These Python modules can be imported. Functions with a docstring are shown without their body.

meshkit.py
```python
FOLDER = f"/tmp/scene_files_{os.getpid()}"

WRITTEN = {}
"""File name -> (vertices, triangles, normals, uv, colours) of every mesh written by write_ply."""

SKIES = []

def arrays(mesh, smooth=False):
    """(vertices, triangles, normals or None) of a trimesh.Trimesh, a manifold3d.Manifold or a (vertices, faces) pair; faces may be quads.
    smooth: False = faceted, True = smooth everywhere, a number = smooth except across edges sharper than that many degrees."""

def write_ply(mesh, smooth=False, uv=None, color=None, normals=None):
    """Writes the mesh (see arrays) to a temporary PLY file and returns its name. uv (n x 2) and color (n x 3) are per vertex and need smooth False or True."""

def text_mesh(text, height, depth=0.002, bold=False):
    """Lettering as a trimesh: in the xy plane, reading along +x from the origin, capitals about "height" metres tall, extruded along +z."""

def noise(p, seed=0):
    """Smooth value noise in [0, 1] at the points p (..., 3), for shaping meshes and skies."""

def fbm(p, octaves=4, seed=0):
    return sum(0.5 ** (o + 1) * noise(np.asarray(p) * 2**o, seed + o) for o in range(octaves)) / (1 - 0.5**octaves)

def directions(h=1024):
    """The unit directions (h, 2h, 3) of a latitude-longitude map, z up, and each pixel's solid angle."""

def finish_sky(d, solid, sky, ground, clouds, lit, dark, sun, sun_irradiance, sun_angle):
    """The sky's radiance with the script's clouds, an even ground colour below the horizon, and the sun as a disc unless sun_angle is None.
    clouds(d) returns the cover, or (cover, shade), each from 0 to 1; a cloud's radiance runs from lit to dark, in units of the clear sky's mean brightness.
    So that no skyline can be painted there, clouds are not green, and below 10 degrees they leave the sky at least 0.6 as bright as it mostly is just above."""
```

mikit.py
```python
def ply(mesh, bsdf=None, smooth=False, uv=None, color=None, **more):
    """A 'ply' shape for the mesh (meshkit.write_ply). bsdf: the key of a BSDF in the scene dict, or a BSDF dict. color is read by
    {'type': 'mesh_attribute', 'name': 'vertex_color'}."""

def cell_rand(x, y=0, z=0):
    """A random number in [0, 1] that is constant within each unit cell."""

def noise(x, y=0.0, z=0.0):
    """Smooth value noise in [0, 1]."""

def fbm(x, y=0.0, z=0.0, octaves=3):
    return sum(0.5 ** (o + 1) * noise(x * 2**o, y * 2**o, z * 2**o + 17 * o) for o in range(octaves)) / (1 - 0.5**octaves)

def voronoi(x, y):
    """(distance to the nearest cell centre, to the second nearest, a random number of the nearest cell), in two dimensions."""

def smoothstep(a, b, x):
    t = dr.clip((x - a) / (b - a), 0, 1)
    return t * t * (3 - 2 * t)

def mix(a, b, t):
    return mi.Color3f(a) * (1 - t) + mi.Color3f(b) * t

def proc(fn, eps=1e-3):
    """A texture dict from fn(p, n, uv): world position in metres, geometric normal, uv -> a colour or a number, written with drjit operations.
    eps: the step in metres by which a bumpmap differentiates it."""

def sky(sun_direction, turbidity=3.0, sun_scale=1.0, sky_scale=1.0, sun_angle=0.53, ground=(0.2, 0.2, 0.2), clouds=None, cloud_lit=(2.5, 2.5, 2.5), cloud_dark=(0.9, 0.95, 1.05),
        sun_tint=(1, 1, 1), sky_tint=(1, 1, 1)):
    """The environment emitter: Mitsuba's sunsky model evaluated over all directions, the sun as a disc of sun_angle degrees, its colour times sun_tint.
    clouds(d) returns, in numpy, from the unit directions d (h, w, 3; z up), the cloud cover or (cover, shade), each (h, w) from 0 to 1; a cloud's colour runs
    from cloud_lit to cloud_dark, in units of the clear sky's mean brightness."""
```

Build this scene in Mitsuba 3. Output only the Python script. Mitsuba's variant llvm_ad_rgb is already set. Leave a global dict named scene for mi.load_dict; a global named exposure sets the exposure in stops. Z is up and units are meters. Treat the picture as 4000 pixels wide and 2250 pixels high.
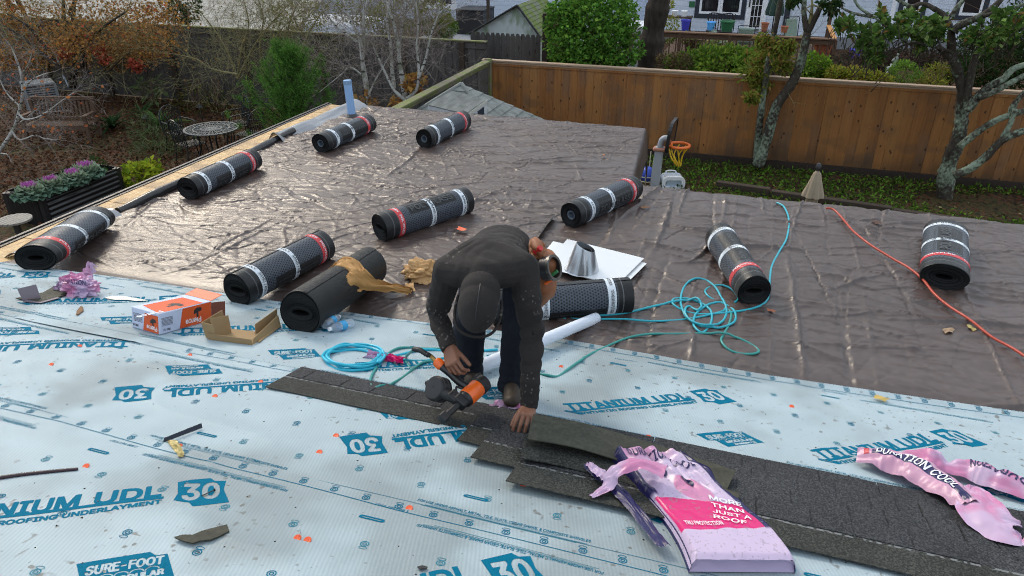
import math, random
import numpy as np, trimesh, manifold3d as m3, shapely
from shapely import affinity
from shapely.geometry import Polygon, box as sbox
import drjit as dr
import mitsuba as mi
import mikit, meshkit
from mikit import proc, noise, fbm, voronoi, cell_rand, smoothstep, mix

# ------------------------------------------------------------------ camera, sky, exposure
scene, labels = {}, {}
CAM = np.array([0.0, 0.0, 4.95])
YAW, PITCH, FPX = math.radians(18), math.atan(2850 / 5500), 2850.0
sA, cA, sP, cP = math.sin(YAW), math.cos(YAW), math.sin(PITCH), math.cos(PITCH)
FWD = np.array([-sA * cP, cA * cP, -sP]); RIGHT = np.array([cA, sA, 0.0]); UP = np.array([-sA * sP, cA * sP, cP])
scene['camera'] = {'type': 'perspective', 'fov': 2 * math.degrees(math.atan(2000 / FPX)), 'fov_axis': 'x', 'near_clip': 0.05, 'far_clip': 400.0,
                   'to_world': mi.ScalarTransform4f().look_at(origin=CAM.tolist(), target=(CAM + FWD).tolist(), up=UP.tolist())}
SUN = (-0.62, 0.50, 0.62)
scene['sky'] = mikit.sky(SUN, turbidity=3, sun_scale=0.30, sun_angle=18, clouds=lambda d: 1.0,
                         cloud_lit=(1.80, 2.02, 2.26), cloud_dark=(0.9, 0.95, 1.05), sun_tint=(0.9, 0.97, 1.1), ground=(0.10, 0.10, 0.09))
exposure = 2.55

# ------------------------------------------------------------------ survey helpers: sight lines of the photograph met with the real planes of the place
# world axes: x along the eaves of the house, y away from the ridge, z up; yard ground z = 0, flat roof z = 2.3, hinge of the pitched roof at y = 4.08
ZR, Y0, SL, K = 2.3, 4.08, 0.25, math.sqrt(1 + 0.25 ** 2)
Tr = mi.ScalarTransform4f
def ray(px, py):
    return FWD + RIGHT * ((px - 2000) / FPX) - UP * ((py - 1125) / FPX)
def P(px, py, z=0.0):
    r = ray(px, py); return CAM + r * ((z - CAM[2]) / r[2])
def Q(px, py, y):
    r = ray(px, py); return CAM + r * ((y - CAM[1]) / r[1])
def D(px, py, d):                          # at horizontal distance d in front of the camera
    r = ray(px, py); h = -sA * r[0] + cA * r[1]; return CAM + r * (d / h)
def R(px, py, h=0.0):                      # on the roof: flat part or pitched part
    a = P(px, py, ZR + h)
    if a[1] >= Y0: return a
    r = ray(px, py); n = np.array([0, SL, 1.0]); d = ZR + h * K + SL * Y0
    p = CAM + r * ((d - CAM @ n) / (r @ n))
    w = (Y0 - p[1]) * K; i = 1 if w < 1.2 else 2 if w < 2.23 else 3 if w < 3.37 else 4      # lie on the gentle waves of the underlayment
    if 'und' in globals(): p = p + [0, 0, float(und(p[0], w, i)[2] - zroof(p[1])) - 0.040]
    return p
def zroof(y): return ZR + SL * np.maximum(0.0, Y0 - np.asarray(y, float))
def slope(u, w, h=0.0):                    # (along, down from the hinge, above) on the pitched roof
    u, w, h = np.broadcast_arrays(np.asarray(u, float), w, h)
    return np.stack([u, Y0 - w / K + h * SL / K, ZR + SL * w / K + h / K], -1)

# ------------------------------------------------------------------ bookkeeping
def numbered(key):
    if key not in labels and key not in scene: return key
    i = 1
    while f'{key}_{i:03d}' in labels or f'{key}_{i:03d}' in scene: i += 1
    return f'{key}_{i:03d}'
def thing(name, label, cat, group=None, kind=None):
    k = numbered(name); labels[k] = {'label': label, 'category': cat}
    if group: labels[k]['group'] = group
    if kind: labels[k]['kind'] = kind
    return k
def put(key, mesh, m, smooth=False, uv=None, color=None, to=None):
    s = mikit.ply(mesh, m, smooth=smooth, uv=uv, color=color)
    if to is not None: s['to_world'] = to
    scene[key] = s; return key
def part(parent, name, mesh, m, smooth=False, uv=None, color=None, kind=None, label=None, to=None):
    k = numbered(parent + '__' + name)
    put(k, mesh, m, smooth, uv, color, to)
    if kind or label:
        labels[k] = {}
        if kind: labels[k]['kind'] = kind
        if label: labels[k]['label'] = label
    return k
def single(name, label, cat, mesh, m, smooth=False, group=None, uv=None, color=None, kind=None):
    k = thing(name, label, cat, group, kind); put(k, mesh, m, smooth, uv, color); return k
def structure(name, mesh, m, smooth=False, uv=None, color=None):
    labels[name] = {'kind': 'structure', 'label': name.replace('_', ' ')}; put(name, mesh, m, smooth, uv, color); return name

# ------------------------------------------------------------------ mesh helpers
TM = trimesh.Trimesh
cat = trimesh.util.concatenate
def bx(x0, x1, y0, y1, z0, z1):
    m = trimesh.creation.box((x1 - x0, y1 - y0, z1 - z0)); m.apply_translation(((x0 + x1) / 2, (y0 + y1) / 2, (z0 + z1) / 2)); return m
def cbox(x0, x1, y0, y1, z0, z1, c=0.004):   # box with chamfered edges
    v = []
    for sx, ex in ((x0, 1), (x1, -1)):
        for sy, ey in ((y0, 1), (y1, -1)):
            for sz, ez in ((z0, 1), (z1, -1)):
                v += [(sx, sy + ey * c, sz + ez * c), (sx + ex * c, sy, sz + ez * c), (sx + ex * c, sy + ey * c, sz)]
    return trimesh.convex.convex_hull(np.array(v))
def rot(m, ang, ax, pt=(0, 0, 0)):
    m.apply_transform(trimesh.transformations.rotation_matrix(math.radians(ang), ax, pt)); return m
def mv(m, x=0, y=0, z=0): m.apply_translation((x, y, z)); return m
def place(m, pos, rz=0.0):
    if rz: rot(m, rz, (0, 0, 1))
    m.apply_translation(pos); return m
def basis(m, o, ex, ey, ez):
    M = np.eye(4); M[:3, 0], M[:3, 1], M[:3, 2], M[:3, 3] = ex, ey, ez, o; m.apply_transform(M); return m
def unit(v): v = np.asarray(v, float); return v / np.linalg.norm(v)
def spline(pts, n=12, closed=False):
    p = np.asarray(pts, float); out = []
    N = len(p)
    for i in range(N if closed else N - 1):
        if closed: a, b, c, d = p[(i - 1) % N], p[i], p[(i + 1) % N], p[(i + 2) % N]
        else: a, b, c, d = p[max(i - 1, 0)], p[i], p[i + 1], p[min(i + 2, N - 1)]
        t = np.linspace(0, 1, n, endpoint=False)[:, None]
        out.append(0.5 * ((2 * b) + (c - a) * t + (2 * a - 5 * b + 4 * c - d) * t ** 2 + (3 * b - a - 3 * c + d) * t ** 3))
    if not closed: out.append(p[-1:])
    return np.vstack(out)
def tube(pts, rad, sides=7, caps=True):
    p = np.asarray(pts, float); r = np.broadcast_to(np.asarray(rad, float), (len(p),))
    t = np.gradient(p, axis=0); t /= np.linalg.norm(t, axis=1, keepdims=True) + 1e-12
    a = np.cross(t[0], [0, 0, 1] if abs(t[0][2]) < 0.9 else [1, 0, 0]); a /= np.linalg.norm(a)
    A = []
    for i in range(len(p)):
        a = a - t[i] * (a @ t[i]); a = a / (np.linalg.norm(a) + 1e-12); A.append(a)
    A = np.array(A); B = np.cross(t, A); ang = np.arange(sides) * 2 * np.pi / sides
    v = (p[:, None] + r[:, None, None] * (np.cos(ang)[None, :, None] * A[:, None] + np.sin(ang)[None, :, None] * B[:, None])).reshape(-1, 3)
    i, j = np.meshgrid(np.arange(len(p) - 1), np.arange(sides), indexing='ij')
    q = np.stack([i * sides + j, i * sides + (j + 1) % sides, (i + 1) * sides + (j + 1) % sides, (i + 1) * sides + j], -1).reshape(-1, 4)
    f = np.vstack([q[:, [0, 1, 2]], q[:, [0, 2, 3]]])
    if caps:
        n = len(v); v = np.vstack([v, p[:1], p[-1:]]); k = np.arange(sides); e = (len(p) - 1) * sides
        f = np.vstack([f, np.stack([k * 0 + n, (k + 1) % sides, k], -1), np.stack([k * 0 + n + 1, e + k, e + (k + 1) % sides], -1)])
    return TM(v, f, process=False)
def fasttubes(segs, sides=4):
    """many short tapered twigs: segs = [(p0, p1, r0, r1)]"""
    a = np.array([s[0] for s in segs]); b = np.array([s[1] for s in segs]); r0 = np.array([s[2] for s in segs]); r1 = np.array([s[3] for s in segs])
    t = b - a; t /= np.linalg.norm(t, axis=1, keepdims=True) + 1e-9
    h = np.where(np.abs(t[:, 2:]) < 0.9, [[0, 0, 1.0]], [[1.0, 0, 0]]); A = np.cross(t, h); A /= np.linalg.norm(A, axis=1, keepdims=True); B = np.cross(t, A)
    ang = np.arange(sides) * 2 * np.pi / sides
    ring = np.cos(ang)[None, :, None] * A[:, None] + np.sin(ang)[None, :, None] * B[:, None]
    v = np.concatenate([a[:, None] + r0[:, None, None] * ring, b[:, None] + r1[:, None, None] * ring], 1).reshape(-1, 3)
    k = np.arange(sides); q = np.stack([k, (k + 1) % sides, (k + 1) % sides + sides, k + sides], -1)
    f = np.vstack([q[:, [0, 1, 2]], q[:, [0, 2, 3]]])
    f = (f[None] + (np.arange(len(a)) * 2 * sides)[:, None, None]).reshape(-1, 3)
    return TM(v, f, process=False)
def lathe(prof, n=24, axis='z'):
    prof = np.asarray(prof, float); ang = np.arange(n) * 2 * np.pi / n
    v = np.stack([prof[:, None, 0] * np.cos(ang), prof[:, None, 0] * np.sin(ang), np.broadcast_to(prof[:, None, 1], (len(prof), n))], -1).reshape(-1, 3)
    i, j = np.meshgrid(np.arange(len(prof) - 1), np.arange(n), indexing='ij')
    q = np.stack([i * n + j, i * n + (j + 1) % n, (i + 1) * n + (j + 1) % n, (i + 1) * n + j], -1).reshape(-1, 4)
    m = TM(v, np.vstack([q[:, [0, 1, 2]], q[:, [0, 2, 3]]]), process=False)
    return m
def grid(nx, ny):
    i, j = np.meshgrid(np.arange(nx - 1), np.arange(ny - 1), indexing='ij')
    a = (i * ny + j).ravel(); q = np.stack([a, a + ny, a + ny + 1, a + 1], -1)
    return np.vstack([q[:, [0, 1, 2]], q[:, [0, 2, 3]]])
def sheet(fn, us, vs, thick=0.0):
    """surface fn(u, v) -> (.., 3) over the grid; with a thickness it is closed round its rim"""
    uu, vv = np.meshgrid(us, vs, indexing='ij'); p = fn(uu, vv).reshape(-1, 3); f = grid(len(us), len(vs))
    if not thick: return TM(p, f, process=False)
    m = TM(p, f, process=False); n = m.vertex_normals
    nx, ny = len(us), len(vs); idx = np.arange(nx * ny).reshape(nx, ny)
    rim = np.concatenate([idx[:, 0], idx[-1, 1:], idx[-2::-1, -1], idx[0, -2:0:-1]]); N = nx * ny; r2 = np.roll(rim, -1)
    side = np.vstack([np.stack([rim, rim + N, r2], -1), np.stack([r2, rim + N, r2 + N], -1)])
    return TM(np.vstack([p, p - n * thick]), np.vstack([f, f[:, ::-1] + N, side]), process=False)
_FL = {}
def flat(poly, fn=None, maxe=None):
    """triangles of a shapely polygon; fn maps the (n, 2) points to 3-D"""
    key = (id(poly), maxe)
    if key not in _FL: _FL[key] = (poly, _flat(poly, maxe))
    m = _FL[key][1]
    return m if fn is None else TM(fn(np.asarray(m.vertices)[:, :2]), m.faces, process=False)
def _flat(poly, maxe):
    ms = []
    for g in getattr(poly, 'geoms', [poly]):
        if g.is_empty or g.area < 1e-9: continue
        v, f = trimesh.creation.triangulate_polygon(g, engine='earcut')
        ms.append(TM(np.c_[v, np.zeros(len(v))], f, process=False))
    m = cat(ms)
    return m.subdivide_to_size(maxe, max_iter=12) if maxe else m
_TP = {}
def textpoly(s, h=1.0, bold=True, width=None):
    """lettering as a shapely shape: capitals h tall from the origin along +x, squeezed to the width if given"""
    full = (s, bold, h, width)
    if full in _TP: return _TP[full]
    k = (s, bold)
    if k not in _TP:
        m = meshkit.text_mesh(s, 1.0, 0.01, bold)
        v, f = np.asarray(m.vertices), np.asarray(m.faces)
        top = f[(v[f][:, :, 2] > 0.005).all(1)]
        _TP[k] = shapely.union_all([Polygon(v[t][:, :2]).buffer(1e-4) for t in top])
    g = affinity.scale(_TP[k], h, h, origin=(0, 0)); x0, _, x1, _ = g.bounds
    g = affinity.translate(g, -x0, 0)
    if width: g = affinity.scale(g, width / (x1 - x0), 1, origin=(0, 0))
    _TP[full] = g; return g
def extr(poly, h): return cat([trimesh.creation.extrude_polygon(g, h, engine='earcut') for g in getattr(poly, 'geoms', [poly]) if g.area > 1e-9])
def rpoly(x0, y0, x1, y1, r): return sbox(x0 + r, y0 + r, x1 - r, y1 - r).buffer(r, quad_segs=4)

def man(m): return m3.Manifold(m3.Mesh(np.asarray(m.vertices, np.float32), np.asarray(m.faces, np.uint32)))
def tri(m):
    k = m.to_mesh(); return TM(np.array(k.vert_properties[:, :3], float), np.array(k.tri_verts), process=False)
def ball(p, r, n=16): return m3.Manifold.sphere(r, n).translate([float(x) for x in p])
def eball(p, r3, n=20, R3=None):
    b = m3.Manifold.sphere(1.0, n).scale([float(x) for x in r3])
    if R3 is not None: b = b.transform(np.c_[R3, np.zeros(3)])
    return b.translate([float(x) for x in p])
def bone(a, ra, b, rb, n=16): return m3.Manifold.batch_hull([ball(a, ra, n), ball(b, rb, n)])
def chain(js, n=16): return [bone(a[0], a[1], b[0], b[1], n) for a, b in zip(js[:-1], js[1:])]
def blend(parts, edge, it=12, noise_amp=0.0, noise_f=9.0, seed=0, squash=None):
    m = m3.Manifold.batch_boolean(parts, m3.OpType.Add).refine_to_length(edge)
    t = tri(m); t.merge_vertices()
    trimesh.smoothing.filter_taubin(t, lamb=0.5, nu=0.52, iterations=it)
    if noise_amp:
        v = np.asarray(t.vertices); q = v * (noise_f if squash is None else noise_f * np.asarray(squash))
        t.vertices = v + t.vertex_normals * (noise_amp * (meshkit.fbm(q, 3, seed) - 0.5)[:, None] * 2)
    return t

# ------------------------------------------------------------------ materials
def mat(key, b): scene[key] = {'type': 'twosided', 'b': b}; return key
def rgb(*c): return {'type': 'rgb', 'value': list(c)}
def pr(col, rough=0.6, metal=0.0, spec=0.5, **k): return {'type': 'principled', 'base_color': col, 'roughness': rough, 'metallic': metal, 'specular': spec, **k}
def plain(key, c, rough=0.6, metal=0.0, spec=0.5, **k): return mat(key, pr(rgb(*c), rough, metal, spec, **k))
def bumped(b, fn, scale=1.0, eps=1e-3): return {'type': 'bumpmap', 'arbitrary': proc(fn, eps), 'scale': scale, 'bsdf': b}
VC = {'type': 'mesh_attribute', 'name': 'vertex_color'}

def f_under(p, n, uv):
    d = smoothstep(0.48, 0.72, fbm(p.x * 1.7, p.y * 1.7, 3, 4)); s = smoothstep(0.68, 0.8, noise(p.x * 48, p.y * 48, 0.5)) * smoothstep(0.38, 0.60, fbm(p.x * 2.3, p.y * 2.3, 9, 3))
    g = smoothstep(0.8, 0.87, noise(p.x * 75, p.y * 75, 2.5)) * 0.7
    rib = 0.95 + 0.05 * dr.sin((p.x * 0.8 + p.y * 0.25) * 520)
    c = mix(mi.Color3f(0.37, 0.46, 0.505), mi.Color3f(0.235, 0.28, 0.295), d * 0.8) * (0.93 + 0.12 * noise(p.x * 9, p.y * 9, 1)) * rib
    return mix(c, mi.Color3f(0.13, 0.13, 0.12), dr.clip(s * 0.8 + g * 0.6, 0, 0.85))
mat('m_underlay', bumped(pr(proc(f_under), 0.5, 0, 0.25), lambda p, n, uv: 0.5 + 0.5 * dr.sin((p.x * 0.8 + p.y * 0.25) * 520), 0.0006))
plain('m_ink', (0.0, 0.13, 0.225), 0.75, 0, 0.08)
plain('m_ink_pale', (0.04, 0.20, 0.28), 0.7, 0, 0.1)
def f_tarp(p, n, uv):
    return mix(mi.Color3f(0.045, 0.029, 0.025), mi.Color3f(0.070, 0.046, 0.040), fbm(p.x * 1.3, p.y * 1.3, 2, 3)) * (0.85 + 0.3 * noise(p.x * 25, p.y * 25, 0))
def f_tarp_r(p, n, uv): return 0.36 + 0.18 * fbm(p.x * 0.9, p.y * 0.9, 5, 3)
mat('m_tarp', pr(proc(f_tarp), proc(f_tarp_r), 0, 0.85))
plain('m_tarp_dark', (0.018, 0.018, 0.02), 0.3, 0, 0.6)
plain('m_tarp_silver', (0.30, 0.31, 0.33), 0.28, 0.35, 0.6)
def f_osb(p, n, uv):
    a = noise(p.x * 14, p.y * 55, 1); b = noise(p.x * 60, p.y * 12, 4)
    c = mix(mi.Color3f(0.42, 0.25, 0.10), mi.Color3f(0.55, 0.38, 0.18), a) * (0.7 + 0.5 * b)
    return mix(c, mi.Color3f(0.16, 0.09, 0.05), smoothstep(0.55, 0.8, fbm(p.x * 3, p.y * 3, 0, 3)) * 0.6)
mat('m_osb', pr(proc(f_osb), 0.6))
def f_roll(p, n, uv):
    x, y = uv.x, uv.y
    a = mi.Float(x) * 52; row = dr.floor(a); b = mi.Float(y) * 40 + 0.5 * (row - 2 * dr.floor(row / 2))
    d = dr.sqrt(dr.square(a - row - 0.5) + dr.square(b - dr.floor(b) - 0.5))
    zone = smoothstep(0.13, 0.14, x) * (1 - smoothstep(0.88, 0.89, x))
    panel = smoothstep(0.27, 0.275, x) * (1 - smoothstep(0.80, 0.805, x)) * (smoothstep(0.0, 0.005, y) - smoothstep(0.17, 0.175, y) + smoothstep(0.42, 0.425, y) - smoothstep(0.59, 0.595, y))
    base = mix(mi.Color3f(0.014, 0.0155, 0.017), mi.Color3f(0.075, 0.092, 0.12), zone * (1 - dr.clip(panel, 0, 1)) * 0.8)
    line = smoothstep(0.075, 0.077, x) - smoothstep(0.081, 0.083, x) + smoothstep(0.917, 0.919, x) - smoothstep(0.923, 0.925, x)
    base = mix(base, mi.Color3f(0.20, 0.21, 0.22), dr.clip(line, 0, 1) * 0.6)
    dot = (1 - smoothstep(0.26, 0.36, d)) * zone * (1 - dr.clip(panel, 0, 1))
    return mix(base, mi.Color3f(0.010, 0.011, 0.013), dot) * (0.75 + 0.5 * noise(p.x * 130, p.y * 130, p.z * 130))
mat('m_roll', pr(proc(f_roll), 0.40, 0, 0.34))
def f_black(p, n, uv): return mi.Color3f(0.012, 0.013, 0.014) * (0.55 + 0.9 * noise(p.x * 220, p.y * 220, p.z * 220))
mat('m_rollend', pr(proc(f_black), 0.7, 0, 0.2))
def f_gran(p, n, uv): return mi.Color3f(0.014, 0.0145, 0.0145) * (0.5 + 1.0 * noise(p.x * 160, p.y * 160, p.z * 160))
mat('m_rollplain', bumped(pr(proc(f_gran), 0.5, 0, 0.3), lambda p, n, uv: smoothstep(0.62, 0.75, noise(p.x * 60, p.y * 60, p.z * 60)), 0.002))
plain('m_core', (0.15, 0.19, 0.24), 0.6)
plain('m_band', (0.66, 0.72, 0.78), 0.35)
plain('m_redband', (0.55, 0.045, 0.05), 0.4)
plain('m_print', (0.015, 0.018, 0.022), 0.4)
plain('m_printgrey', (0.055, 0.06, 0.065), 0.4)
def f_shin(p, n, uv):
    t = voronoi(p.x * 190, p.y * 190)[2]
    t2 = noise(p.x * 5, p.y * 3, 1)
    return mix(mi.Color3f(0.015, 0.0165, 0.0195), mi.Color3f(0.070, 0.071, 0.076), t * t) * (0.75 + 0.45 * t2)

def f_shin2(p, n, uv):
    t = voronoi(p.x * 190, p.y * 190)[2]
    return mix(mi.Color3f(0.017, 0.0185, 0.017), mi.Color3f(0.066, 0.068, 0.060), t * t) * (0.75 + 0.45 * noise(p.x * 5, p.y * 3, 1))
mat('m_shingle_olive', pr(proc(f_shin2), 0.85, 0, 0.25))
def f_shz(p, n, uv):
    y = uv.y; c = mix(f_shin(p, n, uv), f_shin2(p, n, uv), smoothstep(0.150, 0.153, y))
    sl = (smoothstep(0.152, 0.154, y) - smoothstep(0.166, 0.168, y)) * smoothstep(0.35, 0.55, noise(p.x * 90, p.y * 90, 0))
    return mix(c, mi.Color3f(0.22, 0.23, 0.24), dr.clip(sl, 0, 1) * 0.7)
mat('m_shingle', pr(proc(f_shz), 0.8, 0, 0.3))
def f_shback(p, n, uv): return mix(mi.Color3f(0.032, 0.033, 0.025), mi.Color3f(0.066, 0.065, 0.047), fbm(p.x * 14, p.y * 30, 0, 3)) * (0.8 + 0.4 * noise(p.x * 90, p.y * 90, 2))
mat('m_shingle_back', pr(proc(f_shback), 0.7, 0, 0.3))
def f_seal(p, n, uv): return mix(mi.Color3f(0.05, 0.05, 0.05), mi.Color3f(0.30, 0.31, 0.32), smoothstep(0.4, 0.6, noise(p.x * 70, p.y * 70, 0)) * 0.8)
mat('m_seal', pr(proc(f_seal), 0.5))
def f_cedar(p, n, uv):
    i = dr.floor(p.x / 0.185); r = cell_rand(i, 3); g = fbm(p.x * 38 + r * 50, p.z * 1.6 + r * 9, r * 20, 4)
    kx, kz = p.x * 5.4 + r * 7, p.z * 3.4 + r * 13; kd = voronoi(kx, kz); kn = 1 - smoothstep(0.05, 0.13, kd[0])
    c = mix(mi.Color3f(0.15, 0.056, 0.018), mi.Color3f(0.38, 0.168, 0.052), g * 0.7 + r * 0.3)
    c = mix(c, mi.Color3f(0.34, 0.16, 0.05), smoothstep(0.7, 1.0, cell_rand(i, 8)) * 0.5)
    c = mix(c, mi.Color3f(0.09, 0.06, 0.04), smoothstep(0.55, 0.75, fbm(p.x * 2.5 + 4, p.z * 3.0, 2, 3)) * 0.35)
    c = mix(c, mi.Color3f(0.11, 0.09, 0.075), smoothstep(0.45, 0.75, fbm(p.x * 1.1 + r * 3, p.z * 1.4 + r * 2, 5, 3)) * 0.35)
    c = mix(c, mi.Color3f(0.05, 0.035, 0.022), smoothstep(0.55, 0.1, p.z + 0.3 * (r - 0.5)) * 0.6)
    return mix(c, mi.Color3f(0.025, 0.011, 0.005), kn * 0.85 * smoothstep(0.70, 0.74, kd[2]))
def step01(x): return smoothstep(0.45, 0.5, x)
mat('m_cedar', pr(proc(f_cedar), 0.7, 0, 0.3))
def f_cap(p, n, uv): return mix(mi.Color3f(0.26, 0.17, 0.11), mi.Color3f(0.42, 0.31, 0.22), fbm(p.x * 2, p.y * 40, p.z * 30, 3))
mat('m_cedar_cap', pr(proc(f_cap), 0.6))
plain('m_darkwood', (0.028, 0.018, 0.013), 0.8)
def f_grey(p, n, uv):
    i = dr.floor((p.x + p.y) / 0.2); r = cell_rand(i, 5); g = fbm((p.x + p.y) * 40, p.z * 1.5 + r * 9, r * 10, 4)
    c = mix(mi.Color3f(0.03, 0.028, 0.028), mi.Color3f(0.12, 0.112, 0.108), g * 0.7 + r * 0.3)
    c = mix(c, mi.Color3f(0.055, 0.06, 0.03), smoothstep(0.6, 0.8, fbm(p.x * 1.4, p.y * 1.4, p.z * 2, 3)) * 0.5)
    return mix(c, mi.Color3f(0.012, 0.01, 0.009), (1 - smoothstep(0.06, 0.12, voronoi((p.x + p.y) * 5, p.z * 1.7 + r * 7)[0])) * 0.7)
mat('m_greywood', pr(proc(f_grey), 0.85, 0, 0.25))
def f_moss(p, n, uv): return mix(mi.Color3f(0.16, 0.14, 0.10), mi.Color3f(0.13, 0.15, 0.05), smoothstep(0.4, 0.6, fbm(p.x * 6, p.y * 6, p.z * 6, 3)))
mat('m_mosswood', pr(proc(f_moss), 0.8))
def f_soil(p, n, uv):
    a = fbm(p.x * 0.5, p.y * 0.5, 0, 3); v = voronoi(p.x * 16, p.y * 16); w = voronoi(p.x * 27 + 5, p.y * 27)
    c = mix(mi.Color3f(0.016, 0.012, 0.009), mi.Color3f(0.034, 0.027, 0.016), noise(p.x * 8, p.y * 8, 1))
    leaf = mix(mi.Color3f(0.035, 0.018, 0.011), mi.Color3f(0.11, 0.05, 0.026), v[2])
    c = mix(c, leaf, smoothstep(0.03, 0.12, v[1] - v[0]) * smoothstep(0.25, 0.45, v[2]) * 0.8)
    return mix(c, mi.Color3f(0.05, 0.055, 0.018), smoothstep(0.52, 0.66, fbm(p.x * 0.8, p.y * 0.8, 7, 3)) * 0.6 * step01(w[2]))
mat('m_soil', bumped(pr(proc(f_soil), 0.9, 0, 0.2), lambda p, n, uv: noise(p.x * 20, p.y * 20, 0), 0.02))
def leafmat(key, spec=0.3, trans=0.5):
    scene[key] = {'type': 'principledthin', 'base_color': VC, 'roughness': 0.45, 'diff_trans': trans, 'spec_trans': 0.0, 'eta': 1.35}
leafmat('m_leaf'); leafmat('m_leafdry', trans=0.3)
mat('m_vc', pr(VC, 0.75, 0, 0.3))
def f_bark(p, n, uv):
    g = fbm(p.x * 16, p.y * 16, p.z * 3.5, 4); l = smoothstep(0.42, 0.72, 0.5 * fbm(p.x * 30 + 3, p.y * 30, p.z * 20, 3) + 0.5 * noise(p.x * 3, p.y * 3, p.z * 2))
    c = mix(mi.Color3f(0.02, 0.016, 0.013), mi.Color3f(0.075, 0.062, 0.05), g)
    return mix(c, mi.Color3f(0.26, 0.33, 0.25), l * 0.9)
mat('m_bark_lichen', pr(proc(f_bark), 0.85, 0, 0.2))
def f_bark2(p, n, uv): return mix(mi.Color3f(0.012, 0.010, 0.009), mi.Color3f(0.075, 0.06, 0.05), fbm(p.x * 22, p.y * 22, p.z * 3, 4))
mat('m_bark', bumped(pr(proc(f_bark2), 0.9, 0, 0.2), lambda p, n, uv: fbm(p.x * 22, p.y * 22, p.z * 3, 3), 0.03))
def f_birch(p, n, uv):
    c = mix(mi.Color3f(0.30, 0.30, 0.28), mi.Color3f(0.50, 0.50, 0.47), noise(p.x * 20, p.y * 20, p.z * 6))
    c = mix(c, mi.Color3f(0.16, 0.19, 0.11), smoothstep(0.5, 0.7, fbm(p.x * 4, p.y * 4, p.z * 4, 3)) * 0.7)
    return mix(c, mi.Color3f(0.04, 0.035, 0.03), smoothstep(0.68, 0.78, noise(p.x * 14, p.y * 14, p.z * 30)))
mat('m_birch', pr(proc(f_birch), 0.7))
plain('m_twig', (0.20, 0.18, 0.085), 0.8)
plain('m_twig_grey', (0.22, 0.185, 0.165), 0.8)
plain('m_twig_red', (0.14, 0.085, 0.06), 0.8)
def f_siding(p, n, uv): return mix(mi.Color3f(0.55, 0.62, 0.74), mi.Color3f(0.66, 0.73, 0.84), fbm(p.x * 1.5, p.z * 4, p.y, 3))
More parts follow.
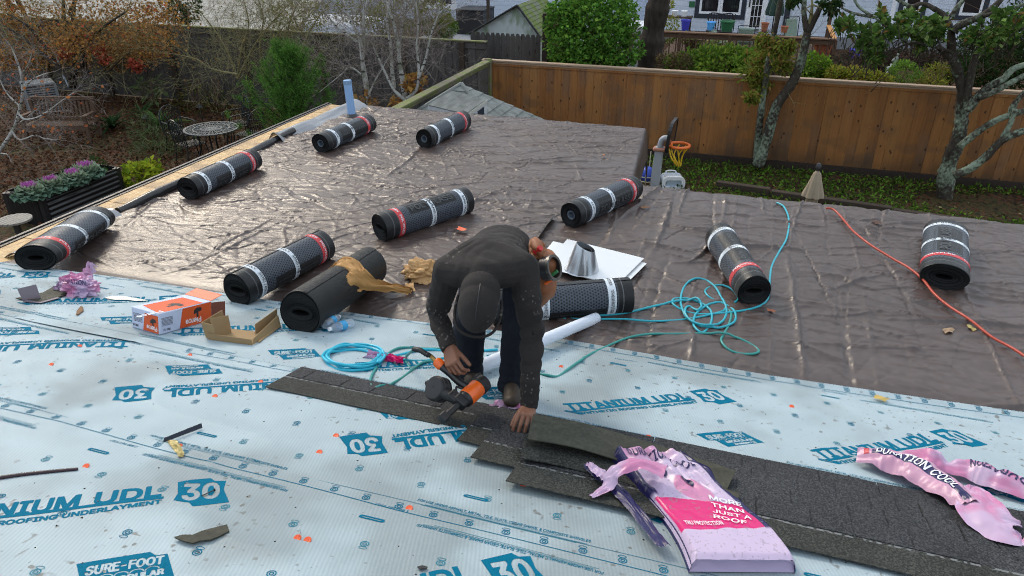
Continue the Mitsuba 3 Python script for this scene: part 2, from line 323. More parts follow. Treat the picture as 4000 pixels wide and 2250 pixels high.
mat('m_siding', pr(proc(f_siding), 0.6))
plain('m_white', (0.74, 0.76, 0.80), 0.5)
plain('m_offwhite', (0.50, 0.49, 0.44), 0.6)
plain('m_black', (0.015, 0.015, 0.017), 0.45)
plain('m_blackgloss', (0.02, 0.02, 0.022), 0.2)
plain('m_navy', (0.018, 0.024, 0.04), 0.5)
plain('m_pane', (0.012, 0.014, 0.018), 0.06, 0, 0.9)
# ------------------------------------------------------------------ ground, house
rng = np.random.default_rng(7)
structure('yard_ground', sheet(lambda u, v: np.stack([u, v, 0.05 * (meshkit.fbm(np.stack([u * 0.35, v * 0.35, u * 0], -1), 3, 1) - 0.5) * (np.abs(u) < 30)], -1),
          np.r_[-150:-25:8j, np.linspace(-24, 16, 90), 18:150:8j], np.r_[-60:2:5j, np.linspace(3, 40, 80), 45:260:8j]), 'm_soil', smooth=True)
house = thing('house', 'single storey house whose flat and low pitched roof fills the foreground', 'house')
XL, XW, YF, YW, XE = -6.15, -1.33, 9.85, 7.50, 7.5
XN = -1.13
roofpoly = Polygon([(XL, -2), (XE, -2), (XE, YW), (XN, YW), (XW, YF), (XL, YF)])
part(house, 'wall', mv(extr(roofpoly.buffer(-0.5, join_style=2), 2.06), 0, 0, -0.1), plain('m_stucco', (0.42, 0.40, 0.36), 0.85))
part(house, 'roof_deck', mv(extr(Polygon([(XL, 3.9), (XE, 3.9), (XE, YW), (XN, YW), (XW, YF), (XL, YF)]), 0.13), 0, 0, 2.16), 'm_osb')
part(house, 'pitched_roof', TM(*[np.array(x) for x in (lambda ys: ([(x, y, z) for x in (XL, XE) for y, z in ys], [[0, 1, 5], [0, 5, 4], [1, 2, 6], [1, 6, 5], [2, 3, 7], [2, 7, 6], [3, 0, 4], [3, 4, 7], [0, 3, 2], [0, 2, 1], [4, 5, 6], [4, 6, 7]]))([(Y0, 2.294), (Y0, 2.17), (-2, 2.17), (-2, float(zroof(-2)) - 0.006)])], process=False), 'm_osb')
for k in range(12):                                                    # plywood sheets of the bare edge
    y0 = 3.95 + k * 0.49
    part(house, 'plywood_sheet', cbox(XL + 0.03, -5.3, y0 + 0.003, y0 + 0.486, 2.286, 2.298 + 0.002 * (k % 2), 0.002), 'm_osb')
part(house, 'drip_edge', cat([bx(XL - 0.035, XL + 0.03, 3.0, YF + 0.02, 2.298, 2.306), bx(XL - 0.035, XL - 0.025, 3.0, YF + 0.02, 2.12, 2.31), bx(XL - 0.045, XL - 0.012, 3.0, YF + 0.02, 2.306, 2.318)]), 'm_black')
part(house, 'fascia', cat([bx(XN, XE, YW + 0.001, YW + 0.03, 2.05, 2.28), bx(XL, XW, YF + 0.001, YF + 0.03, 2.05, 2.28)]), 'm_white')

# ------------------------------------------------------------------ tarps: height fields made of many straight creases
def creases(xs, ys, spec, seed):
    r = np.random.default_rng(seed); H = np.zeros((len(xs), len(ys))); X, Y = np.meshgrid(xs, ys, indexing='ij'); dx, dy = xs[1] - xs[0], ys[1] - ys[0]
    for n, ang, spread, L0, L1, w0, w1, h0, h1 in spec:
        for _ in range(n):
            cx, cy = r.uniform(xs[0], xs[-1]), r.uniform(ys[0], ys[-1]); a = ang + r.normal(0, spread); L = r.uniform(L0, L1); w = r.uniform(w0, w1); h = r.uniform(h0, h1) * r.choice([1, 1, -0.6])
            R_ = L / 2 + 4 * w
            i0, i1 = np.searchsorted(xs, [cx - R_, cx + R_]); j0, j1 = np.searchsorted(ys, [cy - R_, cy + R_])
            if i1 - i0 < 2 or j1 - j0 < 2: continue
            x, y = X[i0:i1, j0:j1] - cx, Y[i0:i1, j0:j1] - cy; c, s = math.cos(a), math.sin(a)
            t, d = x * c + y * s, -x * s + y * c
            d = d + 0.10 * L * (t / L) ** 2 * r.normal() + 0.006 * np.sin(t * r.uniform(8, 25) + r.uniform(0, 6))
            asym = np.where(d > 0, w, w * r.uniform(0.2, 0.5))
            H[i0:i1, j0:j1] += h * np.exp(-np.abs(d) / asym) * np.clip(1 - (2 * t / L) ** 2, 0, 1)
    return H
from scipy.spatial import cKDTree
def facets(X, Y, cell, asp, seed, amp, tilt):
    r = np.random.default_rng(seed); q = np.stack([X, Y * asp, X * 0], -1)
    wx = X + 0.9 * cell * (meshkit.noise(q * (0.9 / cell), seed) - 0.5); wy = Y * asp + 0.9 * cell * (meshkit.noise(q * (0.9 / cell), seed + 5) - 0.5)
    n = int((np.ptp(wx) + 1) * (np.ptp(wy) + 1) / cell ** 2); c = np.stack([r.uniform(wx.min() - .5, wx.max() + .5, n), r.uniform(wy.min() - .5, wy.max() + .5, n)], -1)
    p = np.stack([wx, wy], -1).reshape(-1, 2); d, i = cKDTree(c).query(p, k=2)
    t = r.normal(0, tilt, (n, 2)); a = amp * r.uniform(0.1, 1.6, n)
    h = -a[i[:, 0]] * np.exp(-(d[:, 1] - d[:, 0]) / (0.10 * cell)) + (t[i[:, 0]] * (p - c[i[:, 0]])).sum(1)
    return h.reshape(X.shape)
def tarp_mesh(x0, x1, y0, y1, step, spec, seed, xf, ye, base, lumps, fac, folds=False):
    xs, ys = np.arange(x0, x1 + step / 2, step), np.arange(y0, y1 + step / 2, step)
    X, Y = np.meshgrid(xs, ys, indexing='ij'); xe = xf(Y)
    H = creases(xs, ys, spec, seed) + lumps * (meshkit.fbm(np.stack([X * 1.4, Y * 1.4, X * 0], -1), 4, seed) - 0.45)
    for cell, asp, amp, tl in fac: H = H + facets(X, Y, cell, asp, seed + int(cell * 1000), amp, tl)
    if folds:                                                          # the square folds of a tarp fresh from its pack
        q = np.stack([X * 0, Y * 1.3, X * 0], -1); q2 = np.stack([X * 1.3, Y * 0, X * 0], -1)
        for i, x in enumerate(np.arange(-1.1, 5.2, 0.31)): H = H + (0.012 if i % 3 else 0.022) * (1 if i % 2 else -0.7) * np.exp(-np.abs(X - x - 0.09 * math.sin(i * 2.3) - 0.07 * (meshkit.noise(q + i * 3.3, 2) - 0.5)) / 0.012) * np.clip(2.2 * meshkit.noise(q * 1.5 + i * 7.7, 3) - 0.5, 0, 1.3)
        for i, y in enumerate(np.arange(4.4, 7.5, 0.46)): H = H + 0.014 * (1 if i % 2 else -0.7) * np.exp(-np.abs(Y - y - 0.06 * (meshkit.noise(q2 + i * 3.3, 2) - 0.5)) / 0.014) * (0.2 + 0.9 * meshkit.noise(q2 * 1.5 + i * 7.7, 3))
    H = np.clip(H, -0.018, 0.08) 
    fade = np.clip((Y - 4.13) / 0.16, 0, 1)
    n1 = meshkit.noise(np.stack([X * 3, Y * 3, X * 0 + 5], -1), seed)
    dX, dY = np.maximum(0, X - xe), np.maximum(0, Y - ye)
    Z = zroof(Y) + 0.010 + (base - 0.010 + np.maximum(H, -0.017)) * fade - np.minimum(dX + dY, 9) * 0.97
    soft = lambda d: 0.035 * (1 - np.exp(-d / 0.03)) + 0.10 * d * n1
    XX, YY = np.minimum(X, xe) + soft(dX), np.minimum(Y, ye) + soft(dY)
    return TM(np.stack([XX, YY, Z], -1).reshape(-1, 3), grid(len(xs), len(ys)), process=False)
specA = [(800, 0.3, 0.35, 0.4, 1.6, 0.007, 0.017, 0.005, 0.012), (500, 2.3, 0.6, 0.2, 0.8, 0.007, 0.015, 0.004, 0.010), (1700, 0.3, 0.8, 0.12, 0.45, 0.006, 0.012, 0.003, 0.007), (14, 0.1, 0.3, 1.0, 2.5, 0.02, 0.035, 0.012, 0.022), (10, 1.5, 0.3, 0.8, 1.6, 0.015, 0.03, 0.01, 0.02)]
single('tarp', 'wrinkled brown tarp covering the far part of the flat roof under the rolls', 'tarp',
       tarp_mesh(-5.72, -0.86, 3.86, 10.25, 0.0115, specA, 11, lambda y: XW + 0.02 + (XN - XW) * np.clip((YF - y) / (YF - YW), 0, 1.6), YF + 0.01, 0.026, 0.035, ((0.55, 1.9, 0.005, 0.007), (0.2, 1.8, 0.0025, 0.007))), 'm_tarp', smooth=True)
specB = [(40, 1.57, 0.12, 0.6, 3.0, 0.012, 0.028, 0.018, 0.04), (60, 1.45, 0.2, 0.2, 0.8, 0.010, 0.02, 0.006, 0.014), (420, 0.0, 0.35, 0.2, 1.1, 0.009, 0.026, 0.007, 0.020), (800, 0.1, 0.7, 0.12, 0.5, 0.007, 0.013, 0.003, 0.008), (12, 0.12, 0.15, 1.0, 2.4, 0.03, 0.05, 0.03, 0.05)]
single('tarp', 'brown tarp with square fold lines on the right half of the flat roof', 'tarp',
       tarp_mesh(-1.30, 5.2, 3.86, 7.75, 0.012, specB, 12, lambda y: 99 + 0 * y, YW + 0.01, 0.036, 0.04, ((0.6, 1.5, 0.006, 0.007), (0.25, 1.6, 0.003, 0.006)), True), 'm_tarp', smooth=True)
# rolled hem along the bare plywood, the upturned silver flap near the vent pipe
t = np.linspace(0, 1, 60); yy = 5.15 + t * 3.0
hem = np.stack([-5.70 + 0.02 * np.sin(yy * 2.1) + 0.03 * t, yy, 2.345 + 0.012 * np.sin(yy * 3.3)], -1)
single('rolled_hem', 'rolled up dark edge of the brown tarp beside the bare plywood strip', 'tarp edge', tube(hem, 0.048 + 0.006 * np.sin(yy * 7), 14), 'm_tarp_dark', smooth=40)
def flapf(u, v):
    n = meshkit.fbm(np.stack([u * 6, v * 1.5, u * 0], -1), 3, 5); n2 = meshkit.noise(np.stack([u * 0, v * 2.5, u * 0], -1), 9)
    x = -5.83 + 0.40 * u + 0.12 * (n2 - 0.5) - 0.12 * u * np.clip((9.2 - v) / 1.4, 0, 1)
    return np.stack([x, v, 2.315 + 0.10 * np.sin(np.pi * np.clip(u * 1.15, 0, 1)) * (0.5 + n2) + 0.05 * (n - 0.4)], -1)
single('tarp_flap', 'silvery upturned flap of the tarp at the far left roof corner', 'tarp flap', sheet(flapf, np.linspace(0, 1, 26), np.linspace(7.75, 9.8, 80), 0.003), 'm_tarp_silver', smooth=50)
single('tarp_flap', 'dark glossy wedge folded over beside the lower tarp edge on the plywood', 'tarp flap',
       sheet(lambda u, v: np.stack([-5.86 + 0.30 * u + 0.05 * np.sin(v * 6), v, 2.31 + 0.07 * np.sin(np.pi * u) + 0.01 * np.sin(v * 9)], -1), np.linspace(0, 1, 12), np.linspace(4.05, 5.1, 30), 0.003), 'm_tarp_silver', smooth=50)
single('membrane_strip', 'short dark strip standing on edge where the two tarps meet', 'strip', sheet(lambda u, v: R(2160, 868)[None, None] * (1 - v[..., None]) + R(2092, 952)[None, None] * v[..., None] + np.stack([0.05 * (u - 0.5), 0 * u, 0.02 + 0.05 * u + 0.01 * np.sin(v * 5)], -1), np.linspace(0, 1, 6), np.linspace(0, 1, 14), 0.006), 'm_tarp_dark')

# ------------------------------------------------------------------ underlayment strips with their printing
EU, EW = [-6.2, -5.64, -4.24, -3.34, -2.29, -1.08, 0.36, 1.81, 4, 8], [0.34, 0.27, 0.12, 0.07, 0.02, -0.10, -0.08, -0.14, -0.2, -0.2]
def edge(u): return np.interp(u, EU, EW)
BOUND = [None, (None, 1.27), (1.19, 2.32), (2.22, 3.45), (3.36, 4.6)]
def und(u, w, i, h=0.0):
    u, w = np.asarray(u, float), np.asarray(w, float)
    q = np.stack([u * 1.1, w * 2.6, u * 0 + i * 7], -1)
    wave = 0.024 * (meshkit.noise(q, 3) - 0.5) + 0.007 * (meshkit.noise(q * 2.7, 4) - 0.5) + 0.007 * np.exp(-np.abs(2 * meshkit.noise(q * [1.2, 1.1, 1] + 4, 8) - 1) / 0.10)
    y = Y0 - w / K
    fade = np.clip((w - (edge(u) if i == 1 else BOUND[i][0])) / 0.06, 0, 1)
    z = zroof(y) + 0.034 + 0.004 * i + wave * (0.35 + 0.65 * fade) + h
    return np.stack([u, y, z], -1)
def lower(i, u): return edge(u) if i == 1 else BOUND[i][0] + 0.012 * np.sin(u * 1.7 + i) + 0.006 * np.sin(u * 5.1)
ST = {1: 'white printed roofing underlayment strip along the tarp edge, lowest of the strips', 2: 'white printed underlayment strip just below the middle lap, next to the dark shingles', 3: 'white printed underlayment strip in the foreground with large upright blue lettering', 4: 'white underlayment strip nearest the ridge at the bottom of the photo'}
LOGO_T = [('TITANIUM', 0.0, 0.500), ('UDL', 0.552, 0.222)]
def arch(g): return shapely.transform(g, lambda p: np.c_[p[:, 0], p[:, 1] + 0.05 * (p[:, 0] / 0.77 - 0.45) ** 2])
logo = shapely.union_all([affinity.translate(textpoly(s, 0.086, True, wd).buffer(0.0024, join_style=2), x, 0.064) for s, x, wd in LOGO_T] + [Polygon([(0.01, 0.038), (0.785, 0.038), (0.785, 0.056), (0.0, 0.056)]), affinity.translate(textpoly('SYNTHETIC ROOFING UNDERLAYMENT', 0.027, True, 0.755).buffer(0.0012), 0.025, 0.004)])
logo = arch(logo)
d30 = affinity.translate(textpoly('30', 0.14, True, 0.15).buffer(0.002), 0.855, 0.02)
blk = Polygon([(0.825, 0.195), (0.965, 0.21), (0.985, 0.18), (1.035, 0.17), (1.025, 0.09), (1.05, -0.035), (0.90, -0.045), (0.885, -0.01), (0.82, 0.015), (0.835, 0.08)])
logo = logo.union(affinity.scale(blk.difference(d30.buffer(0.002)), 0.84, 0.86, origin=(0.83, 0.09)))
sure = Polygon([(0, 0.16), (0.215, 0.165), (0.235, 0.14), (0.27, 0.14), (0.30, 0.0), (0.08, 0.0), (0.06, 0.075), (0.02, 0.085)])
for s, h, x, y, wd in (('SURE-FOOT', 0.045, 0.035, 0.088, 0.225), ('MODULAR', 0.024, 0.105, 0.035, 0.16), ('INSERTS', 0.014, 0.13, 0.008, 0.13)):
    sure = sure.difference(affinity.translate(textpoly(s, h, True, wd).buffer(0.002), x, y))
arcs = shapely.union_all([shapely.LineString([(0.095 + 0.045 * k + 0.02 * math.cos(a), 0.066 + 0.012 * math.sin(a)) for a in np.linspace(0, math.pi, 8)]).buffer(0.0025) for k in range(4)])
sure = sure.difference(arcs)
usetxt = textpoly('FOR USE UNDER ASPHALT, METAL, TILE, SLATE, CEDAR SHAKE, & COMPOSITE SHINGLES', 0.016, True, 0.70)
fine = shapely.union_all([sbox(0, 0, 0.62, 0.0022), sbox(0.01, 0.009, 0.66, 0.0112), sbox(0.03, 0.018, 0.55, 0.0198)])
tel = textpoly('1 800 567 9727', 0.014, True, 0.14)
pill = rpoly(0, 0, 0.105, 0.022, 0.0105).difference(rpoly(0.012, 0.0085, 0.093, 0.0135, 0.002))
pt = lambda r: shapely.Point(0, 0).buffer(r, quad_segs=5)
icon = pt(0.0165).difference(pt(0.0125)).union(pt(0.0085).difference(pt(0.005))).union(affinity.translate(affinity.scale(pt(0.016), 1, 0.5).difference(affinity.scale(pt(0.0135), 1, 0.4)), 0.003, -0.023))
TH = math.radians(38)
for i in (1, 2, 3, 4):
    us = np.arange(XL, 6.6, 0.03); lo, hi = BOUND[i]
    sk = thing('underlayment_strip', ST[i], 'roofing underlayment')
    part(sk, 'sheet', sheet(lambda u, t: und(u, lower(i, u) * (1 - t) + hi * t, i), us, np.linspace(0, 1, 50), 0.001), 'm_underlay', smooth=50)
    if i == 4: continue
    ink, pale = [], []
    def stamp(poly, u0, w0, th, flip, maxe=None, to=ink):
        s = -1 if flip else 1; e = np.array([math.cos(th), -math.sin(th)]) * s; up = np.array([-math.sin(th), -math.cos(th)]) * s
        m = flat(poly, None, maxe); p = np.asarray(m.vertices)[:, :2] @ np.array([e, up]) + [u0, w0]
        ok = (p[:, 0] > XL + 0.05) & (p[:, 1] > lower(i, p[:, 0]) + 0.004) & (p[:, 1] < (hi - 0.09 if i < 3 else hi))
        f = m.faces[ok[m.faces].all(1)]
        if len(f): to.append(TM(und(p[:, 0], p[:, 1], i, 0.0024), f, process=False))
    lst = {1: (range(-4, 5), False, -0.64, 1.06, 1.27, 0.075, 1.13), 2: (range(-3, 6), True, -2.08, 1.22, 1.30, -2.65, 1.30), 3: (range(-2, 4), False, -2.47, 3.12, 1.27, -1.76, 3.13)}[i]
    for k in lst[0]:
        stamp(logo, lst[2] + k * lst[4], lst[3], TH, lst[1], 0.06); stamp(sure, lst[5] + k * lst[4], lst[6], TH, lst[1], 0.06)
        ut = lst[2] + k * lst[4]
        stamp(usetxt, ut + 1.05, hi - 0.13 if i < 3 else hi - 0.2, 0.0, False, 0.06); stamp(fine, ut + 1.08, hi - 0.105, 0.0, False, 0.08, pale)
        w1 = float(lower(i, ut))
        stamp(usetxt, ut + 0.95, w1 + 0.125, 0.0, True, 0.06); stamp(fine, ut + 0.93, w1 + 0.11, 0.0, True, 0.08, pale)
        stamp(tel, ut + 1.45, w1 + 0.075, 0, True); stamp(pill, ut + 1.40, w1 + 0.17, 0, True); stamp(pill, ut + 1.2, hi - 0.24, 0, False)
    for k in range(75):
        u = -6.0 + 0.145 * k; w1 = float(lower(i, u)); stamp(icon, u, w1 + 0.035, 0.1, True); stamp(icon, u + 0.06, hi - 0.06, 0.1, False)
    for k in range(40):
        for q in range(3): stamp(icon, -6.0 + 0.29 * k + 0.1 * (q % 2), float(lower(i, 0)) + 0.32 + 0.27 * q, 0.1, (k + q) % 2 == 0, None, ink if q % 2 else pale)
    ul = np.arange(XL, 6.5, 0.05)
    for w_, c in ((lambda u: lower(i, u) + 0.062, 0.0022),) + (((lambda u: hi - 0.11 + 0 * u, 0.0012),) if i < 3 else ()):
        v = np.concatenate([und(ul, w_(ul) - c, i, 0.0024), und(ul, w_(ul) + c, i, 0.0024)]); n = len(ul); a = np.arange(n - 1)
        ink.append(TM(v, np.vstack([np.stack([a, a + n, a + 1], -1), np.stack([a + 1, a + n, a + n + 1], -1)]), process=False))
    part(sk, 'printed_lettering', cat(ink), 'm_ink', kind='stuff'); part(sk, 'fine_print', cat(pale), 'm_ink_pale', kind='stuff')
# ------------------------------------------------------------------ rolls of roofing membrane
def wraptext(s, r, h, x0, ang0, along=True, bold=True, width=None, lift=0.003, squash=(1, 1)):
    """lettering wrapped on a cylinder whose axis is x; along: reads along the axis, else round the band"""
    m = flat(textpoly(s, h, bold, width), None, 0.02); p = np.asarray(m.vertices)[:, :2]
    ax, an = (p[:, 0], p[:, 1]) if along else (p[:, 1], p[:, 0])
    a = ang0 + (an / r if along else -an / r)
    return TM(np.stack([x0 + ax, -(r + lift) * np.cos(a) * squash[0], (r + lift) * np.sin(a) * squash[1]], -1), m.faces if along else m.faces[:, ::-1], process=False)
def ringband(r, x0, x1, sq, n=40, lift=0.0025, rf=None):
    a = np.arange(n) * 2 * np.pi / n; rr = (r + lift) if rf is None else rf(a) + lift
    ri = rr - 0.004
    prof = [(x0, ri), (x0, rr), (x1, rr), (x1, ri)]
    v = np.concatenate([np.stack([np.full(n, x), -q * np.cos(a) * sq[0], q * np.sin(a) * sq[1]], -1) for x, q in prof])
    i, j = np.meshgrid(np.arange(3), np.arange(n), indexing='ij')
    q = np.stack([i * n + j, (i + 1) * n + j, (i + 1) * n + (j + 1) % n, i * n + (j + 1) % n], -1).reshape(-1, 4)
    return TM(v, np.vstack([q[:, [0, 1, 2]], q[:, [0, 2, 3]]]), process=False)
def roll(label, near, far, bands, rad=0.132, L=1.02, sq=(1, 1), core='tube', seam=2.2, texts=('SAND / POLY', 'POLYFLEX'), plainroll=False, seed=0, group='rolls of black roofing membrane on the roof'):
    """bands: [(position along the axis, kind)]; near and far: the ends' centres in the photograph"""
    r = np.random.default_rng(100 + seed); name = 'membrane_roll'
    k = thing(name, label, 'roofing roll', group)
    h = rad * sq[1] + 0.012
    a, b = R(*near, h), R(*far, h); c = (a + b) / 2; ex = unit(b - a); ez = np.array([0, 0, 1.0]); ez = unit(ez - ex * (ez @ ex)); ey = np.cross(ez, ex)
    o = c - ex * L / 2; N = 72
    th = np.linspace(0, 2 * np.pi, N + 1)[:-1]
    wob = 0.004 * np.sin(2 * th + r.uniform(0, 6)) + 0.002 * np.sin(3 * th + r.uniform(0, 6))
    rf = lambda t: rad + 0.0045 * ((t - seam) % (2 * np.pi)) / (2 * np.pi) * -1 + np.interp(t % (2 * np.pi), np.r_[th, 2 * np.pi], np.r_[wob, wob[:1]])
    xs = np.array([0, 0.004, 0.03, 0.2, 0.4, 0.6, 0.8, 0.97 * L, L - 0.004, L]); xs = np.unique(xs)
    ang = seam + np.linspace(0.0005, 2 * np.pi - 0.0005, N + 1)
    V, UVs = [], []
    for x in xs:
        e = 0.004 if x in (0, L) else 0
        q = rf(ang) - e - 0.0035 * (1 - 0) * (np.abs(x - L / 2) < 0)
        V.append(np.stack([np.full(N + 1, x), -q * np.cos(ang) * sq[0], q * np.sin(ang) * sq[1]], -1)); UVs.append(np.stack([np.full(N + 1, x / L), (ang - seam) * rad], -1))
    V, UVs = np.concatenate(V), np.concatenate(UVs); i, j = np.meshgrid(np.arange(len(xs) - 1), np.arange(N), indexing='ij'); M = N + 1
    qd = np.stack([i * M + j, (i + 1) * M + j, (i + 1) * M + j + 1, i * M + j + 1], -1).reshape(-1, 4)
    body = basis(TM(V, np.vstack([qd[:, [0, 1, 2]], qd[:, [0, 2, 3]]]), process=False), o, ex, ey, ez)
    part(k, 'membrane', body, 'm_rollplain' if plainroll else 'm_roll', smooth=True, uv=UVs)
    # the two rolled ends: layers of uneven height round the hole
    rh = 0.042 if core != 'flat' else 0.05; hs = (1, 1) if core != 'flat' else (1.25, 0.45)
    lay = 13; prof = []
    for q in range(lay + 1):
        f = q / lay; x = 0.012 * r.random() * (0 < q < lay) + 0.004 * (q == 0)
        prof += [(f, x), (min(f + 0.75 / lay, 1.0), x - 0.003)] if q < lay else [(1.0, 0.0)]
    for end in (0, 1):
        V = []
        for f, x in prof:
            ra = rh + (rad - 0.004 - rh) * f; s0 = hs[0] * (1 - f) + sq[0] * f; s1 = hs[1] * (1 - f) + sq[1] * f
            q = ra + (rf(th) - rad) * f
            V.append(np.stack([np.full(N, x if end == 0 else L - x), -q * np.cos(th) * s0, q * np.sin(th) * s1], -1))
        V.append(np.stack([np.full(N, 0.16 if end == 0 else L - 0.16), -rh * np.cos(th) * hs[0], rh * np.sin(th) * hs[1]], -1)); V = V[-1:] + V[:-1]
        V = np.concatenate(V); i, j = np.meshgrid(np.arange(len(prof)), np.arange(N), indexing='ij')
        q = np.stack([i * N + j, i * N + (j + 1) % N, (i + 1) * N + (j + 1) % N, (i + 1) * N + j], -1).reshape(-1, 4)
        part(k, 'rolled_end', basis(TM(V, np.vstack([q[:, [0, 1, 2]], q[:, [0, 2, 3]]]), process=False), o, ex, ey, ez), 'm_rollend', smooth=25)
    if core == 'tube':
        part(k, 'core', basis(cat([ringband(rh - 0.004, 0.003, L - 0.003, (1, 1), 24, 0.004), mv(rot(trimesh.creation.cylinder(rh - 0.002, 0.01, sections=24), 90, (0, 1, 0)), 0.1), mv(rot(trimesh.creation.cylinder(rh - 0.002, 0.01, sections=24), 90, (0, 1, 0)), L - 0.1)]), o, ex, ey, ez), 'm_core')
    if plainroll: return k
    for t, kind in bands:
        w = 0.024 if kind == 'w' else 0.03 if kind == 'W' else 0.028
        bk = part(k, 'band', basis(ringband(rad, t * L - w, t * L + w, sq, rf=lambda a: rf(a)), o, ex, ey, ez), 'm_redband' if kind == 'r' else 'm_band', smooth=40, label='red printed band' if kind == 'r' else 'white printed band')
        tx = []
        for q in range(3): tx.append(wraptext(texts[1] if kind == 'r' else texts[0], rad, 0.022, t * L - 0.011, 2.6 - q * 1.75, False, True, 0.19, 0.0045, sq))
        part(bk, 'lettering', basis(cat(tx), o, ex, ey, ez), 'm_band' if kind == 'r' else 'm_print', kind='stuff')
    tx = []
    for a0 in (seam + 0.0 + 0.45, seam + 3.2 + 0.35):
        tx += [wraptext('POLYGLASS', rad, 0.062, 0.30 * L, a0, True, True, 0.48, 0.0022, sq), wraptext('ROOFING AND WATERPROOFING SYSTEMS', rad, 0.016, 0.30 * L, a0 + 0.66, True, True, 0.48, 0.0022, sq)]
    part(k, 'lettering', basis(cat(tx), o, ex, ey, ez), 'm_printgrey', kind='stuff')
    return k
roll('black roll with squashed near end beside the pink plastic bag, red band nearest the viewer', (104, 1033), (404, 834), [(0.17, 'r'), (0.47, 'w'), (0.86, 'w')], 0.138, 1.08, (1.22, 0.80), 'flat', 2.2, seed=1)
roll('black membrane roll lying against the rolled tarp edge beside the bare plywood', (729, 739), (990, 619), [(0.16, 'w'), (0.52, 'w'), (0.86, 'r')], 0.128, 1.06, (1.03, 0.97), 'flat', 2.0, seed=2)
roll('black roll just in front of the blue vent pipe, pale core showing', (1258, 557), (1434, 482), [(0.19, 'w'), (0.5, 'w'), (0.83, 'r')], 0.125, 1.05, core='tube', seam=2.6, seed=3)
roll('farthest black roll near the small shingled playhouse roof', (1660, 541), (1808, 470), [(0.17, 'w'), (0.52, 'w'), (0.86, 'r')], 0.125, 1.02, core='tube', seam=4.5, seed=4)
roll('black roll in the middle of the tarp with red band at its near left end', (1490, 886), (1816, 782), [(0.17, 'r'), (0.52, 'w'), (0.88, 'w')], 0.127, 1.02, (1, 1), 'flat', 3.6, seed=5)
roll('black roll near the basketball hoop with red band at its far right end', (2240, 836), (2464, 737), [(0.19, 'w'), (0.5, 'w'), (0.86, 'r')], 0.127, 1.02, core='tube', seam=2.5, seed=6)
roll('black roll left of the plain dark roll, lap seam running along its top', (922, 1136), (1264, 956), [(0.15, 'w'), (0.52, 'w'), (0.86, 'r')], 0.128, 1.04, (1.0, 1.0), 'flat', 1.75, seed=7)
roll('thick plain black roll without bands under the torn brown paper wrapper', (1162, 1232), (1452, 1035), [], 0.152, 1.06, core='flat', seam=1.2, plainroll=True, seed=8)
k9 = roll('black roll partly behind the worker, small white label at its right end', (2010, 1188), (2374, 1158), [(0.36, 'W'), (0.84, 'W')], 0.13, 1.02, core='tube', seam=1.5, texts=('TITANIUM WHITE/TORCH', 'POLYFLEX'), seed=9)
roll('black roll beside the teal hose coil, red band near its dark end', (2944, 1134), (2812, 927), [(0.2, 'r'), (0.52, 'w'), (0.88, 'w')], 0.128, 1.02, (1.0, 1.0), 'flat', 4.0, texts=('TITANIUM WHITE/TORCH', 'POLYFLEX'), seed=10)
roll('flattened black roll at the right beside the orange hose', (3687, 1080), (3692, 905), [(0.2, 'r'), (0.52, 'w'), (0.88, 'w')], 0.143, 1.04, (1.2, 0.82), 'flat', 4.2, texts=('POLY  ATOM', 'POLYFLEX'), seed=11)
# ------------------------------------------------------------------ shingles
def sshape(u0, w0, poly, h0, thick, e=(1.0, 0.0)):
    """a flat piece on the pitched roof: polygon in (along, upslope) metres from (u0, w0)"""
    m = extr(poly, thick); v = np.asarray(m.vertices); e = np.asarray(e); f = np.array([-e[1], e[0]])
    u = u0 + v[:, 0] * e[0] + v[:, 1] * f[0]; w = w0 + v[:, 0] * e[1] + v[:, 1] * f[1]
    return TM(slope(u, w, h0 + v[:, 2]), m.faces, process=False), v
rng = np.random.default_rng(21)
UNDH = 0.052
sh = thing('shingle_rows', 'rows of dark laminated shingles laid diagonally across the white underlayment', 'roof shingles')
for c_, (us, ws) in enumerate([(-2.21, 1.205), (-1.07, 1.345), (-0.95, 1.485), (-0.74, 1.625)]):
    u = us
    while u < 6.2:
        L = 1.0; x = 0.0; ms, uvs = [], []
        def add(poly, h, t):
            m, v = sshape(u, ws + 0.012 * math.sin(u * 0.9), poly, UNDH + 0.0055 * c_ + h, t, (1, 0.012)); ms.append(m); uvs.append(v[:, :2])
        jag = [(0.0, 0.0)] + [(a, 0.002 * rng.normal()) for a in np.linspace(0.02, L - 0.03, 40)] + [(L - 0.004, 0.0)]
        add(Polygon([(a, b) for a, b in jag] + [(L - 0.004, 0.335), (0.0, 0.335)]), 0, 0.004)
        while x < L - 0.05:
            wd = rng.uniform(0.10, 0.24); x1 = min(x + wd, L - 0.004)
            if rng.random() < 0.72: add(Polygon([(x + 0.002, 0.001), (x1 - 0.002, 0.001), (x1 - 0.004, 0.15), (x + 0.004, 0.15)]), 0.004, 0.0032)
            x = x1
        m = cat(ms); part(sh, 'shingle', m, 'm_shingle', uv=np.concatenate(uvs)); u += L
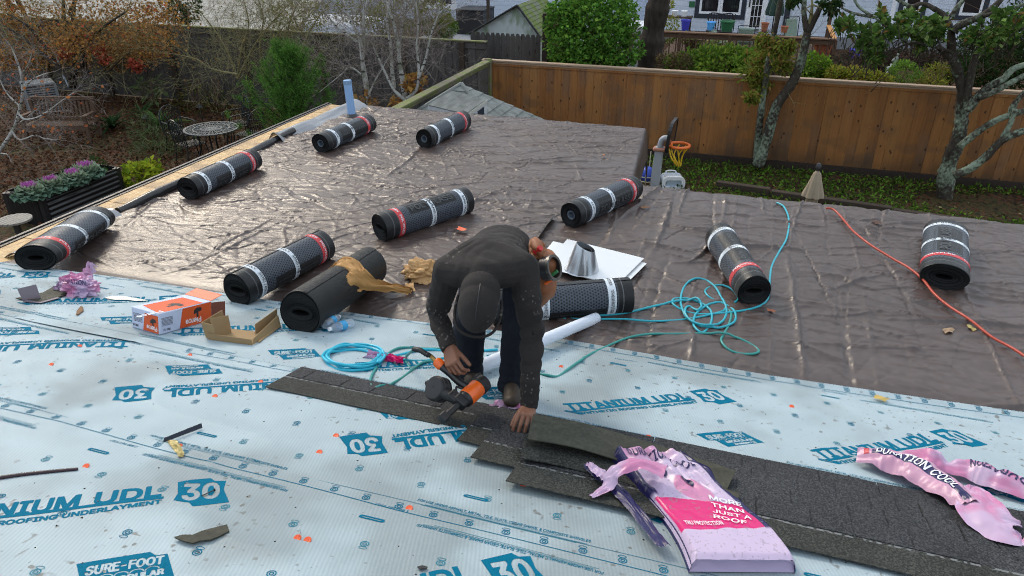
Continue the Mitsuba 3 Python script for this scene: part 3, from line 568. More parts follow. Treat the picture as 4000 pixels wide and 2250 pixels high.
def loose(label, ctr, h, mtl, width=0.30, th=0.005, tilt=0.0, name='loose_shingle'):
    c = np.array([R(a, b, hh) for (a, b), hh in zip(ctr, h)]); c = spline(c, 10); nrm = np.array([0, SL, 1]) / K
    t = np.gradient(c, axis=0); t /= np.linalg.norm(t, axis=1, keepdims=True); s = np.cross(t, nrm); s /= np.linalg.norm(s, axis=1, keepdims=True)
    w = np.linspace(-0.5, 0.5, 9)
    p = c[:, None] + s[:, None] * w[None, :, None] * width + nrm * (-tilt * w[None, :, None] * width)
    n1, n2 = p.shape[:2]
    g = TM(p.reshape(-1, 3), grid(n1, n2), process=False); n = g.vertex_normals; n = n * np.sign((n @ nrm).mean())
    N = n1 * n2; idx = np.arange(N).reshape(n1, n2); rim = np.concatenate([idx[:, 0], idx[-1, 1:], idx[-2::-1, -1], idx[0, -2:0:-1]]); r2 = np.roll(rim, -1)
    v = np.vstack([p.reshape(-1, 3), p.reshape(-1, 3) - n * th])
    return single(name, label, 'shingle', TM(v, np.vstack([grid(n1, n2), grid(n1, n2)[:, ::-1] + N, np.stack([rim, rim + N, r2], -1), np.stack([r2, rim + N, r2 + N], -1)]), process=False), mtl)
loose('dark loose shingle lying under the lifted olive one, its left end raised', [(2040, 1745), (2200, 1775), (2400, 1822), (2600, 1880)], [0.10, 0.085, 0.08, 0.08], 'm_shingle_olive', 0.22, tilt=0.06)
loose('olive backed shingle whose left end the worker lifts with his bare hand', [(2072, 1672), (2250, 1700), (2450, 1755), (2650, 1822), (2850, 1890)], [0.15, 0.145, 0.12, 0.10, 0.09], 'm_shingle_back', 0.21, tilt=0.14)
loose('short olive shingle end showing behind the pink and white bundle wrapper', [(2560, 1880), (2720, 1915), (2880, 1960)], [0.085, 0.088, 0.085], 'm_shingle_back', 0.14)

# ------------------------------------------------------------------ pipes, sheets, flashing
b0 = R(1376, 462, 0.0); b1 = Q(1356, 313, b0[1] + 0.02)
k = thing('vent_pipe', 'pale blue plastic vent pipe standing up at the far left of the flat roof', 'pipe')
plain('m_bluepipe', (0.24, 0.40, 0.66), 0.4)
dv = unit(b1 - b0); L = np.linalg.norm(b1 - b0)
part(k, 'pipe', tube([b0, b0 + dv * L * 0.5, b1], 0.056, 24), 'm_bluepipe', smooth=40)
part(k, 'collar', tube([b1 - dv * 0.06, b1 - dv * 0.005], 0.059, 24), plain('m_bluepipe2', (0.18, 0.30, 0.46), 0.5), smooth=40)
part(k, 'boot', place(lathe([(0.15, 0.0), (0.13, 0.018), (0.085, 0.05), (0.06, 0.07)], 24), b0 + [0, 0, 0.0]), 'm_tarp_dark', smooth=40)
c = [R(2115, 990, 0.02), R(2225, 955, 0.02), R(2515, 1035, 0.02), R(2420, 1140, 0.02)]
def quad_plate(c, th, z=0.0):
    c = np.array(c); v = np.vstack([c, c + [0, 0, th]]) + [0, 0, z]
    return trimesh.convex.convex_hull(v)
mat('m_metal', pr(rgb(0.50, 0.53, 0.57), 0.24, 0.9, 0.5))
mat('m_sheetmetal', pr(rgb(0.78, 0.79, 0.80), 0.32, 0.55, 0.5))
plain('m_darkmetal', (0.05, 0.05, 0.055), 0.4, 0.5)
cs = [R(2126, 975, 0.02), R(2188, 958, 0.02), R(2514, 1034, 0.02), R(2405, 1142, 0.02), R(2130, 1082, 0.02)]
single('metal_sheet', 'upper bright metal sheet under the cone shaped flashing', 'metal sheet', quad_plate([R(2215, 956, 0.03), R(2514, 1032, 0.03), R(2408, 1138, 0.03), R(2122, 1068, 0.03)], 0.003, 0.052), 'm_sheetmetal')
single('metal_sheet', 'lower bright metal sheet sticking out to the left under the other sheet', 'metal sheet', quad_plate([R(2160, 958, 0.03), R(2525, 1045, 0.03), R(2430, 1140, 0.03), R(2085, 1050, 0.03)], 0.003, 0.036), 'm_sheetmetal')
k = thing('cone_flashing', 'silver cone shaped pipe flashing standing on the metal sheets', 'roof flashing')
o = R(2272, 1052, 0.085); n = 40; a = np.arange(n) * 2 * np.pi / n
def cone(rs, zs, tilt, off): return [np.stack([off * f + r * np.cos(a), r * np.sin(a) + 0 * a, z + tilt * f * np.cos(a)], -1) for r, z, f in zip(rs, zs, np.linspace(0, 1, len(rs)))]
rings = cone([0.138, 0.134, 0.118, 0.096, 0.076, 0.073], [0.0, 0.004, 0.06, 0.13, 0.195, 0.198], -0.035, 0.025) + [np.stack([0.02 + 0.069 * np.cos(a), 0.069 * np.sin(a), 0.15 - 0.03 * np.cos(a)], -1), np.stack([0.02 + 0.06 * np.cos(a), 0.06 * np.sin(a), 0.05 + 0 * a], -1)]
v = np.concatenate(rings); i, j = np.meshgrid(np.arange(len(rings) - 1), np.arange(n), indexing='ij'); q = np.stack([i * n + j, i * n + (j + 1) % n, (i + 1) * n + (j + 1) % n, (i + 1) * n + j], -1).reshape(-1, 4)
part(k, 'cone', place(TM(v, np.vstack([q[:, [0, 1, 2]], q[:, [0, 2, 3]]]), process=False), o, 18), 'm_metal', smooth=40)
part(k, 'inner_collar', place(lathe([(0.054, 0.02), (0.054, 0.165), (0.050, 0.165), (0.050, 0.02)], 32), o + [0.02, 0, 0]), 'm_darkmetal', smooth=40)
part(k, 'seam', place(rot(cbox(-0.006, 0.006, -0.112, -0.106, 0.03, 0.16, 0.001), -18, (1, 0, 0), (0, -0.1, 0.1)), o, 22), 'm_metal')
p0, p1 = R(1850, 1436, 0.085), R(2328, 1242, 0.045)
k = thing('white_tube', 'long white cardboard tube lying behind the worker on the tarp edge', 'tube')
part(k, 'tube', tube([p0, p0 * 0.5 + p1 * 0.5, p1], 0.040, 28, caps=False), plain('m_tubewhite', (0.62, 0.67, 0.76), 0.45), smooth=40)
part(k, 'tube_end', tube([p1 - unit(p1 - p0) * 0.004, p1 + unit(p1 - p0) * 0.001], 0.0398, 28), 'm_white')

# ------------------------------------------------------------------ hoses
def hose(name, label, cat_, pts, r, mtl, off=0.0, sc=1.0, org=(0, 0), lift=0.035, n=10, seed=0):
    P2 = spline(np.array(pts, float), n); P2 = P2 / sc + np.array(org)
    c = np.array([R(x, y, lift + r) for x, y in P2]); c[:, 2] += 0.006 * np.sin(np.arange(len(c)) * 0.21 + seed)
    if off: c[:, 2] += off
    # lift where the hose crosses itself
    for i in range(len(c)):
        d = np.linalg.norm(c[:i, :2] - c[i, :2], axis=1) if i else np.array([])
        if i > 25 and (d[:i - 25] < 2.2 * r).any(): c[max(0, i - 3):i + 4, 2] += 0.4 * r
    k = pd = single(name, label, cat_, tube(c, r, 8), mtl, smooth=True)
    return k, c
plain('m_teal', (0.02, 0.36, 0.45), 0.35); plain('m_tealgreen', (0.03, 0.25, 0.23), 0.4); plain('m_blue_hose', (0.02, 0.42, 0.58), 0.32); plain('m_redhose', (0.40, 0.050, 0.028), 0.4)
Z7 = dict(sc=2.07, org=(2000, 700))
tealpath = [(2140, 190), (2200, 230), (2240, 330), (2220, 480), (2160, 590), (2105, 690), (2085, 800), (2075, 940), (2030, 1005), (1880, 1060), (1700, 1087), (1500, 1085), (1350, 1045), (1292, 1000), (1330, 958), (1450, 972), (1590, 1050), (1612, 1150), (1540, 1240), (1470, 1190), (1482, 1100), (1560, 1035), (1680, 1000),
            (1790, 1060), (1800, 1150), (1700, 1200), (1560, 1195), (1440, 1150), (1375, 1060), (1366, 950), (1400, 860), (1480, 808), (1570, 812), (1640, 870), (1690, 960), (1735, 1060), (1700, 1150), (1590, 1205), (1460, 1170), (1395, 1100), (1430, 1030), (1500, 1070), (1530, 1030), (1480, 985), (1380, 985), (1270, 1005), (1100, 1042), (900, 1078), (690, 1102)]
hose('air_hose', 'teal air hose tangled in loops on the brown tarp right of the worker', 'hose', tealpath, 0.0085, 'm_teal', **Z7)
hose('air_hose', 'teal air hose running straight past the right end of the roll behind the worker', 'hose', [(1800, 1000), (1830, 960), (1790, 900), (1700, 862), (1610, 862), (1562, 900), (1580, 945), (1650, 985), (1720, 1050), (1640, 1090), (1400, 1128), (1100, 1146), (900, 1136), (690, 1126), (400, 1124), (180, 1118)], 0.0075, 'm_teal', seed=2, **Z7)
hose('air_hose', 'dull green air hose curving from the right loop down over the white underlayment', 'hose', [(1670, 962), (1745, 1040), (1772, 1100), (1750, 1180), (1712, 1250), (1690, 1310), (1740, 1370), (1850, 1405), (1960, 1415), (1995, 1390), (1950, 1340), (1800, 1280), (1600, 1247), (1300, 1246), (1100, 1258), (900, 1295), (700, 1378), (520, 1485), (430, 1540), (370, 1574), (310, 1582), (225, 1560), (60, 1500), (-200, 1452)], 0.0085, 'm_tealgreen', seed=3, **Z7)
Z5 = dict(sc=2.576, org=(1000, 1250))
coil = []
for q in range(5):
    for t in np.linspace(0, 2 * np.pi, 13)[:-1]:
        coil.append((985 + (285 - 22 * (q % 3) + 8 * q) * math.cos(t + 0.3 * q) + 18 * math.sin(2 * q), 385 + (112 - 9 * (q % 3)) * math.sin(t + 0.3 * q) + 10 * math.cos(3 * q)))
coil += [(1250, 340), (1400, 350), (1600, 310), (1750, 295), (1890, 300), (2100, 296), (2300, 302), (2430, 296)]
hose('air_hose', 'bright blue air hose coiled in an oval on the white underlayment left of the worker', 'hose', coil, 0.0085, 'm_blue_hose', n=7, seed=4, **Z5)
hose('air_hose', 'thin blue hose length lying behind the nail gun', 'hose', [(1150, 380), (1300, 395), (1500, 400), (1700, 395), (1890, 380), (2050, 370), (2280, 385), (2440, 420)], 0.0075, 'm_teal', seed=5, **Z5)
gunhose, gunc = hose('air_hose', 'green and black air hose looping from the nail gun over the white underlayment', 'hose', [(2000, 320), (1890, 296), (1700, 276), (1560, 272), (1420, 290), (1300, 355), (1205, 480), (1152, 600), (1160, 670), (1210, 697), (1330, 660), (1450, 575), (1560, 500), (1680, 430), (1780, 405)], 0.0085, 'm_tealgreen', seed=6, **Z5)
Z8 = dict(sc=2.07, org=(3000, 700))
hose('orange_hose', 'orange red hose running from the roof edge diagonally past the flattened roll', 'hose', [(470, 236), (530, 250), (600, 310), (700, 430), (820, 530), (1000, 632), (1120, 705), (1250, 815), (1350, 925), (1500, 1052), (1650, 1155), (1800, 1262), (1950, 1352), (2120, 1470)], 0.010, 'm_redhose', lift=0.062, **Z8)

# ------------------------------------------------------------------ paper, box, bottles
plain('m_kraft', (0.42, 0.22, 0.07), 0.65); plain('m_kraft2', (0.50, 0.30, 0.13), 0.7); plain('m_card', (0.30, 0.20, 0.10), 0.8)
def crumple(fn, nu, nv, amp, f, seed, th=0.0015):
    def g(u, v):
        p = fn(u, v); q = np.stack([u * f[0], v * f[1], u * 0 + seed], -1)
        rr = np.abs(2 * meshkit.noise(q, seed) - 1) + 0.5 * np.abs(2 * meshkit.noise(q * 2.3, seed + 1) - 1)
        rz = np.abs(2 * meshkit.noise(q + 9, seed + 2) - 1)
        return p + np.stack([(rz - 0.5) * amp * 0.6, (rr - 0.7) * amp * 0.5, (0.75 - rr) * amp], -1)
    return sheet(g, np.linspace(0, 1, nu), np.linspace(0, 1, nv), th)
def lerp2(a, b, c, d): return lambda u, v: (a * ((1 - u) * (1 - v))[..., None] + b * (u * (1 - v))[..., None] + c * (u * v)[..., None] + d * ((1 - u) * v)[..., None])
# the wrapper lies over the thick roll and trails off to the right
pth = spline(np.array([(1305, 1085, 0.30), (1345, 1040, 0.345), (1400, 1090, 0.31), (1450, 1120, 0.20), (1530, 1130, 0.10), (1610, 1145, 0.03)]), 8)
ctr = np.array([R(x, y, h) for x, y, h in pth]); tt = np.linspace(0, 1, len(ctr))
def wrapf(u, v):
    c = np.stack([np.interp(u, tt, ctr[:, q]) for q in range(3)], -1); wd = np.interp(u, [0, 0.15, 0.5, 0.8, 1], [0.14, 0.25, 0.21, 0.14, 0.05])
    return c + np.stack([(v - 0.5) * wd * 0.25, (v - 0.5) * wd, 0.05 * np.sin(np.pi * v) * (1 - 0.5 * u)], -1)
k = thing('paper_wrapper', 'torn brown paper wrapper draped over the thick plain black roll', 'paper wrapper')
part(k, 'sheet', crumple(wrapf, 60, 26, 0.045, (9, 4), 3), 'm_kraft', smooth=35)
part(k, 'printed_corner', crumple(lerp2(R(1490, 1100, 0.165), R(1590, 1125, 0.075), R(1560, 1145, 0.05), R(1480, 1140, 0.09)), 12, 10, 0.01, (3, 3), 6), plain('m_kraft_grey', (0.16, 0.12, 0.075), 0.6), smooth=30)
part(k, 'torn_tip', crumple(lerp2(R(1585, 1110, 0.06), R(1618, 1105, 0.05), R(1622, 1150, 0.015), R(1590, 1158, 0.02)), 10, 10, 0.02, (3, 3), 8), 'm_kraft2', smooth=30)
ic = trimesh.creation.icosphere(4, 1.0); v = np.asarray(ic.vertices)
rr = np.abs(2 * meshkit.noise(v * 2.3 + 3, 4) - 1) + 0.6 * np.abs(2 * meshkit.noise(v * 4.7, 5) - 1)
ic.vertices = v * (0.62 + 0.42 * rr)[:, None] * [0.17, 0.12, 0.11]
k = thing('crumpled_paper', 'crumpled ball of brown kraft paper on the tarp left of the worker', 'paper')
part(k, 'ball', place(ic, R(1645, 1062, 0.075) , 18), 'm_kraft2', smooth=25)
part(k, 'loose_corner', crumple(lerp2(R(1665, 1040, 0.15), R(1703, 1055, 0.1), R(1700, 1075, 0.03), R(1655, 1075, 0.05)), 14, 12, 0.03, (3, 3), 18), 'm_kraft', smooth=30)

k = thing('nailer_box', 'orange and white cardboard power tool box lying open on the underlayment', 'box')
plain('m_boxwhite', (0.50, 0.55, 0.70), 0.5); plain('m_boxorange', (0.62, 0.085, 0.012), 0.45)
o = R(622, 1308, 0.045); ezb = np.array([0, SL, 1]) / K; ey_ = np.array([0.16, 1, 0.0]); exb = unit(np.cross(ey_, ezb)); eyb = np.cross(ezb, exb)
BW, BL, BH = 0.25, 0.40, 0.135
def onbox(m): return basis(m, o, -exb, eyb, ezb) if False else basis(m, o - exb * BW, exb, eyb, ezb)
part(k, 'carton', onbox(cbox(0, BW, 0, BL, 0, BH, 0.003)), 'm_boxwhite')
def facepoly(poly, face, lift):
    m = extr(poly, 0.0006); v = np.asarray(m.vertices).copy(); h = v[:, 2] + lift
    if face == 'front': m.vertices = np.stack([v[:, 0], -h, v[:, 1]], -1)
    elif face == 'side': m.vertices = np.stack([BW + h, v[:, 0], v[:, 1]], -1)
    else: m.vertices = np.stack([v[:, 0], v[:, 1], BH + h], -1)
    return onbox(m)
part(k, 'orange_panel', facepoly(Polygon([(0.105, 0.004), (BW - 0.004, 0.004), (BW - 0.004, 0.118), (0.125, 0.118)]), 'front', 0.0006), 'm_boxorange')
part(k, 'orange_panel', facepoly(Polygon([(0.15, 0.004), (0.398, 0.004), (0.398, BH - 0.004), (0.175, BH - 0.004)]), 'side', 0.0006), 'm_boxorange')
part(k, 'orange_panel', facepoly(Polygon([(0.03, 0.06), (BW - 0.01, 0.01), (BW - 0.004, 0.34), (0.05, 0.34)]), 'top', 0.0006), 'm_boxorange')
flip = lambda g, x, y: affinity.translate(affinity.rotate(g, 180, origin=(0, 0)), x, y)
part(k, 'lettering', cat([facepoly(flip(textpoly('Pierce', 0.028, True, 0.095), 0.235, 0.045), 'front', 0.0016), facepoly(flip(textpoly('Pierce', 0.034, True, 0.12), 0.315, 0.05), 'side', 0.0016), facepoly(affinity.rotate(flip(textpoly('Pierce', 0.04, True, 0.17), 0.2, 0.05), 90, origin=(0.2, 0.05)), 'top', 0.0016)]), 'm_white', kind='stuff')
part(k, 'lettering', cat([facepoly(flip(textpoly('PMC-U1', 0.014, True, 0.05), 0.06 + x0, 0.03), f, 0.0010) for x0, f in ((0.0, 'front'), (0.02, 'side'))] + [facepoly(sbox(0.02, z, 0.10, z + 0.003), f, 0.001) for z in np.arange(0.05, 0.105, 0.008) for f in ('front', 'side')]), 'm_navy', kind='stuff')
def gunpic(x, y, s): return affinity.translate(affinity.scale(Polygon([(0, 0.02), (0.02, 0.035), (0.05, 0.03), (0.05, 0.012), (0.03, 0.01), (0.03, -0.02), (0.018, -0.02), (0.016, 0.005), (0.0, 0.0)]), s, s, origin=(0, 0)), x, y)
part(k, 'printed_picture', cat([facepoly(gunpic(0.175, 0.06, 1.0), 'front', 0.0012), facepoly(gunpic(0.26, 0.075, 1.2), 'side', 0.0012), facepoly(gunpic(0.12, 0.17, 1.8), 'top', 0.0012)]), 'm_black', kind='stuff')
part(k, 'end_flap', onbox(rot(cbox(0.0, BW, BL - 0.001, BL + 0.10, BH, BH + 0.003, 0.001), 14, (1, 0, 0), (0, BL, BH))), 'm_boxorange')
part(k, 'end_flap', onbox(rot(cbox(BW - 0.003, BW, BL, BL + 0.09, 0.01, BH - 0.01, 0.001), -25, (0, 0, 1), (BW, BL, 0))), plain('m_boxinside', (0.16, 0.05, 0.03), 0.7))

k = thing('cardboard_insert', 'folded brown cardboard insert lying beside the orange box and the thick roll', 'cardboard')
def cplate(a, b, c, d, name='panel'):
    m = sheet(lerp2(*[np.asarray(x, float) for x in (a, b, c, d)]), np.linspace(0, 1, 4), np.linspace(0, 1, 4), 0.004); part(k, name, m, 'm_card')
BU = lambda x, y, dz=0.0: R(x, y, 0.045) + np.array([0, 0, dz])
cplate(BU(816, 1322), BU(985, 1345), BU(1012, 1298), BU(884, 1284))
cplate(BU(816, 1322), BU(985, 1345), BU(985, 1345, .035), BU(812, 1322, .04))
cplate(BU(806, 1318), BU(888, 1284), BU(884, 1284, .135), BU(800, 1318, .11))
cplate(BU(840, 1325), BU(905, 1300), BU(905, 1296, .12), BU(838, 1318, .14))
cplate(BU(806, 1318), BU(845, 1326), BU(845, 1322, .10), BU(800, 1318, .11))
cplate(BU(990, 1345), BU(1098, 1278), BU(1094, 1272, .075), BU(992, 1340, .03))
cplate(BU(1000, 1310), BU(1085, 1262), BU(1092, 1262, .10), BU(1005, 1306, .07))
cplate(BU(1012, 1340, .005), BU(1098, 1278, .005), BU(1085, 1262, .005), BU(995, 1305, .005))

scene['m_bottle'] = {'type': 'principledthin', 'base_color': rgb(0.86, 0.92, 0.97), 'roughness': 0.12, 'spec_trans': 0.72, 'diff_trans': 0.8, 'eta': 1.45}
plain('m_label_blue', (0.04, 0.33, 0.62), 0.35)
def bottle(label, a, b, h):
    k = thing('water_bottle', label, 'bottle', 'water bottles beside the thick roll'); p, q = R(*a, h), R(*b, h); ax = unit(q - p)
    prof = [(0.001, 0.0), (0.026, 0.0), (0.032, 0.008)]
    for z in np.arange(0.015, 0.065, 0.01): prof += [(0.0325, z), (0.0305, z + 0.005)]
    prof += [(0.0325, 0.07), (0.0325, 0.12)]
    for z in np.arange(0.125, 0.15, 0.01): prof += [(0.0325, z), (0.0310, z + 0.005)]
    prof += [(0.028, 0.165), (0.018, 0.19), (0.013, 0.198), (0.013, 0.205)]
    ez = ax; ex = unit(np.cross(ez, [0, 0, 1])); ey = np.cross(ez, ex)
    B = lambda m: basis(m, p, ex, ey, ez)
    part(k, 'bottle_body', B(lathe(prof, 24)), 'm_bottle', smooth=30); part(k, 'bottle_label', B(lathe([(0.0331, 0.072), (0.0334, 0.075), (0.0334, 0.117), (0.0331, 0.12)], 24)), 'm_label_blue', smooth=30)
    part(k, 'cap', B(lathe([(0.0145, 0.2), (0.0145, 0.213), (0.012, 0.215), (0.0005, 0.215)], 18)), 'm_white', smooth=30)
bottle('clear water bottle lying against the thick plain black roll', (1268, 1270), (1352, 1222), 0.085); bottle('clear water bottle nearer the viewer, lying on the white underlayment', (1376, 1262), (1272, 1292), 0.07)
# ------------------------------------------------------------------ the worker
plain('m_skin', (0.21, 0.095, 0.058), 0.5, 0, 0.4)
def f_hood(p, n, uv): return mix(mix(mi.Color3f(0.018, 0.0165, 0.0165), mi.Color3f(0.036, 0.032, 0.031), fbm(p.x * 6, p.y * 6, p.z * 6, 3)), mi.Color3f(0.16, 0.15, 0.14), smoothstep(0.72, 0.84, noise(p.x * 95, p.y * 95, p.z * 70)) * smoothstep(0.60, 0.75, noise(p.x * 7 + 3, p.y * 7, p.z * 7)) * 0.6) * (0.8 + 0.4 * noise(p.x * 300, p.y * 300, p.z * 300))
mat('m_hoodie', pr(proc(f_hood), 0.9, 0, 0.2, sheen=0.3))
def f_jean(p, n, uv): return mix(mi.Color3f(0.008, 0.0095, 0.014), mi.Color3f(0.019, 0.023, 0.034), fbm(p.x * 7, p.y * 7, p.z * 4, 4)) * (0.8 + 0.4 * noise(p.x * 250, p.y * 250, p.z * 60))
mat('m_jeans', pr(proc(f_jean), 0.9, 0, 0.2, sheen=0.2))
plain('m_boot', (0.03, 0.019, 0.011), 0.6); plain('m_leather', (0.24, 0.09, 0.036), 0.6); plain('m_orange', (0.80, 0.13, 0.012), 0.28, 0, 0.6, clearcoat=0.5)
def frame(ax, lat):
    ax = unit(ax); lat = unit(lat - ax * (lat @ ax)); return np.stack([lat, np.cross(ax, lat), ax], 1)
wk = thing('person', 'worker in dark hoodie and jeans bending down, nail gun in one hand, lifting a shingle', 'person')
pel, wai, che, nek = D(1962, 965, 3.72), D(1945, 985, 3.55), D(1905, 1028, 3.30), D(1885, 1075, 3.10)
LAT = unit(RIGHT + 0.12 * FWD * [1, 1, 0]); Fr = frame(nek - pel, LAT)
def eb(p, a, b, c): return eball(p, (a, b, c), 24, Fr)
shl, shr = D(1750, 1060, 3.22), D(2044, 1045, 3.18)          # image left, image right
ell, wrl = D(1706, 1222, 3.36), D(1756, 1362, 3.13)
elr, wrr = D(2080, 1300, 3.14), D(2066, 1592, 2.95)
hull = m3.Manifold.batch_hull
torso = [hull([eb(pel, 0.165, 0.125, 0.12), eb(wai, 0.172, 0.118, 0.12)]), hull([eb(wai, 0.172, 0.118, 0.12), eb(che, 0.19, 0.13, 0.12)]), hull([eb(che, 0.19, 0.13, 0.12), ball(shl, 0.076), ball(shr, 0.076), eb(nek, 0.09, 0.075, 0.06)]),
         bone(shl, 0.077, ell, 0.056), bone(ell, 0.056, wrl + (ell - wrl) * 0.12, 0.046), bone(shr, 0.077, elr, 0.057), bone(elr, 0.057, wrr + (elr - wrr) * 0.10, 0.044)]
hood_c = D(1868, 1192, 2.99); crown = unit(D(1850, 1270, 2.86) - D(1880, 1090, 3.08)); HF = frame(crown, LAT)
torso += [hull([eb(nek, 0.085, 0.075, 0.06), eball(hood_c - crown * 0.05, (0.085, 0.09, 0.08), 24, HF)])]
hd = blend(torso, 0.012, 12, 0.007, 6.0, 3)
v = np.asarray(hd.vertices)
# folds: stretched across the back, gathered at elbows and cuffs
axis = Fr[:, 2]; s_ = v @ axis; l_ = v @ LAT
nrm = hd.vertex_normals
def folds(c, rad, d, f, a): 
    q = v - c; w_ = np.exp(-((np.linalg.norm(q, axis=1) / rad) ** 2)); ph = (q @ unit(d)) * f + 1.6 * meshkit.noise(v * 9, 5) * 3
    return w_ * a * (np.abs(np.sin(ph)) - 0.5)
off = folds(ell, 0.16, wrl - ell + (ell - shl), 42, 0.020) + folds(elr, 0.2, wrr - shr, 34, 0.018) + folds((shl + che) / 2, 0.16, LAT + axis, 46, 0.012) + folds((shr + che) / 2, 0.16, LAT - axis, 44, 0.012) + folds(wai, 0.25, axis + 0.4 * LAT, 38, 0.010) + folds(wrl, 0.1, wrl - ell, 75, 0.007) + folds(wrr, 0.14, wrr - elr, 60, 0.008)
hd.vertices = v + nrm * off[:, None]
part(wk, 'hoodie', hd, 'm_hoodie', smooth=True)
# ribbed cuffs and waistband
for w_, e_ in ((wrl, ell), (wrr, elr)):
    d = unit(w_ - e_); part(wk, 'cuff', tube([w_ - d * 0.055, w_ - d * 0.045, w_ - d * 0.01, w_ + d * 0.004, w_ + d * 0.002], [0.044, 0.047, 0.044, 0.040, 0.034], 24), 'm_hoodie', smooth=50)
# hood: a thick shell, open below and behind where the face looks down
face = HF[:, 1] if HF[:, 1][2] < 0 else -HF[:, 1]
HH = np.stack([HF[:, 0], face, crown], 1)
outer = eball(hood_c, (0.096, 0.120, 0.134), 40, HH) + eball(hood_c - crown * 0.06 - face * 0.01, (0.096, 0.108, 0.10), 32, HH)
inner = eball(hood_c + face * 0.05, (0.088, 0.126, 0.120), 32, HH)
cutb = m3.Manifold.cube([0.6, 0.6, 0.6], True).translate([0, 0.38, 0.02]).transform(np.c_[HH, np.zeros(3)]).translate([float(x) for x in hood_c])
hood = tri((outer - inner - cutb).refine_to_length(0.012)); hood.merge_vertices(); trimesh.smoothing.filter_taubin(hood, iterations=10)
v = np.asarray(hood.vertices); hood.vertices = v + hood.vertex_normals * (0.012 * (meshkit.fbm(v * 7, 3, 8) - 0.5) + 0.006 * np.abs(np.sin((v - hood_c) @ HH[:, 2] * 30 + 4 * meshkit.noise(v * 10, 2))) * np.exp(-(((v - hood_c) @ HH[:, 2] + 0.13) / 0.05) ** 2))[:, None]
hk = part(wk, 'hood', hood, 'm_hoodie', smooth=True)
an = np.linspace(-1.9, 1.15, 40); part(hk, 'seam', tube([hood_c + HH @ np.array([0.002, -0.1205 * math.cos(t), 0.1345 * math.sin(t)]) for t in an], 0.0028, 6), 'm_black')
part(wk, 'hood_hem', tube(spline([hood_c + HH @ np.array(q) for q in ((-0.104, 0.03, -0.06), (-0.108, 0.055, 0.03), (-0.075, 0.07, 0.105), (0, 0.075, 0.128), (0.075, 0.07, 0.105), (0.108, 0.055, 0.03), (0.104, 0.03, -0.06))], 8), 0.007, 8), 'm_hoodie', smooth=True)
# head with face, under the hood
hc = hood_c + face * 0.015
head = [eball(hc, (0.074, 0.092, 0.105), 32, HH), eball(hc + face * 0.03 - crown * 0.075, (0.052, 0.055, 0.05), 24, HH), bone(hc - crown * 0.07, 0.052, nek + (hc - nek) * 0.2, 0.058), hull([ball(hc + face * 0.088 - crown * 0.005, 0.008), ball(hc + face * 0.112 - crown * 0.045, 0.012), ball(hc + face * 0.085 - crown * 0.045 + HH[:, 0] * 0.016, 0.008), ball(hc + face * 0.085 - crown * 0.045 - HH[:, 0] * 0.016, 0.008)])]
for s in (-1, 1): head += [eball(hc + HH[:, 0] * s * 0.076 - crown * 0.02, (0.012, 0.018, 0.032), 16, HH)]
head = m3.Manifold.batch_boolean(head, m3.OpType.Add)
for s in (-1, 1): head = head - eball(hc + face * 0.098 + HH[:, 0] * s * 0.031 + crown * 0.0, (0.015, 0.014, 0.010), 16, HH)
head = head - eball(hc + face * 0.098 - crown * 0.078, (0.024, 0.010, 0.004), 16, HH)
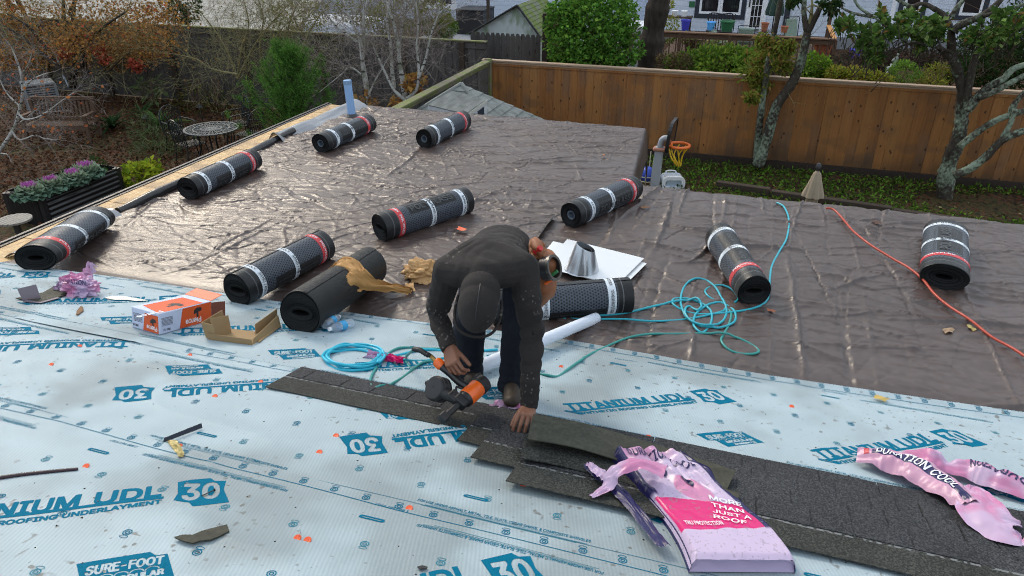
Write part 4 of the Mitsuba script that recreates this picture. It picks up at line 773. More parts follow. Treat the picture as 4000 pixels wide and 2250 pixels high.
# hands: palm, four fingers of unequal length and a thumb, all one surface with the forearm
def hand(wrist, elbow, fd, back, thumb_side, flex, spread, tflex, sc=1.06):
    x = unit(fd); z = unit(back - x * (back @ x)); y = np.cross(z, x) * 1.0
    if y @ thumb_side < 0: sgn = -1
    else: sgn = 1
    pt = lambda a, b, c: wrist + sc * (x * a + y * (b * sgn) + z * c)
    ps = [hull([ball(pt(0.0, 0.015, 0), 0.021 * sc), ball(pt(0.0, -0.015, 0), 0.020 * sc), ball(pt(0.082, 0.032, 0.002), 0.013 * sc), ball(pt(0.088, 0.011, 0.004), 0.0135 * sc), ball(pt(0.085, -0.011, 0.003), 0.013 * sc), ball(pt(0.076, -0.030, 0.0), 0.012 * sc)]),
          hull([ball(pt(0.005, 0.018, -0.006), 0.019 * sc), ball(pt(0.05, 0.034, -0.012), 0.016 * sc)]), bone(wrist - x * 0.0, 0.026, wrist + unit(elbow - wrist) * 0.09, 0.032)]
    nails = []
    for f, (by, bxx, ls, rs) in enumerate(((0.033, 0.084, (0.044, 0.026, 0.020), 0.0098), (0.011, 0.090, (0.049, 0.030, 0.022), 0.0100), (-0.011, 0.087, (0.045, 0.028, 0.021), 0.0096), (-0.031, 0.078, (0.035, 0.021, 0.018), 0.0085))):
        a, p0, r = 0.0, np.array([bxx, by, 0.002]), rs; js = [(pt(*p0), r * sc * 1.12)]
        for l, dfl in zip(ls, flex[f]):
            a += math.radians(dfl); p0 = p0 + l * np.array([math.cos(a), spread * (1.5 - f) * 0.25 * math.cos(a), -math.sin(a)]); r *= 0.93; js.append((pt(*p0), r * sc))
        ps += chain(js, 14)
        up = z * math.cos(a) + x * math.sin(a); dirn = x * math.cos(a) - z * math.sin(a)
        nails.append(eball(js[-1][0] + up * r * 0.62 * sc + dirn * 0.002, (0.0058 * sc, 0.0075 * sc, 0.0035 * sc), 12, np.stack([np.cross(dirn, up), dirn, up], 1)))
    p0 = np.array([0.028, 0.030, -0.008]); js = [(pt(*p0), 0.0145 * sc)]; d = np.array([0.72, 0.62, -0.28])
    for l, r, t in ((0.040, 0.0118, tflex[0]), (0.031, 0.0108, tflex[1]), (0.022, 0.0088, tflex[2])):
        d = unit(d + np.array([0.35, -0.5, -0.35]) * t); p0 = p0 + d * l; js.append((pt(*p0), r * sc))
    ps += chain(js, 14)
    t_ = blend(ps, 0.0042, 7); vv = np.asarray(t_.vertices)
    q = (vv - wrist) @ x / sc; kn = np.exp(-((q - 0.088) / 0.012) ** 2) * np.clip((vv - wrist) @ z * 80, 0, 1)
    t_.vertices = vv + t_.vertex_normals * (0.0022 * kn * (np.abs(np.sin((vv - wrist) @ y * 145))) + 0.0007 * (meshkit.noise(vv * 160, 3) - 0.5))[:, None]
    return t_, nails
toC = unit(CAM - wrr)
gunN, gunC = R(1738, 1640, 0.10), D(1882, 1500, 3.06)
hE = D(1712, 1418, 3.10); hB = gunN + (gunC - gunN) * 0.72; hdir = unit(hB - hE)
h1, n1 = hand(wrr, elr, unit(R(2035, 1690, 0.10) - wrr), toC + 0.2 * UP, -RIGHT, [(28, 35, 20), (32, 38, 22), (30, 40, 22), (28, 36, 20)], 0.4, (0.5, 0.3, 0.1))
kn = hE + (hB - hE) * 0.34 - UP * 0.0 + toC * 0.012
h2, n2 = hand(wrl, ell, unit(D(1772, 1448, 3.02) - wrl), toC * 0.9 - RIGHT * 0.55, RIGHT, [(34, 50, 30), (40, 58, 34), (42, 60, 34), (38, 56, 30)], 0.25, (0.35, 0.2, 0.1))
headm = blend([head], 0.010, 8)
legr = [(D(2032, 1000, 3.70), 0.110), (D(2030, 1235, 3.50), 0.072), (D(1998, 1490, 3.34), 0.050)]; legl = [(D(1885, 1000, 3.74), 0.110), (D(1832, 1270, 3.58), 0.072), (D(1834, 1458, 3.47), 0.050)]
inner_body = blend([hull([eb(pel, 0.13, 0.09, 0.1), eb(che, 0.15, 0.09, 0.1)]), bone(che, 0.08, nek, 0.05)] + chain([(a, r * 0.75) for a, r in legr]) + chain([(a, r * 0.75) for a, r in legl]), 0.04, 4)
body = cat([headm, h1, h2, inner_body]); part(wk, 'body', body, 'm_skin', smooth=True)
for n_ in n1 + n2: part(wk, 'fingernail', tri(n_), plain('m_nail', (0.36, 0.20, 0.15), 0.35) if 'm_nail' not in scene else 'm_nail', smooth=True)
part(wk, 'hair', tri(eball(hc - face * 0.012 + crown * 0.012, (0.077, 0.085, 0.100), 24, HH)), 'm_black', smooth=True)
# trousers with turned folds, boots
def f3(p): return p
tr = [hull([eb(pel, 0.155, 0.118, 0.10), ball(legr[0][0], 0.105), ball(legl[0][0], 0.105)])] + chain([(legr[0][0], 0.108), (legr[1][0], 0.090), (legr[2][0], 0.074)]) + chain([(legl[0][0], 0.108), (legl[1][0], 0.092), (legl[2][0], 0.076)])
jm = blend(tr, 0.015, 10, 0.008, 6, 4); v = np.asarray(jm.vertices); nrm = jm.vertex_normals; off = 0
for lg in (legr, legl):
    off = off + folds(lg[2][0], 0.13, lg[2][0] - lg[1][0], 62, 0.014) + folds(lg[1][0], 0.15, lg[2][0] - lg[0][0], 36, 0.010)
jm.vertices = v + nrm * off[:, None]; part(wk, 'jeans', jm, 'm_jeans', smooth=True)
for lg, px in ((legr, (2000, 1590)), (legl, (1850, 1505))):
    part(wk, 'trouser_hem', tube(spline([lg[2][0] + 0.069 * (math.cos(a) * RIGHT + math.sin(a) * np.array([sA * -1, cA, 0.0])) + np.array([0, 0, -0.022 + 0.008 * math.sin(3 * a)]) for a in np.linspace(0, 2 * np.pi, 17)], 3), 0.011, 8), 'm_jeans', smooth=True)
    toe = R(*px, 0.055); heel = toe + unit((lg[2][0] - toe) * [1, 1, 0]) * 0.24; heel[2] = float(zroof(heel[1])) + 0.085
    toe[2] = float(zroof(toe[1])) + 0.085; fw = unit(toe - heel); up = unit(np.cross(fw, np.cross([0, 0, 1.0], fw)) * -1); up = up if up[2] > 0 else -up; lt = np.cross(fw, up)
    bt = blend([hull([eball(toe - fw * 0.03, (0.046, 0.05, 0.036), 20, np.stack([lt, fw, up], 1)), eball(heel + fw * 0.09, (0.044, 0.05, 0.05), 20, np.stack([lt, fw, up], 1))]), hull([ball(heel + fw * 0.08, 0.045), ball(heel + fw * 0.03, 0.042)]), bone(heel + fw * 0.05 + up * 0.01, 0.045, lg[2][0], 0.048)], 0.012, 6, 0.003, 20, 6)
    bk = part(wk, 'boot', bt, 'm_boot', smooth=True)
    pr_ = sbox(-0.045, -0.0, 0.045, 0.255).buffer(0.012)
    part(bk, 'sole', basis(extr(affinity.scale(rpoly(-0.05, -0.015, 0.05, 0.275, 0.045), 1, 1), 0.022), heel - fw * 0.01 - up * 0.058, lt, fw, up), plain('m_sole', (0.03, 0.02, 0.014), 0.7) if 'm_sole' not in scene else 'm_sole')
# tool pouch on the belt at his left hip
pc = D(2128, 1058, 3.50); F2 = np.stack([LAT, unit(np.cross([0, 0, 1.0], LAT)), [0, 0, 1.0]], 1)
pk = part(wk, 'tool_pouch', blend([hull([eball(pc + [0, 0, 0.06], (0.070, 0.10, 0.06), 20, F2), eball(pc + [0, 0, -0.10], (0.060, 0.085, 0.055), 20, F2)]), hull([eball(pc + LAT * -0.05 + [0, 0, 0.16], (0.03, 0.08, 0.03), 16, F2), eball(pc + [0, 0, 0.05], (0.04, 0.08, 0.04), 16, F2)]), hull([eball(D(2128, 1118, 3.40), (0.055, 0.055, 0.06), 16, F2), eball(D(2100, 1158, 3.46), (0.05, 0.055, 0.065), 16, F2)])], 0.016, 6, 0.012, 9, 7), 'm_leather', smooth=True)
part(pk, 'pouch_flap', crumple(lerp2(D(2068, 930, 3.56), D(2130, 955, 3.5), D(2128, 1010, 3.42), D(2075, 1020, 3.42)), 16, 16, 0.03, (3, 3), 31), 'm_leather', smooth=40)
0 and part(pk, 'belt', tube(spline([pel + Fr @ np.array([0.176 * math.cos(a), 0.134 * math.sin(a), -0.03]) for a in np.linspace(0, 2 * np.pi, 25)], 2), 0.017, 8), 'm_leather', smooth=True)
tp = D(2146, 1048, 3.38); tn = unit(RIGHT * 0.75 - FWD * 0.55 + UP * 0.1); tx = unit(np.cross(tn, UP)); ty = np.cross(tn, tx)
tk = part(wk, 'tape_reel', basis(lathe([(0.001, -0.03), (0.062, -0.03), (0.064, -0.024), (0.064, 0.024), (0.060, 0.03)], 32), tp, tx, ty, tn), 'm_darkmetal', smooth=40)
part(tk, 'rim', basis(lathe([(0.060, 0.018), (0.068, 0.018), (0.068, 0.034), (0.054, 0.034), (0.054, 0.028)], 32), tp, tx, ty, tn), plain('m_reelrim', (0.14, 0.135, 0.125), 0.35, 0.7), smooth=40)
part(wk, 'pouch_tool', tube([D(2128, 1110, 3.36), D(2162, 1090, 3.36)], 0.008, 8), 'm_orange'); part(wk, 'pouch_tool', tube([D(2150, 1080, 3.36), D(2178, 1058, 3.36)], 0.010, 8), plain('m_green', (0.03, 0.16, 0.05), 0.4)); part(wk, 'pouch_tool', tube([D(2090, 985, 3.44), D(2112, 968, 3.42)], 0.016, 10), plain('m_red', (0.5, 0.02, 0.02), 0.4))

# ------------------------------------------------------------------ nail gun in his hand
gk = thing('nail_gun', 'orange and black coil nail gun held in the worker hand above the shingles', 'nail gun')
ga = unit(gunN - gunC); GL = np.linalg.norm(gunN - gunC); gy = unit(hE - hB - ga * ((hE - hB) @ ga)); gz = np.cross(ga, gy)
G = lambda m: basis(m, gunC, ga, gy, gz)                              # x down the drive axis, y towards the handle, z to the side
cyl = lambda prof, n=28: rot(lathe(prof, n), 90, (0, 1, 0))
part(gk, 'housing', G(cyl([(0.020, 0.02), (0.043, 0.022), (0.046, 0.03), (0.046, 0.125), (0.040, 0.135), (0.02, 0.137)])), 'm_orange', smooth=40)
part(gk, 'end_cap', G(cat([cyl([(0.001, -0.025), (0.030, -0.025), (0.047, -0.015), (0.049, 0.024), (0.044, 0.028)]), cbox(-0.03, 0.02, -0.02, 0.05, -0.03, 0.03, 0.006), cyl([(0.0475, 0.026), (0.0485, 0.03), (0.0475, 0.036)])])), 'm_black', smooth=40)
part(gk, 'nose', G(cat([cbox(0.13, 0.19, -0.03, 0.04, -0.028, 0.028, 0.006), cbox(0.18, GL + 0.01, -0.012, 0.016, -0.014, 0.014, 0.004), cbox(GL - 0.02, GL + 0.022, -0.018, 0.026, -0.02, 0.02, 0.004), cbox(0.145, 0.20, 0.02, 0.075, -0.02, 0.02, 0.005), cyl([(0.04, 0.125), (0.043, 0.13), (0.04, 0.15), (0.03, 0.155)])])), 'm_black', smooth=30)
hp = spline([hB - ga * 0.02, hB + (hE - hB) * 0.35, hB + (hE - hB) * 0.7, hE], 6)
part(gk, 'handle', tube(hp, np.interp(np.linspace(0, 1, len(hp)), [0, 0.25, 0.6, 1], [0.030, 0.020, 0.018, 0.023]), 16), 'm_blackgloss', smooth=40)
part(gk, 'handle_end', tube([hE - hdir * 0.02, hE - hdir * 0.01, hE + hdir * 0.02, hE + hdir * 0.028], [0.018, 0.026, 0.027, 0.022], 16), 'm_orange', smooth=40)
part(gk, 'shoulder', tube([hB - gy * 0.01, hB + gy * 0.035], [0.034, 0.024], 16), 'm_orange', smooth=40)
cc = D(1712, 1520, 3.0); cx = unit(cc - gunC); CN = unit(toC * 0.75 - RIGHT * 0.55 + UP * 0.15); e1 = unit(np.cross(CN, UP)); e2 = np.cross(CN, e1)
part(gk, 'magazine', basis(lathe([(0.001, -0.038), (0.058, -0.038), (0.064, -0.03), (0.064, -0.012), (0.061, -0.01), (0.061, 0.0), (0.064, 0.002), (0.064, 0.02), (0.061, 0.022), (0.061, 0.03), (0.054, 0.038), (0.02, 0.040), (0.001, 0.036)], 32), cc, e1, e2, CN), 'm_black', smooth=35)
m0 = gunC + ga * 0.175 + gy * 0.03
part(gk, 'magazine_arm', tri(hull([ball(cc - CN * 0.02, 0.03), ball(cc + CN * 0.015 + (m0 - cc) * 0.3, 0.032), ball(m0, 0.026)])), 'm_black', smooth=35)
part(gk, 'magazine_latch', tri(hull([ball(cc + (cc - m0) * 0.62, 0.014), ball(cc + (cc - m0) * 0.4 - UP * 0.04, 0.02)])), 'm_black', smooth=35)
part(gk, 'trigger', tube(spline([hB + gy * 0.05 + ga * 0.02, hB + gy * 0.075 + ga * 0.034, hB + gy * 0.06 + ga * 0.055], 5), 0.006, 8), 'm_darkmetal')
part(gk, 'lettering', G(TM((lambda p: np.stack([0.05 + p[:, 0], -0.0472 * np.sin((p[:, 1] - 0.0) / 0.0472 + 0.35), (0.0472) * np.cos(p[:, 1] / 0.0472 + 0.35)], -1))(np.asarray(flat(textpoly('PIERCE', 0.014, True, 0.062), None, 0.01).vertices)), flat(textpoly('PIERCE', 0.014, True, 0.062), None, 0.01).faces, process=False)), 'm_blackgloss', kind='stuff')
fit = spline([hE - hdir * 0.02, hE - hdir * 0.06 - UP * 0.0, D(1668, 1385, 3.10), D(1640, 1368, 3.15), D(1618, 1364, 3.22)], 10)
part(gk, 'air_fitting', tube(fit[:16], 0.011, 12), plain('m_brass', (0.45, 0.30, 0.10), 0.35, 0.8), smooth=True)
part(gk, 'hose_guard', tube(fit[15:], 0.010 + 0.004 * (np.arange(len(fit) - 15) % 2), 12), 'm_black')
gh = np.vstack([fit[-1:], np.array([R(1586, 1392, 0.05), R(1590, 1420, 0.04), R(1625, 1450, 0.03), R(1680, 1452, 0.03)])])
part(gk, 'hose_end', tube(spline(gh, 8), 0.0085, 8), 'm_tealgreen', smooth=True)
# ------------------------------------------------------------------ pink plastic wrappers, debris
NAVY, MAG, PINK, PALE = (0.012, 0.010, 0.075), (0.60, 0.010, 0.15), (0.5, 0.2, 0.37), (0.50, 0.36, 0.52)
C3 = lambda c: mi.Color3f(*c)
def f_bag(p, n, uv):
    x, y = uv.x, uv.y + 0.012 * (noise(p.x * 20, p.y * 20, 1) - 0.5)
    c = mix(C3((0.50, 0.40, 0.56)), C3((0.50, 0.24, 0.41)), smoothstep(0.62, 0.75, y + 0.15 * (0.5 - x)))
    b = smoothstep(0.165, 0.17, y - 0.03 * x) * (1 - smoothstep(0.415, 0.42, y + 0.05 * x))
    c = mix(c, C3(MAG), b * smoothstep(0.02, 0.03, x) * (1 - smoothstep(0.93, 0.935, x)))
    c = mix(c, C3((0.55, 0.12, 0.28)), (1 - smoothstep(0.16, 0.17, dr.sqrt(dr.square((x - 0.55) * 0.9) + dr.square((y - 0.47) * 2.0)))) * 0.7)
    e = (1 - smoothstep(0.085, 0.10, x)) * smoothstep(0.42, 0.45, y) + smoothstep(0.885, 0.90, x) * smoothstep(0.18, 0.20, y)
    c = mix(c, C3(NAVY), dr.clip(e, 0, 1))
    return mix(c, mi.Color3f(0.2, 0.18, 0.2), smoothstep(0.76, 0.85, noise(p.x * 110, p.y * 110, 3)) * 0.4)
mat('m_bag', pr(proc(f_bag), 0.35, 0, 0.55))
def f_bag2(p, n, uv):
    c = mix(C3((0.50, 0.32, 0.43)), C3((0.50, 0.21, 0.35)), fbm(p.x * 6, p.y * 6, 0, 3))
    c = mix(c, C3(NAVY), smoothstep(0.44, 0.46, uv.y) * (1 - smoothstep(0.70, 0.72, uv.y)) * smoothstep(0.14, 0.15, uv.x) * (1 - smoothstep(0.96, 0.97, uv.x)))
    return mix(c, C3((0.62, 0.05, 0.12)), (smoothstep(0.93, 0.95, uv.x)) * 0.0)
mat('m_bag2', pr(proc(f_bag2), 0.35, 0, 0.55))
def f_pink(p, n, uv): return mix(C3(PALE), C3((0.50, 0.18, 0.34)), smoothstep(0.4, 0.65, fbm(p.x * 8, p.y * 8, p.z * 8, 3)))
mat('m_pinkfilm', pr(proc(f_pink), 0.35, 0, 0.5))
plain('m_inkblue', NAVY, 0.4); plain('m_magenta', MAG, 0.4)
k = thing('shingle_wrapper', 'opened pink and white plastic shingle wrapper lying across the dark shingle rows', 'plastic wrapper')
O = np.array([0.03, 2.25]); EX = unit(np.array([0.92, -0.39])); EY = np.array([EX[1], -EX[0]]); WB, LB = 0.39, 0.74
def bagp(x, y, h=0.0):
    x, y = np.asarray(x, float), np.asarray(y, float)
    t = y / LB; ed = np.minimum(x, 1 - x)
    prof = np.interp(t, [0, 0.03, 0.3, 0.45, 0.7, 0.85, 1.0], [0.040, 0.054, 0.047, 0.036, 0.050, 0.070, 0.085])
    hh = prof * np.clip(ed / 0.05, 0, 1) ** 0.5
    q = np.stack([x * 5, y * 7, x * 0], -1)
    hh = hh + (0.034 * np.abs(2 * meshkit.noise(q * 1.2, 2) - 1) + 0.016 * np.abs(2 * meshkit.noise(q * 2.5, 3) - 1) - 0.015) * np.clip((t - 0.5) * 4, 0.12, 1) * np.clip(ed / 0.04, 0.3, 1)
    sx = (x - 0.5) * WB * (1 - 0.16 * t ** 2) + 0.02 * np.sin(y * 6) - 0.12 * t ** 2
    u = O[0] + EX[0] * (sx + WB / 2) + EY[0] * y; w = O[1] + EX[1] * (sx + WB / 2) + EY[1] * y
    return slope(u, w, 0.062 + hh + h)
us, vs = np.linspace(0, 1, 60), np.linspace(0, LB, 110)
m = sheet(bagp, us, vs); uu, vv = np.meshgrid(us, vs, indexing='ij'); part(k, 'film', m, 'm_bag', smooth=True, uv=np.stack([uu.ravel(), vv.ravel()], -1))
xs = np.linspace(0, 1, 30); top = bagp(xs, 0 * xs); bot = slope(O[0] + EX[0] * (xs - 0) * WB + EY[0] * 0.004, O[1] + EX[1] * xs * WB + EY[1] * 0.004, 0.05 + 0 * xs); n = 30; a = np.arange(n - 1)
mid = (top + bot) / 2 - np.append(EY, 0)[None] * 0.02 + 0.004 * np.sin(xs * 17)[:, None]
part(k, 'end_fold', TM(np.vstack([top, mid, bot]), np.vstack([np.vstack([np.stack([a + n + q, a + 1 + n + q, a + q], -1), np.stack([a + 1 + n + q, a + 1 + q, a + q], -1)]) for q in (0, n)]), process=False), plain('m_bagside', (0.40, 0.32, 0.48), 0.4), smooth=True)
for s_, sg in ((0.0, 1), (1.0, -1)):
    ys = np.linspace(0, LB * 0.98, 40); tp_ = bagp(0 * ys + s_ + sg * 0.012, ys); bt_ = bagp(0 * ys + s_, ys); zz = bt_.copy(); zz = zz - np.array([0, SL, 1]) / K * 0.02
    a = np.arange(39); part(k, 'side_fold', TM(np.vstack([tp_, zz]), np.vstack([np.stack([a, a + 1, a + 40], -1), np.stack([a + 1, a + 41, a + 40], -1)]), process=False), 'm_inkblue', smooth=True)
def bagtext(s, h, x, y, ang, wd, m):
    g = affinity.rotate(textpoly(s, h, True, wd), ang, origin=(0, 0)); t_ = flat(g, None, 0.007); p = np.asarray(t_.vertices)[:, :2]
    return TM(bagp((x + p[:, 0]) / WB, y + p[:, 1], 0.005), t_.faces, process=False)
part(k, 'lettering', cat([bagtext(s, 0.026, 0.355 - 0.034 * 0 , 0.375 - q * 0.036, 0 - 0, wd, 0) if False else bagtext(s, 0.030, 0.235 - 0.022 * q, 0.395 - q * 0.048, -24, wd, 0) for q, (s, wd) in enumerate((('MORE', 0.12), ('THAN', 0.12), ('JUST A', 0.14), ('ROOF', 0.12)))] + [bagtext('TRU PROTECTION', 0.026, 0.035, 0.20, 0, 0.15, 0)]), 'm_white', kind='stuff')
part(k, 'lettering', cat([bagtext('DURATION COOL', 0.046, 0.05, 0.69, -17, 0.29, 0)]), 'm_inkblue', kind='stuff')
for xx, yy in ((0.14, 0.585), (0.22, 0.52)):
    g = shapely.Point(xx, yy).buffer(0.026); t_ = flat(g.difference(affinity.translate(textpoly('40', 0.016, True, 0.022), xx - 0.011, yy - 0.008)), None, 0.02); p = np.asarray(t_.vertices)[:, :2]
    part(k, 'printed_badge', TM(bagp(p[:, 0] / WB, p[:, 1], 0.005), t_.faces, process=False), 'm_inkblue')
def ribbon(px, hs, w, seed, roll=0.0, amp=0.012):
    c = spline(np.array([R(x, y, h) for (x, y), h in zip(px, hs)]), 9); tt_ = np.linspace(0, 1, len(c)); nrm = np.array([0, SL, 1]) / K
    t_ = np.gradient(c, axis=0); t_ /= np.linalg.norm(t_, axis=1, keepdims=True); s_ = np.cross(t_, nrm); s_ /= np.linalg.norm(s_, axis=1, keepdims=True)
    def fn(u, v):
        i = np.clip((u * (len(c) - 1)), 0, len(c) - 1); cc_ = np.stack([np.interp(i, np.arange(len(c)), c[:, q]) for q in range(3)], -1); ss = np.stack([np.interp(i, np.arange(len(c)), s_[:, q]) for q in range(3)], -1)
        wd = np.interp(u, np.linspace(0, 1, len(w)), w)[..., None] * (1 + 0.12 * (meshkit.noise(np.stack([u * 30, v * 0, v * 0], -1), seed) - 0.5))[..., None]
        return cc_ + ss * (v[..., None] - 0.5) * wd + nrm * (roll * (0.25 - (v - 0.5) ** 2))[..., None] * 4 * wd * 0.5
    uu, vv = np.linspace(0, 1, 70), np.linspace(0, 1, 26)
    def g(u, v):
        p = fn(u, v); q = np.stack([u * 6, v * 3, u * 0 + seed], -1); rr = np.abs(2 * meshkit.noise(q, seed) - 1) + 0.5 * np.abs(2 * meshkit.noise(q * 2.1, seed + 1) - 1)
        return p + nrm * ((rr - 0.4) * amp)[..., None]
    A, B = np.meshgrid(uu, vv, indexing='ij'); return sheet(g, uu, vv), np.stack([A.ravel(), B.ravel()], -1), g
m, uvs, _ = ribbon([(2600, 1850), (2490, 1815), (2400, 1850), (2372, 1905), (2308, 1942)], [0.17, 0.18, 0.15, 0.10, 0.08], [0.10, 0.09, 0.07, 0.055, 0.02], 5, 0.4)
part(k, 'torn_strip', m, 'm_pinkfilm', smooth=True)
m, uvs, _ = ribbon([(2296, 1818), (2350, 1865), (2430, 1935), (2520, 2050), (2600, 2140)], [0.10, 0.09, 0.085, 0.08, 0.08], [0.05, 0.07, 0.06, 0.06, 0.05], 6, 0.3)
part(k, 'torn_strip', m, 'm_inkblue', smooth=True)
m, uvs, _ = ribbon([(2298, 1816), (2345, 1850), (2385, 1885)], [0.115, 0.115, 0.105], [0.03, 0.06, 0.05], 7, 0.4)
part(k, 'torn_strip', m, 'm_pinkfilm', smooth=True)
sk_, w2 = [], thing('shingle_wrapper', 'long twisted pink plastic wrapper with navy band lying along the right shingle edge', 'plastic wrapper')
m, uvs, g = ribbon([(3345, 1785), (3450, 1800), (3580, 1850), (3700, 1925), (3790, 1990)], [0.06, 0.075, 0.075, 0.075, 0.085], [0.10, 0.19, 0.20, 0.17, 0.10], 11, 0.75, 0.022)
part(w2, 'film', m, 'm_bag2', smooth=True, uv=uvs)
t_ = flat(textpoly('DURATION COOL', 0.8, True, 5.6), None, 0.15); p = np.asarray(t_.vertices)[:, :2]
part(w2, 'lettering', TM(g(0.18 + p[:, 0] / 5.6 * 0.66, 0.685 - p[:, 1] / 0.8 * 0.20) + np.array([0, SL, 1]) * 0.003, t_.faces, process=False), 'm_white', kind='stuff')
t_ = flat(sbox(0, 0, 1, 1), None, 0.2); p = np.asarray(t_.vertices)[:, :2]
part(w2, 'printed_badge', TM(g(0.075 + p[:, 0] * 0.045, 0.42 + p[:, 1] * 0.3) + np.array([0, SL, 1]) * 0.003, t_.faces, process=False), plain('m_badgered', (0.5, 0.03, 0.05), 0.4))
m, uvs, _ = ribbon([(3790, 1975), (3800, 1900), (3850, 2010), (3930, 2085), (3990, 2105)], [0.07, 0.10, 0.09, 0.075, 0.07], [0.03, 0.06, 0.24, 0.22, 0.03], 13, 0.2, 0.02)
part(w2, 'torn_flap', m, 'm_pinkfilm', smooth=True)
w3 = thing('shingle_wrapper', 'second pink wrapper with blue lettering behind the long twisted one at the right edge', 'plastic wrapper')
m, uvs, g = ribbon([(3530, 1775), (3640, 1795), (3700, 1830), (3800, 1850), (3910, 1890), (4060, 1950)], [0.05, 0.09, 0.07, 0.07, 0.07, 0.06], [0.05, 0.15, 0.10, 0.16, 0.17, 0.14], 12, 0.75, 0.02)
part(w3, 'film', m, 'm_pinkfilm', smooth=True)
t_ = flat(textpoly('DURATION', 0.8, True, 4.2), None, 0.15); p = np.asarray(t_.vertices)[:, :2]
part(w3, 'lettering', TM(g(0.92 - p[:, 0] / 4.2 * 0.36, 0.42 + p[:, 1] / 0.8 * 0.26) + np.array([0, SL, 1]) * 0.003, t_.faces, process=False), 'm_inkblue', kind='stuff')
ic = trimesh.creation.icosphere(4, 1.0); v = np.asarray(ic.vertices); rr = np.abs(2 * meshkit.noise(v * 2.6 + 1, 14) - 1) + 0.5 * np.abs(2 * meshkit.noise(v * 5.3, 15) - 1)
ic.vertices = v * (0.6 + 0.45 * rr)[:, None] * [0.15, 0.11, 0.10]
k = thing('plastic_bag', 'crumpled pink plastic bag beside the squashed roll on the left', 'plastic bag')
part(k, 'ball', place(ic, R(318, 1122, 0.10), 10), 'm_pinkfilm', smooth=25)
for a_, b_, c_, d_, s_ in (((232, 1135, .05), (300, 1115, .1), (300, 1070, .18), (250, 1085, .14), 41), ((335, 1090, .15), (360, 1095, .13), (380, 1040, .22), (345, 1035, .24), 42), ((350, 1130, .08), (395, 1138, .04), (390, 1118, .06), (345, 1110, .12), 43), ((215, 1140, .04), (260, 1140, .05), (270, 1100, .13), (235, 1105, .1), 44)):
    part(k, 'loose_fold', crumple(lerp2(*[R(*q) for q in (a_, b_, c_, d_)]), 16, 14, 0.05, (3, 3), s_), 'm_pinkfilm', smooth=35)
t_ = flat(textpoly('DURATION', 0.03, True, 0.16), None, 0.02); p = np.asarray(t_.vertices)[:, :2]; oc = R(322, 1122, 0.10) - unit(FWD) * 0.115
part(k, 'lettering', TM(oc + p[:, :1] * RIGHT - 0.08 * RIGHT + (p[:, 1:] + 0.02 - 2 * (p[:, :1] - 0.08) ** 2) * UP + (3.0 * (p[:, :1] - 0.08) ** 2) * FWD, t_.faces, process=False), 'm_inkblue', kind='stuff')
for i, (x, y, lb) in enumerate(((1470, 1395, 'scrap of pink plastic beside the blue hose coil, farther piece'), (1545, 1408, 'scrap of magenta plastic beside the blue hose coil, nearer piece'), (1990, 1602, 'torn violet plastic scrap under the toe of the worker boot'))):
    w = (0.07, 0.06, 0.12)[i]; c = R(x, y, 0.045)
    single('plastic_scrap', lb, 'plastic scrap', crumple(lerp2(c + [-w, -w * .4, 0.0], c + [w, -w * .6, 0.01], c + [w * .9, w * .5, 0.01], c + [-w * .7, w * .4, 0.02]), 22, 16, 0.035, (5, 4), 50 + i), ('m_pinkfilm', 'm_magenta', 'm_pinkfilm')[i], smooth=35)
# small litter on the underlayment
plain('m_cap', (0.72, 0.10, 0.03), 0.4)
caps = [(1312, 1702), (1599, 1994), (338, 1829), (2044, 1894), (2534, 1699), (3092, 1592), (1017, 1491), (1247, 1766), (839, 1548), (1203, 2122), (1164, 2114), (312, 1357), (2192, 1426), (740, 1385), (199, 1424), (700, 1742)]
CL = {0: 'orange nail cap on the white underlayment left of the upside down blue number', 1: 'orange nail cap in the foreground between strips of fine blue print', 2: 'orange nail cap just right of the thin dark strip at the left', 3: 'orange nail cap beside the stepped shingle ends at the bottom centre', 4: 'orange nail cap below the upright blue lettering right of the worker', 5: 'orange nail cap near the tarp edge at the right', 9: 'right one of the two orange nail caps with the upright nail', 10: 'left one of the two orange nail caps with the upright nail', 11: 'orange nail cap nearest the brown leaf at the left', 12: 'orange nail cap beside the green hose right of the worker'}
for ci, (x, y) in enumerate(caps):
    c = R(x, y, 0.0405); m = lathe([(0.0005, 0.004), (0.004, 0.0045), (0.006, 0.0025), (0.0125, 0.0035), (0.0145, 0.0015), (0.0142, 0.0), (0.001, 0.0)], 16); rot(m, 14, (1, 0, 0)); k = thing('orange_disc', CL.get(ci) or {6: 'orange nail cap left of the top row of shingles', 7: 'orange nail cap left of the upside down blue number, nearer one', 8: 'orange nail cap above the upside down blue lettering at the left', 13: 'orange nail cap between the orange box and the cardboard insert', 14: 'orange nail cap nearest the left edge of the photo', 15: 'orange nail cap beside the bent metal edging scrap'}[ci], 'nail cap', 'orange nail caps scattered on the underlayment')
    put(k, mv(m, *c), 'm_cap', smooth=40)
c = R(1172, 2108, 0.045); single('nail', 'small nail sticking up from the pair of orange caps in the foreground', 'nail', tube([c, c + [0.01, 0.0, 0.035]], 0.0012, 6), 'm_metal')
c0, c1 = R(790, 1945, 0.045), R(838, 1920, 0.047); single('nail', 'black nail lying across the blue number in the left foreground', 'nail', cat([tube([c0, c1], 0.002, 6), tube([c1, c1 + unit(c1 - c0) * 0.003], 0.0055, 8)]), 'm_black')
